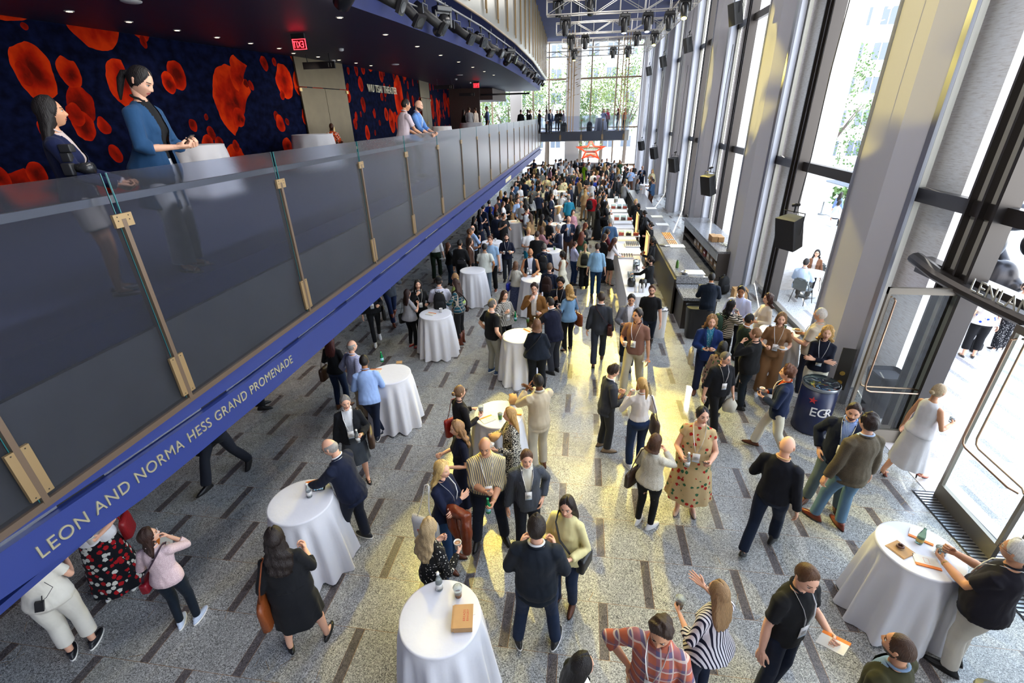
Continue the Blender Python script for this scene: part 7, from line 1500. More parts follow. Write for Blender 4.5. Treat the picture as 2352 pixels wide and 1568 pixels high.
P('person in black cap and white shirt with a black backpack, back turned', hd=(1004, 653), ft=(1010, 810), rel=6, sex='m', top=(SH, 'c9cce0'), sleeve='roll', bottom=('trousers', '13161e'), shoes=('sneaker', '101114'), hair='short', hc='1c1412', cap='0e0e10', R='table', L='table', legs='wide', carry=(('pack', ('0f1014', 'black backpack worn over the white shirt and cap')),))
P('person in grey short-sleeved top and black trousers with red flat shoes', hd=(936, 665), ft=(950, 797), rel=58, sex='f', fat=.15, top=('blouse', '8c8c92'), sleeve='short', bottom=('slim', '0f1014'), shoes=('flat', '8c0c18'), hair='long', hc='2a1612', R='high', L='gest', carry=(('tote', (-1, '101114', 'black bag on the shoulder of the grey top'), {}),))
P('person with long dark hair in black drinking, facing the balcony table', hd=(958, 643), rel=172, h=1.68, sex='f', top=('sweater', '0f1013'), bottom=BLK_T, hair='long', hc='1c1110', R='mouth', L='cup', lany=True, items=(('R', 'clear'),))
P('person in teal plaid jacket and tall brown boots with long brown hair', hd=(1042, 640), ft=(1060, 788), rel=-58, sex='f', top=('sweater', '184654', 'plaid', '0f1820', 1.2), bottom=('crop', '0f1013'), shoes=('boot', '5a2410'), hair='long', hc='33201a', R='cup', L='gest', carry=(('cross', (1, '2a1210', 'dark brown crossbody bag on the teal plaid jacket'), {}),))
P('person behind the teal plaid jacket with long light hair, lime top', hd=(1046, 628), rel=-70, h=1.66, sex='f', top=('blouse', '8ca05a'), bottom=BLK_T, hair='long', hc='8a6844')
P('person in black with a large black tote and white sneakers under the fascia', ft=(868, 786), rel=178, h=1.7, sex='f', top=('blouse', '0f1013'), bottom=('slim', '0f1013'), shoes=WSN, hair='long', hc='1c1412', R='down', L='cup', lany=True, legs='walk', carry=(('tote', (-1, '101114', 'large black tote with the white sneakers person'), dict(w=.4, h=.34)),))
P('person in grey blazer and brown boots stepping out under the fascia', ft=(905, 742), rel=165, h=1.82, sex='m', top=(BL, '3a404a'), shirt='a9bbe0', bottom=('jeans', '122040'), shoes=('boot', '6a2c10'), R='down', L='high', legs='walk', items=(('L', 'plate'),))
P('person in white shirt and dark green trousers under the blue fascia', ft=(1006, 643), rel=8, h=1.82, sex='m', top=(TN, 'cfcfd4'), sleeve='roll', bottom=('trousers', '152414'), shoes=('dress', '2a1a12'), R='down', L='cup', legs='walk', items=(('R', 'paper'),))
P('person in black sweater and jeans with auburn hair holding a cup', hd=(1035, 561), ft=(1036, 655), rel=72, sex='f', fat=.1, top=('sweater', '0f1012'), bottom=('jeans', '1a3044'), hair='wavy', hc='5c3420', R='high', L='cup', items=(('R', 'hot'),))
P('person in short-sleeved white shirt and grey jeans, back turned, stocky', hd=(1108, 564), ft=(1106, 688), rel=8, sex='m', fat=.25, top=(SH, 'c4c8c0'), sleeve='short', bottom=('jeans', '5c6a78'), shoes=KSH, hair='short', hc='100d0c', R='pocket', L='table', skin='t')
P('person in short-sleeved light blue shirt and black trousers with ginger hair', hd=(1121, 542), ft=(1132, 668), rel=200, sex='m', top=(SH, '86a4c4'), sleeve='short', bottom=('trousers', '101114'), shoes=('sneaker', '7a3a20'), hair='quiff', hc='5a3420', R='cup', L='down')
P('person in navy shirt with dark moustache, cup and plate in hands', hd=(1164, 537), ft=(1166, 645), rel=180, sex='m', top=(SH, '10162a'), sleeve='roll', bottom=('trousers', '23272e'), hair='quiff', hc='2a1c14', beard=1, R='cup', L='cup', lany=True, badge=False, items=(('R', 'hot'), ('L', 'plate')))
P('bald bearded person in navy vest over a white shirt, reading at the table', hd=(1218, 570), rel=184, h=1.8, sex='m', fat=.1, top=('vest', '0f1626'), shirt='c9cce0', bottom=NAVY_T, hair=None, beard=1, skin='t', R='table', L='table', hp=30, lany=True)
P('person in white cardigan and long blue skirt with a bright blue bag', hd=(1188, 602), ft=(1186, 712), rel=22, sex='f', top=('sweater', 'b8b4a8'), bottom=('maxi', '3a4260', 'dots', '7a80a0'), hair='bob', hc='5a3c28', R='reach', L='cup', carry=(('tote', (-1, '0a1e8c', 'bright blue drawstring bag beside the white cardigan'), {}),))
P('person in navy suit with a black backpack and grey thinning hair', hd=(1250, 560), rel=8, h=1.74, sex='m', top=(BL, '121c30'), bottom=NAVY_T, hair='recede', hc='55504c', carry=(('pack', ('15161a', 'black backpack worn over the navy suit')),))
P('young person with a brown leather backpack and short sandy hair', hd=(1262, 605), rel=18, h=1.70, sex='m', top=('sweater', '10182a', 'dots', '2a3450'), bottom=BLK_T, hair='short', hc='5c4430', carry=(('pack', ('2a1814', 'dark brown backpack with the short sandy hair')),))
P('person in sleeveless white dress with short black curls, hand on hip', hd=(1293, 586), ft=(1290, 684), rel=-62, h=None, sex='f', top=('tank', 'c9c4b0'), sleeve=None, bottom=('flare', 'c9c4b0'), hair='afro', hc='140f0d', R='akimbo', L='cup', skin='d')
P('tall person in pale blue shirt and jeans holding a glass, reddish hair', hd=(1308, 557), ft=(1316, 654), rel=66, sex='m', top=(TN, 'b4b9dc'), sleeve='roll', bottom=('jeans', '10264a'), hair='short', hc='3c2418', R='high', L='cup', items=(('R', 'clear'),))
P('person in washed blue shirt and jeans standing squarely, back turned', hd=(1368, 559), ft=(1366, 680), rel=0, sex='m', fat=.15, top=(SH, '7fa4c0'), sleeve='roll', bottom=('jeans', '123250'), hair='short', hc='2a1c14', R='down', L='down')
P('person in white puff blouse and black skirt reaching over the buffet', hd=(1405, 546), ft=(1396, 655), rel=62, sex='f', lean=10, top=(TN, 'c9c6cc'), sleeve='three', bottom=('mini', '0e0f12'), shoes=('heel', '0e0d0d'), hair='wavy', hc='3c1c12', R='reach', L='cup', hp=20)
P('person with a dark camouflage backpack and blond ponytail beside the washed blue shirt', hd=(1341, 560), ft=(1340, 662), rel=2, sex='f', top=('blouse', 'bfb48c'), bottom=('wide', '0e0f12'), hair='pony', hc='8c6844', carry=(('pack', ('20201a', 'dark camouflage backpack beside the washed blue shirt')),))
P('grey-haired person in bright red jacket and grey trousers with a black backpack', hd=(1360, 443), rel=25, h=1.78, sex='m', fat=.3, top=('jacket', '9c0c18'), open_=False, bottom=('trousers', '5c564a'), hair='recede', hc='8a8680', R='cup', L='cup', carry=(('pack', ('101114', 'black backpack worn over the bright red jacket')),))
# staff behind the buffet
for hd, rel, kw, lab in (((1496, 588), -62, dict(hair='bun', hc='1c110f', L='reach', R='high'), 'staff person in black pouring green juice'), ((1500, 545), -70, dict(hair='pony', hc='0f0c0c', R='cup', L='cup', skin='d', glasses='201510'), 'staff person in black with a high ponytail and glasses'),
                        ((1497, 510), -75, dict(hair='bun', hc='1f1411', R='cup', L='down'), 'staff person in black with hair in a tight bun'), ((1482, 483), -60, dict(hair='bun', hc='0f0c0c', R='back', L='down', skin='d'), 'staff person in black with hands behind the back'),
                        ((1468, 467), -30, dict(hair='pony', hc='0f0c0c', skin='t'), 'staff person in black with a long black ponytail'), ((1461, 457), 170, dict(hair='bob', hc='c4a468', hp=25), 'staff person in black with short bright blonde hair')):
    P(lab, hd=hd, rel=rel, h=1.66, sex='f', top=('sweater', '0e0f12'), bottom=('slim', '0c0d10'), shoes=('flat', '0c0c0c'), **kw)
# balcony
def PB(label, hd, X, rel, h=None, **k):
    p = atx(hd[0], hd[1], X); h = h or float(min(1.95, max(1.5, p[2]-BZ))); return P(label, xy=(p[0], p[1]), rel=rel, h=h, z0=BZ, **k)
PB('person in denim jacket and wide white trousers looking at a phone on the balcony', (282, 150), -4.12, 122, h=1.90, sex='f', top=('coat', '1f4266'), open_=True, shirt='101114', sleeve='roll', bottom=('wide', 'c4c8d0'), shoes=('sandal', '2a1a14'), hair='pony', hc='120d0c', R='phone', L='phone', hp=48, lean=6, lod=0, items=(('R', 'phone'),))
PB('photographer with long dark hair in navy blazer and pale shorts on the balcony', (98, 234), -4.2, 104, h=1.62, sex='f', top=('jacket', '0d1638'), shirt='b8a8a4', bottom=('shorts', 'b4aeac'), shoes=('flat', '2a1814'), hair='long', hc='15100f', R='camera', L='camera', hp=6, hy=-12, lod=0, skin='m')
_p = atx(180, 400, -3.98); r = thing('camera', 'black camera with lens and flash held by the photographer on the balcony', 'camera', (_p[0]-.06, _p[1]+.02, 5.0), R_(-70)); mb = MB(); mb.rbox((-.07, -.035, -.05), (.07, .035, .045), .012); mb.build('camera_body', [BLK], r, True); mb = MB(); mb.tube([(0, .03, 0), (0, .07, 0), (0, .08, 0), (0, .15, 0)], [.036, .036, .042, .042], 18); mb.build('lens', [BLKG], r, True); mb = MB(); mb.rbox((-.03, -.03, .05), (.03, .03, .12), .008); mb.rbox((-.036, -.02, .12), (.036, .06, .18), .008); mb.build('flash', [BLK], r, True)
PB('person in white polo with dark cropped hair leaning on the balcony rail', (913, 207), -4.18, 62, h=1.80, sex='m', top=('polo', 'c9b9c0'), sleeve='short', bottom=('jeans', '2a3040'), hair='short', hc='1c1512', R=(.10, .42, 1.10), L=(.05, .40, 1.08), lean=12, hp=14, hy=10, skin='m', lod=0)
PB('bald person with dark beard in blue shirt and lanyard leaning on the balcony rail', (943, 208), -4.22, 112, h=1.80, sex='m', top=(SH, '5c86c4'), sleeve='roll', bottom=('jeans', '1c2434'), hair=None, beard=2, R=(.16, .42, 1.08), L=(.12, .42, 1.10), lean=12, lany=True, hp=22, hy=-8, lod=0)
P('seated bald person in orange and black patterned top by the bronze door', xy=(-9.0, 17.3), rel=150, z0=BZ, h=1.75, sit=True, sex='m', fat=.3, top=(SH, 'b8481c', 'blotch', '101010'), bottom=BLK_T, hair=None, skin='k', hp=20, R=(.15, .3, 1.1), L=(.15, .3, 1.1))
_c = thing('side_chair', 'black side chair under the seated orange top', 'chair', (-9.0, 17.3, BZ), 0); mb = MB(); mb.box((-.22, -.22, .42), (.22, .22, .45)); mb.build('seat', [BLK], _c)
for a in (-1, 1):
    for b_ in (-1, 1): mb = MB(); mb.tube([(a*.2, b_*.2, 0), (a*.2, b_*.2, .42)], .012, 6); mb.build('leg', [BLK], _c)
for hd, X, rel, lab, kw in (((1064, 252), -8.0, 60, 'dark-haired person in black at the far balcony table', dict(sex='f', hair='long', hc='1c1412', top=('sweater', '14100f'))), ((1077, 243), -8.0, 10, 'person in grey-white shirt, back turned, at the far balcony table', dict(sex='m', top=(SH, '9a9ea6'))),
                           ((1092, 247), -7.6, -60, 'person in white shirt leaning over the far balcony table', dict(sex='m', top=(SH, 'b9b0a8'), hc='2a1a12')), ((1118, 239), -6.4, -100, 'person in blue shirt and black trousers standing alone on the far balcony', dict(sex='m', top=(TN, '6f86b0'), sleeve='roll', bottom=BLK_T, hc='5a3c28', R='high'))):
    PB(lab, hd, X, rel, lod=2, **kw)
for hd, rel, lab, kw in (((1196, 245), 20, 'person in black shirt with back turned at the far end of the balcony', dict(sex='m', top=(SH, '101214'))), ((1212, 245), 90, 'dark-haired person in black filming at the far end of the balcony', dict(sex='f', hair='long', hc='1c1412', top=('tee', '101214'))),
                         ((1218, 247), 90, 'person with pale headscarf in black at the far end of the balcony', dict(sex='f', hair='bob', hc='8a7a60', top=('tee', '141416'))), ((1239, 244), 90, 'person in black tee holding out a camera towards the bridge', dict(sex='m', top=('tee', '14161c'), sleeve='short', L='reach', R='reach')),
                         ((1256, 245), -90, 'long-haired person in white handed the camera near the bridge', dict(sex='f', hair='long', hc='3c2418', top=('blouse', 'a9a8ac'))), ((1264, 246), 150, 'person in navy blazer talking near the bridge corner', dict(sex='m', top=(BL, '14203a')))):
    p = atx(hd[0], hd[1], -4.6); q = aty(hd[0], hd[1], 41.0 if hd[0] > 1230 else 37.0); P(lab, xy=(q[0], q[1]), z0=BZ, rel=rel, h=1.72, lod=2, **kw)
for hd, rel, lab, kw in (((1280, 248), 170, 'first dark-haired person in black on the far bridge by the poles', dict(sex='f', hair='bob', hc='1c1412', top=('sweater', '14161a'))), ((1287, 248), 190, 'person with curly hair in black between two others on the far bridge', dict(sex='f', hair='curlylong', hc='2a1a12', top=('sweater', '0f1012'))),
                         ((1295, 245), -90, 'tall bald person in grey-mauve shirt on the far bridge', dict(sex='m', hair='ring', hc='6b6460', top=(SH, '6e6474'), R='high')), ((1388, 239), 172, 'long-haired person taking a photo from the far bridge', dict(sex='f', hair='long', hc='1c1412', top=('blouse', '8a94b8'), R='mouth', L='mouth')),
                         ((1396, 243), 200, 'person with long black hair and pink jacket on the far bridge', dict(sex='f', hair='long', hc='120d0d', top=('sweater', 'a83c58'))), ((1421, 242), -90, 'person with reddish hair in dark top on the far bridge', dict(sex='f', hair='wavy', hc='6a3018', top=('sweater', '22141a'), R='high')),
                         ((1437, 239), -120, 'long-haired person in coral top at the rounded end of the bridge', dict(sex='f', hair='long', hc='6a4a34', top=('sweater', 'a8402c'), L='high'))):
    q = aty(hd[0], hd[1], 44.4); P(lab, xy=(q[0], q[1]), z0=3.9, rel=rel, h=1.68, lod=2, bottom=('slim', '14161c'), **kw)
for px, lab in ((1296, 'dark rucksack standing on the far bridge below the poles'), (1354, 'grey rucksack standing alone on the far bridge')): q = aty(px, 290, 43.9); backpack(T(q[0], 43.9, 3.9, s=1.6), lab, '17181b' if px < 1300 else '3c3e40', straps=False)
# outside
def outchair(x, y, rz, lab):
    c = thing('terrace_chair', lab, 'chair', (x, y, 0), rz, 'grey terrace chairs'); mb = MB(); mb.rings([(.43, .21, .21, 0), (.45, .22, .22, 0)], 20, pw=3); mb.build('seat', [mat('chair_grey', (.10, .11, .11), .6)], c)
    mb = MB(); mb.tube([(-.21, -.1, .45), (-.23, -.2, .62), (-.12, -.25, .78), (0, -.26, .80), (.12, -.25, .78), (.23, -.2, .62), (.21, -.1, .45)], .022, 8); mb.rbox((-.2, -.25, .46), (.2, -.22, .76), .01); mb.build('backrest', [mat('chair_grey', (.10, .11, .11), .6)], c)
    for a in (-1, 1):
        for b_ in (-1, 1): mb = MB(); mb.tube([(a*.22, b_*.22, 0), (a*.17, b_*.17, .43)], .011, 6); mb.build('leg', [BLK], c)
def outtable(x, y, lab):
    t = thing('terrace_table', lab, 'table', (x, y, 0), 0, 'round terrace tables'); mb = MB(); mb.lathe([(.42, .71), (.43, .74), (.01, .741)], 36); mb.build('table_top', [mat('table_white', (.6, .62, .62), .4)], t, True); mb = MB(); mb.lathe([(.26, 0), (.26, .015), (.05, .03), (.035, .08), (.035, .71)], 24); mb.build('pedestal', [mat('pedestal_grey', (.25, .26, .26), .5)], t, True)
outtable(7.05, 14.9, 'round white terrace table between two seated people'); outchair(6.62, 14.25, -.9, 'grey chair under the seated person in pale blue shirt'); outchair(7.5, 15.6, 2.6, 'grey chair under the seated person in tan jacket'); outchair(7.5, 14.2, .8, 'empty grey chair with a bag strap on its back')
P('seated person in pale blue shirt outside the window, seen in profile', xy=(6.55, 14.35), rel=15, h=1.78, sit=True, sex='m', fat=.2, top=(SH, 'b4c4e4'), bottom=('trousers', '3a3a38'), hair='short', hc='1c1410', R='table', L='table', hp=10, lod=1)
P('seated person in tan jacket and dark hair outside the window, facing in', xy=(7.45, 15.75), rel=182, h=1.66, sit=True, sex='f', top=('cardigan', '6b4630'), shirt='c4b8b4', bottom=('slim', '1c1c22'), hair='wavy', hc='16100f', glasses='151515', lod=1)
for xy, rel, lab, kw in (((8.98, 10.95), -20, 'person in blue and white print blouse standing outside the door', dict(sex='f', fat=.3, hair='curlylong', hc='120d0f', top=('blouse', 'c4bcb8', 'blotch', '1c3c9c'), sleeve='short', bottom=('crop', '0e0e12'), shoes=('sandal', 'a88c70'))),
                         ((9.9, 11.4), -50, 'person in black top and floral trousers outside the door', dict(sex='f', fat=.2, hair='pony', hc='2a1c16', top=('tee', '0e0e12'), sleeve='short', bottom=('wide', '16161a', 'dots', 'c4c0c0'), shoes=('heel', '0e0e10'), R='gest')),
                         ((8.2, 14.2), 60, 'seated person in green-grey sweater outside behind the door glass', dict(sex='f', sit=True, hair='wavy', hc='6a4830', top=('sweater', '6b8080'))), ((12.6, 28.8), 170, 'person in maroon top among the outdoor diners', dict(sex='f', sit=True, hair='long', hc='4a2c1c', top=('sweater', '6a1428'))),
                         ((13.4, 27.5), 30, 'person in pale blue top among the outdoor diners, back turned', dict(sex='f', sit=True, hair='long', hc='1c1614', top=('sweater', '7a90c0'))), ((13.9, 31.0), 90, 'standing person with blonde hair and black top outdoors', dict(sex='f', hair='long', hc='a88850', top=('sweater', '14182a'))),
                         ((13.0, 31.5), 120, 'standing person with ginger hair outdoors next to the blonde', dict(sex='m', hair='short', hc='8a5230', top=('tee', '1c1c20'))), ((12.2, 25.0), 45, 'dark-haired seated person in white outdoors', dict(sex='f', sit=True, hair='bob', hc='1c1412', top=('blouse', 'c4c4c8'))),
                         ((11.9, 30.0), 100, 'seated person in dark blue outdoors', dict(sex='m', sit=True, top=(SH, '1c2c4a'))), ((7.9, 23.4), 180, 'seated person in grey seen through the second window bay', dict(sex='m', sit=True, top=('sweater', '5c6066'))), ((8.4, 26.0), 180, 'seated person in denim seen through the second window bay', dict(sex='f', sit=True, hair='wavy', hc='3c2418', top=(SH, '5c7ca8')))):
    P(lab, xy=xy, rel=rel, h=1.68, lod=2 if xy[1] > 14 else 1, **kw)
outtable(13.0, 28.2, 'white terrace table among the outdoor diners'); outtable(8.6, 13.2, 'white terrace table outside near the door glass'); outtable(8.2, 24.7, 'white terrace table outside the second window bay')
backpack(T(9.35, 11.3, 0, rz=.4), 'black handbag on the terrace between the two standing people', s=.8, name='handbag')

# ------------------------------------------------------------------ the far crowd
CN = {'N': ('1a2238', 'navy'), 'K': ('121316', 'black'), 'G': ('4c5056', 'grey'), 'L': ('94979c', 'light grey'), 'W': ('d0d0d2', 'white'), 'C': ('cdc49c', 'cream'), 'T': ('9a7c58', 'tan'), 'S': ('93abd0', 'pale blue'), 'D': ('3d5a7d', 'denim blue'),
      'B': ('1a348c', 'bright blue'), 'R': ('9c1018', 'red'), 'M': ('4a1020', 'maroon'), 'E': ('24402c', 'dark green'), 'Q': ('80b006', 'lime green'), 'Z': ('1f7894', 'teal'), 'P': ('a87a84', 'pink'), 'H': ('50362a', 'brown'), 'Y': ('cabf60', 'yellow'), 'X': ('26292f', 'charcoal')}
HN = {'k': ('130f0e', 'black hair'), 'd': ('2a1c14', 'dark hair'), 'b': ('4a3222', 'brown hair'), 'l': ('ae8a54', 'blonde hair'), 'r': ('5c2a18', 'reddish hair'), 'g': ('7c7a76', 'grey hair'), 'w': ('b9b6b0', 'white hair'), 'x': ('5a544e', 'bald head')}
TMPL = {}
def template(kind, v, h):
    key = (kind, v, h)
    if key in TMPL: return TMPL[key]
    arms = (('cup', 'down'), ('high', 'cup'), ('down', 'pocket'))[v]; lg = ('stand', 'hipshot', 'walk')[v]; kw = dict(lod=2, R=arms[0], L=arms[1], legs=lg, hy=(10, -20, 0)[v], hp=(12, 5, 18)[v], seed=v)
    S_ = {'mb': dict(sex='m', top=(BL, '888888')), 'ms': dict(sex='m', top=(SH, '888888'), sleeve='roll'), 'mt': dict(sex='m', top=('tee', '888888'), sleeve='short'), 'wb': dict(sex='f', top=('blouse', '888888')),
          'wj': dict(sex='f', top=('cardigan', '888888'), open_=False), 'wd': dict(sex='f', top=('dress', '888888'), sleeve='short', bottom=('midi', '888888')), 'wl': dict(sex='f', top=('dress', '888888'), sleeve='long', bottom=('maxi', '888888'))}[kind]
    hs = {'m': 'short', 'x': 'ring', 'w': 'long', 'p': 'pony', 'b': 'bob', 'c': 'curly', 'u': 'bun'}[h]; kw.update(S_); kw['hair'] = hs
    out, pts, S = figure(**kw); TMPL[key] = {k.split('.')[0]+('' if '.' not in k else '.L'): (mkmesh(k.split('.')[0], V, F, M, mats, True), mats) for k, (V, F, M, mats) in out.items()}
    return TMPL[key]
ANCH = []
def crowd(px, py, kind, h, top, bot, hair, skin='l', rel=0, v=0, ht=1.72, extra=None):
    g = at(px, py, ht*.99)
    for _ in range(4):
        g = settle(g, 0, .55)
        for q in ANCH:
            d = g[:2]-q[0][:2]; L = np.linalg.norm(d)
            if L < .46: g[:2] = q[0][:2]+d/(L+1e-6)*.46
        if 2.4 < g[0] < 4.0 and 11.5 < g[1] < 29.9: g[0] = 2.38
        if 1.1 < g[0] < 2.38 and 11.5 < g[1] < 27.9: g[0] = 1.02
        g[1] = min(g[1], 43.2)
    az = math.degrees(math.atan2(g[0], g[1])); t = template(kind, v, h); S = ht/1.75
    root = thing('person', 'x', 'person', (g[0], g[1], 0), -R_(az+rel), 'standing crowd at the far end of the hall'); root.scale = (S, S, S)
    tm = fabric(CN[top][0]); bm = fabric(CN[bot][0]); hm = hairmat(HN[hair][0]); sk = mat('skin', SKIN[skin][0], .5, sub=.0, spec=.35)
    for nm, (me, mats) in t.items():
        o = bpy.data.objects.new(nm.split('.')[0], me); LINK.append(o); o.parent = root; n = nm.split('.')[0]
        def st(i, m): o.material_slots[i].link = 'OBJECT'; o.material_slots[i].material = m
        if n == 'body': st(0, sk); st(3, hm); st(4, hm)
        elif n == 'hair': st(0, hm)
        elif n in ('jacket', 'blouse', 'tee_shirt', 'dress_bodice', 'lapel') or (n == 'shirt' and kind in ('ms',)): st(0, tm)
        elif n == 'shirt' and extra: st(0, fabric(CN[extra][0]))
        elif n == 'skirt': st(0, tm)
        elif n == 'trousers': st(0, bm)
    nmk = {'mb': 'suit jacket', 'ms': 'shirt', 'mt': 'tee', 'wb': 'blouse', 'wj': 'jacket', 'wd': 'dress', 'wl': 'long dress'}[kind]
    d = 'person with %s in %s %s' % (HN[hair][1], CN[top][1], nmk); ANCH.append([g, d, root, (px, py)])
CR = '''1232 361 mb m N N d 40 0|1257 359 wj w M K d 90 1|1276 366 ms m W N d 100 2|1281 363 ms m W K k 60 0|1287 361 mb m N N k 0 2|1293 362 ms m L K d -40 1|1295 367 wb w T K b 170 0|1310 358 wd w W W d -80 1|1326 365 mb m N K d 150 2|1330 363 mt m G K b 160 0|1347 365 mb m L G d 170 2|1391 357 ms m X K x 178 1
1220 376 mb m X K k 60 2|1230 378 mb m T K k 170 0 d Y|1241 377 mb m S S k 80 1|1252 372 wj w C E l 60 0|1260 377 mb m L L b 90 2|1272 379 wj w K K d 20 0|1289 372 ms m W N b 5 2|1306 372 mb m G K d 130 0|1313 377 wl p W W d 10 0|1341 374 wl w Q Q r 60 1|1348 375 wj w K K d -60 1|1376 373 mb m X K k 60 2|1389 375 wb w T W l 0 0
1278 392 mb x K K w 60 1|1296 388 mb m K K b 170 2|1327 385 mb x T T w -100 2|1302 395 mb m N N g 5 0|1363 393 mt m W T d 150 0|1373 393 wb w P S l 150 1|1380 382 mt x K K x 0 0|1396 381 mb x X K g 130 2 l C|1255 403 ms m C T d 178 1|1280 405 mb m N K k 50 0 l P|1225 400 mb m D N d 170 1|1235 403 mt m K K k -70 2 t|1215 404 mt m C S d -20 2|1296 409 wb w C W d 150 1|1325 396 mb m B N k -120 1 l Y
1318 415 mb x K K x 178 0 d|1289 414 wd p C W d 20 0|1311 423 mb x N X x -70 1 t Y|1385 396 mb m G K d 170 1|1392 401 mb m H G b 150 0|1360 416 wd b W W k 10 0|1370 417 wj m K K k 176 1 d|1382 425 mt x N N g 5 2|1396 409 wj w D K d 100 0|1349 429 mt x S S x -130 0 t|1345 435 wb w T T l -10 1|1190 405 ms x K K x 175 1|1201 399 mb m G N k 60 0 d|1213 387 wj w K K r 120 1|1194 424 ms m W N d 130 0|1184 417 ms m D K d 160 2
1220 424 mt m G K k 170 1 d|1235 429 wb m X K k 100 0 l|1245 425 wb w C K k -30 2|1257 427 mb m N N k -100 2|1266 435 wj w K K k 0 0|1237 440 mt x N K g 10 2|1290 442 wd p W W k 15 0|1307 450 ms m Z N g -20 0|1305 446 mt x S N x 60 2|1188 444 wj p K K k 120 1|1355 444 wb x W W w 100 0|1405 358 wb m W N b 150 1|1425 369 wd w E W r 178 0 m|1441 376 mt m K K k 120 1|1456 377 mt m K K k 172 0|1476 381 mb x N N x 178 1|1499 389 wb w C T l 190 0
1450 386 ms x S H x 170 1|1436 382 wl w K K r -60 1|1412 378 mt m W T k 70 2 d|1400 377 mt m X K k 150 0|1422 406 mb m X G d -60 2 l Y|1438 412 wj m K K l 5 0 d|1457 416 mb m L G b 50 1|1453 411 mb m G G k 40 0|1465 411 wb w G G b 100 0|1501 411 mb m D H d -70 1 m|1498 404 mt x G K x -90 0 t|1400 422 wj u K K k 178 0 d|1393 431 mt m G K k 60 1|1396 440 mb m T K k 140 0|1392 448 wb w K K k 60 2|1374 468 wl w K K k 70 0 d
1397 464 wb w K K k 90 1|1402 502 mb m D N g 5 0|1395 526 wb u M K k 80 1 t|1388 538 wj b K N d 60 0|1328 518 wj w K K k 60 1|1344 512 wb w K K r 80 0|1336 533 wb w E K r 20 2|1306 497 mb x N H x 175 1 l S|1316 482 wb b P K d 150 0|1139 470 wj w H K r 80 1|1155 463 wb w W K b 100 0|1173 449 wd w T T b 60 1|1189 454 ms m S N d 150 0|1197 463 mt x L N g 30 2
1207 456 wj w K K k 10 1|1185 471 mb m M C k -60 1 d M|1209 477 mb m L N k 110 0 l W|1224 447 wb w L K k 0 2|1254 463 wb w K D k 70 1|1267 446 mb m N N b 110 0 l W|1245 493 wb w T K k 40 0 m|1282 479 wb w W M l 90 1|1283 517 mb m N N g -100 1 m S|1213 523 mt m W Z l 150 0|1235 532 mb m K K d 10 0|1244 522 wj b P K b 60 1|1141 488 mb m N N k 20 0|1156 490 mt m K K k 150 1 m
1123 460 mb m B N k 5 2|1150 438 wd w B B l 0 0|1101 482 wd w N N k 90 1|1088 498 wj w K K k 60 0|1084 519 ms x S K x 60 1|1077 526 mb m H K b 80 0|1078 549 wj w H K d 100 2|1055 552 mb m K K k 20 0|1176 428 mb m X K k 100 0|1205 412 mb m N N k 20 1|1240 415 mt m G N b 60 0|1228 414 mb m D N d -50 1|1275 424 wb w W K b 120 0|1331 408 mb m T G k 60 0|1336 398 wb w K K d -120 1|1367 408 mb m B K d -60 0|1413 397 wd w K K k -60 0|1421 389 wb w L K l 40 1|1318 392 mb x G G g 30 0|1264 384 wb w P K d 70 2|1246 392 mb m G K d -60 0|1207 396 mt m K N k 70 2|1160 440 mb m K K k 60 1|1165 455 wb w K K k 120 0|1146 452 mb m X N d -50 0|1130 475 wj w K K k 80 1|1112 470 mb m N N k 40 2|1220 492 wb w T K b -50 1|1262 500 mt m K N k 60 0|1270 405 mt m L K b 120 1|1353 372 mt m W N d 100 0|1366 377 wb w T K b 60 1|1383 366 mb m K K d 140 0|1415 367 wj w T K l -20 0|1336 360 mt m N K k 90 1|1318 368 wb w K N k 40 1|1301 380 mt m W N b 80 0|1235 388 wj w K K k -60 1|1283 383 mt m G K d -80 0|1378 437 mb m G N k 70 1|1408 433 wb w K K k 40 0|1387 415 wj w K N d 150 1|1347 402 mt m K N k 120 0|1409 388 mb m N N g -70 1'''
i = 0
for tok in CR.replace('\n', '|').split('|'):
    f = tok.split(); i += 1; x, y, k_, h_, t_, b_, hr = int(f[0]), int(f[1]), *f[2:7]; sk = f[9] if len(f) > 9 and len(f[9]) == 1 and f[9].islower() else 'lmlt'[i % 4]
    ex = f[10] if len(f) > 10 else ('W' if i % 3 else 'S'); hh = h_ if not (h_ == 'm' and k_[0] == 'w') else 'b'
    crowd(x, y, k_, hh, t_, b_, hr, sk, float(f[7]), int(f[8]), 1.66+.12*(k_[0] == 'm')+.03*math.sin(i*2.1), ex)
# each far label names the neighbours it stands between
SCN = {'wl Q': 'lime green dress'}
seen = {}
for a in ANCH:
    others = sorted((b for b in ANCH if b is not a), key=lambda b: (b[0][0]-a[0][0])**2+(b[0][1]-a[0][1])**2)
    short = lambda b: b[1].split(' in ')[1]
    cand = []
    for b in others[:5]:
        rel_ = 'behind' if a[0][1] > b[0][1]+.45 else 'in front of' if a[0][1] < b[0][1]-.45 else 'beside'
        cand.append('%s, %s the %s' % (a[1], rel_, short(b)))
    for b in others[:4]:
        for c in others[:5]:
            if b is not c: cand.append('%s, between the %s and %s' % (a[1], short(b), short(c)))
    lab = next((c for c in cand if c not in seen and len(c.split()) <= 18), cand[-1]); seen[lab] = 1; a[2]['label'] = ' '.join(lab.split()[:16])
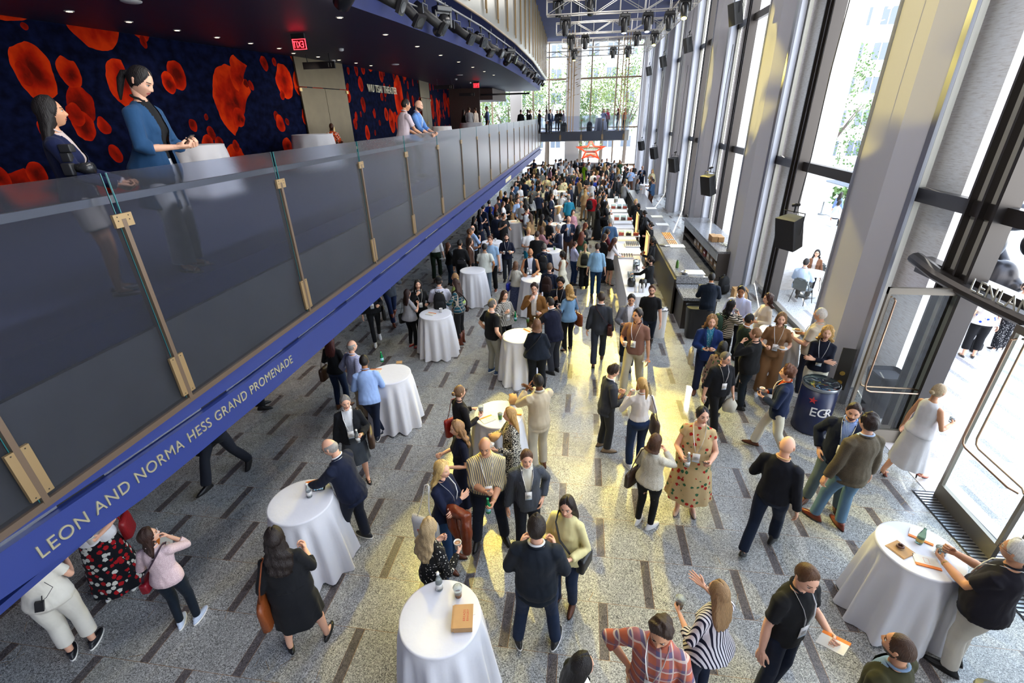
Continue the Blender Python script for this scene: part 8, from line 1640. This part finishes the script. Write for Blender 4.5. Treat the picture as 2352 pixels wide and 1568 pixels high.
# ------------------------------------------------------------------ light
w = bpy.data.worlds.new('sky'); SC.world = w; w.use_nodes = True; nt = w.node_tree; bg = nt.nodes['Background']
tc = nt.nodes.new('ShaderNodeTexCoord'); sx = nt.nodes.new('ShaderNodeSeparateXYZ'); nt.links.new(tc.outputs['Generated'], sx.inputs[0]); r = nt.nodes.new('ShaderNodeValToRGB'); e = r.color_ramp.elements
e[0].position = 0; e[0].color = (1, .99, .97, 1); e[1].position = .7; e[1].color = (.62, .76, 1, 1); nt.links.new(sx.outputs[2], r.inputs[0]); nt.links.new(r.outputs[0], bg.inputs[0]); bg.inputs[1].default_value = 4.0
def lamp(kind, name, loc, energy, color=(1, 1, 1), rot=None, target=None, **k):
    l = bpy.data.lights.new(name, kind); l.energy = energy; l.color = color
    for a, v in k.items(): setattr(l, a, v)
    o = bpy.data.objects.new(name, l); LINK.append(o); o.location = loc
    if target is not None: d = Vector(target)-Vector(loc); o.rotation_euler = d.to_track_quat('-Z', 'Y').to_euler()
    elif rot: o.rotation_euler = rot
    return o
lamp('SUN', 'sun', (20, 60, 30), 5.0, (1, .95, .86), target=(20-9, 60-36, 30-20), angle=R_(.6))
def gobo(o, sc_, thr):
    l = o.data; l.use_nodes = True; nt = l.node_tree; em = nt.nodes['Emission']; tc = nt.nodes.new('ShaderNodeTexCoord'); n = nt.nodes.new('ShaderNodeTexNoise'); n.inputs['Scale'].default_value = sc_; n.inputs['Detail'].default_value = 1
    nt.links.new(tc.outputs['Normal'], n.inputs['Vector']); r = nt.nodes.new('ShaderNodeMapRange'); r.inputs[1].default_value = thr; r.inputs[2].default_value = thr+.10; nt.links.new(n.outputs[0], r.inputs[0]); nt.links.new(r.outputs[0], em.inputs['Strength'])
YL = (1, .80, .16)
for i, (p, t, e_, ang, thr) in enumerate((((2.9, 20, 8.2), (1.2, 3.9, 0), 2600, 13, .46), ((-.9, 26, 8.3), (.2, 2.4, 0), 3600, 9, .48), ((3.1, 18, 8.2), (2.6, 6.3, 0), 1500, 15, .45), ((3.2, 26, 8.3), (.4, 6.2, 0), 2200, 12, .47),
                                          ((1.0, 32, 8.4), (.9, 10.2, 0), 2400, 12, .45), ((2.8, 32, 8.4), (-.6, 11.5, 0), 1800, 11, .46), ((3.2, 26, 8.3), (2.3, 14, 0), 1400, 16, .42), ((-1.0, 26, 8.3), (-.4, 24, 0), 900, 30, .42), ((-1, 32, 8.4), (.0, 31, 0), 900, 34, .4),
                                          ((-3.9, 9.2, 7.3), (.9, 2.9, 0), 1500, 20, .40), ((3.0, 18, 8.3), (1.9, 4.9, 0), 2000, 12, .42), ((-3.6, 12, 7.4), (.9, 6.0, 0), 900, 17, .42), ((-3.4, 12, 7.4), (5.3, 10.4, 6.5), 900, 14, .44), ((-3.2, 18, 7.4), (5.2, 17.5, 6.0), 700, 15, .44), ((-3.1, 26, 7.4), (5.2, 24.5, 6), 500, 15, .44))):
    o = lamp('SPOT', 'stage_spot', p, e_*(3.0 if t[1] < 6.4 else 1.4 if t[1] < 16 else 2.4), YL, target=t, spot_size=R_(ang*2), spot_blend=.12, shadow_soft_size=.05); gobo(o, 7 if i < 7 else 5, thr-.03)
# downlights in the underside of the balcony
SPT = mat('soffit_lens', (1, .72, .42), .3, emit=40); d0 = None
for k, (px, py) in enumerate(((478, 1203), (627, 1073), (690, 990), (152, 1492), (676, 1022), (748, 868), (700, 905), (870, 738), (930, 680), (1000, 640))):
    g = at(px, py, -2.30); x, y = g[0], g[1]
    if x > -3.95: x = -3.95
    if d0 is None:
        d0 = thing('soffit_downlight', 'x', 'light', (x, y, 2.30), 0, 'downlights under the balcony'); mb = MB(); mb.rings([(-.006, .05, .05, 0), (0, .055, .055, 0)], 18); mb.build('trim_ring', [WH], d0); mb = MB(); mb.rings([(-.010, .035, .035, 0), (-.005, .035, .035, 0)], 14); mb.build('lens', [SPT], d0); o = d0
    else: o = dup(d0, (x, y, 2.30), 0)
    o['label'] = 'warm downlight in the underside of the balcony, %s of its row' % ORD[k]
    lamp('SPOT', 'downlight_beam', (x, y, 2.28), 14, (1, .74, .45), rot=(0, 0, 0), spot_size=R_(90), spot_blend=.8, shadow_soft_size=.03)
for i in range(8): lamp('SPOT', 'balcony_beam', (-6.3, 8+4.5*i, 7.15), 60, (1, .82, .62), target=(-6.9, 8+4.5*i, 3.9), spot_size=R_(110), spot_blend=.9, shadow_soft_size=.05)
for i in range(7): lamp('SPOT', 'mural_wash', (wallx(7+4.6*i)+1.3, 7+4.6*i, 7.1), 22, (1, .80, .62), target=(wallx(7+4.6*i), 7+4.6*i, 5.4), spot_size=R_(100), spot_blend=1, shadow_soft_size=.05)
lamp('SPOT', 'star_fill', (.6, 43.7, 3.1), 110, (1, .93, .85), target=(.6, 45.5, 2.3), spot_size=R_(95), spot_blend=.5, shadow_soft_size=.05)  # added spot without a fixture, brightens the backlit star shelf
lamp('AREA', 'hall_fill', (.2, 5, 11.0), 330, (1, .95, .88), rot=(0, 0, 0), shape='RECTANGLE', size=1.2, size_y=10)  # added interior fill imitating bounce from the high ceiling, no fitting there
lamp('AREA', 'hall_fill', (.2, 22, 10.85), 330, (1, .95, .88), rot=(0, 0, 0), shape='RECTANGLE', size=1.2, size_y=18)  # same added ceiling-bounce fill for the far half of the hall
SC.view_settings.view_transform = 'Standard'; SC.view_settings.look = 'None'; SC.view_settings.gamma = 1; SC.view_settings.use_curve_mapping = False; SC.view_settings.exposure = 1.05
cy = SC.cycles; cy.use_denoising = True; cy.max_bounces = 7; cy.diffuse_bounces = 3; cy.glossy_bounces = 3; cy.transmission_bounces = 6; cy.transparent_max_bounces = 12; cy.caustics_reflective = False; cy.caustics_refractive = False; cy.sample_clamp_indirect = 6; cy.use_adaptive_sampling = True; cy.adaptive_threshold = .02
cy.blur_glossy = 1.0
for o in LINK:
    if 'label' in o: o['label'] = ' '.join(o['label'].split()[:16])
    COL.objects.link(o)
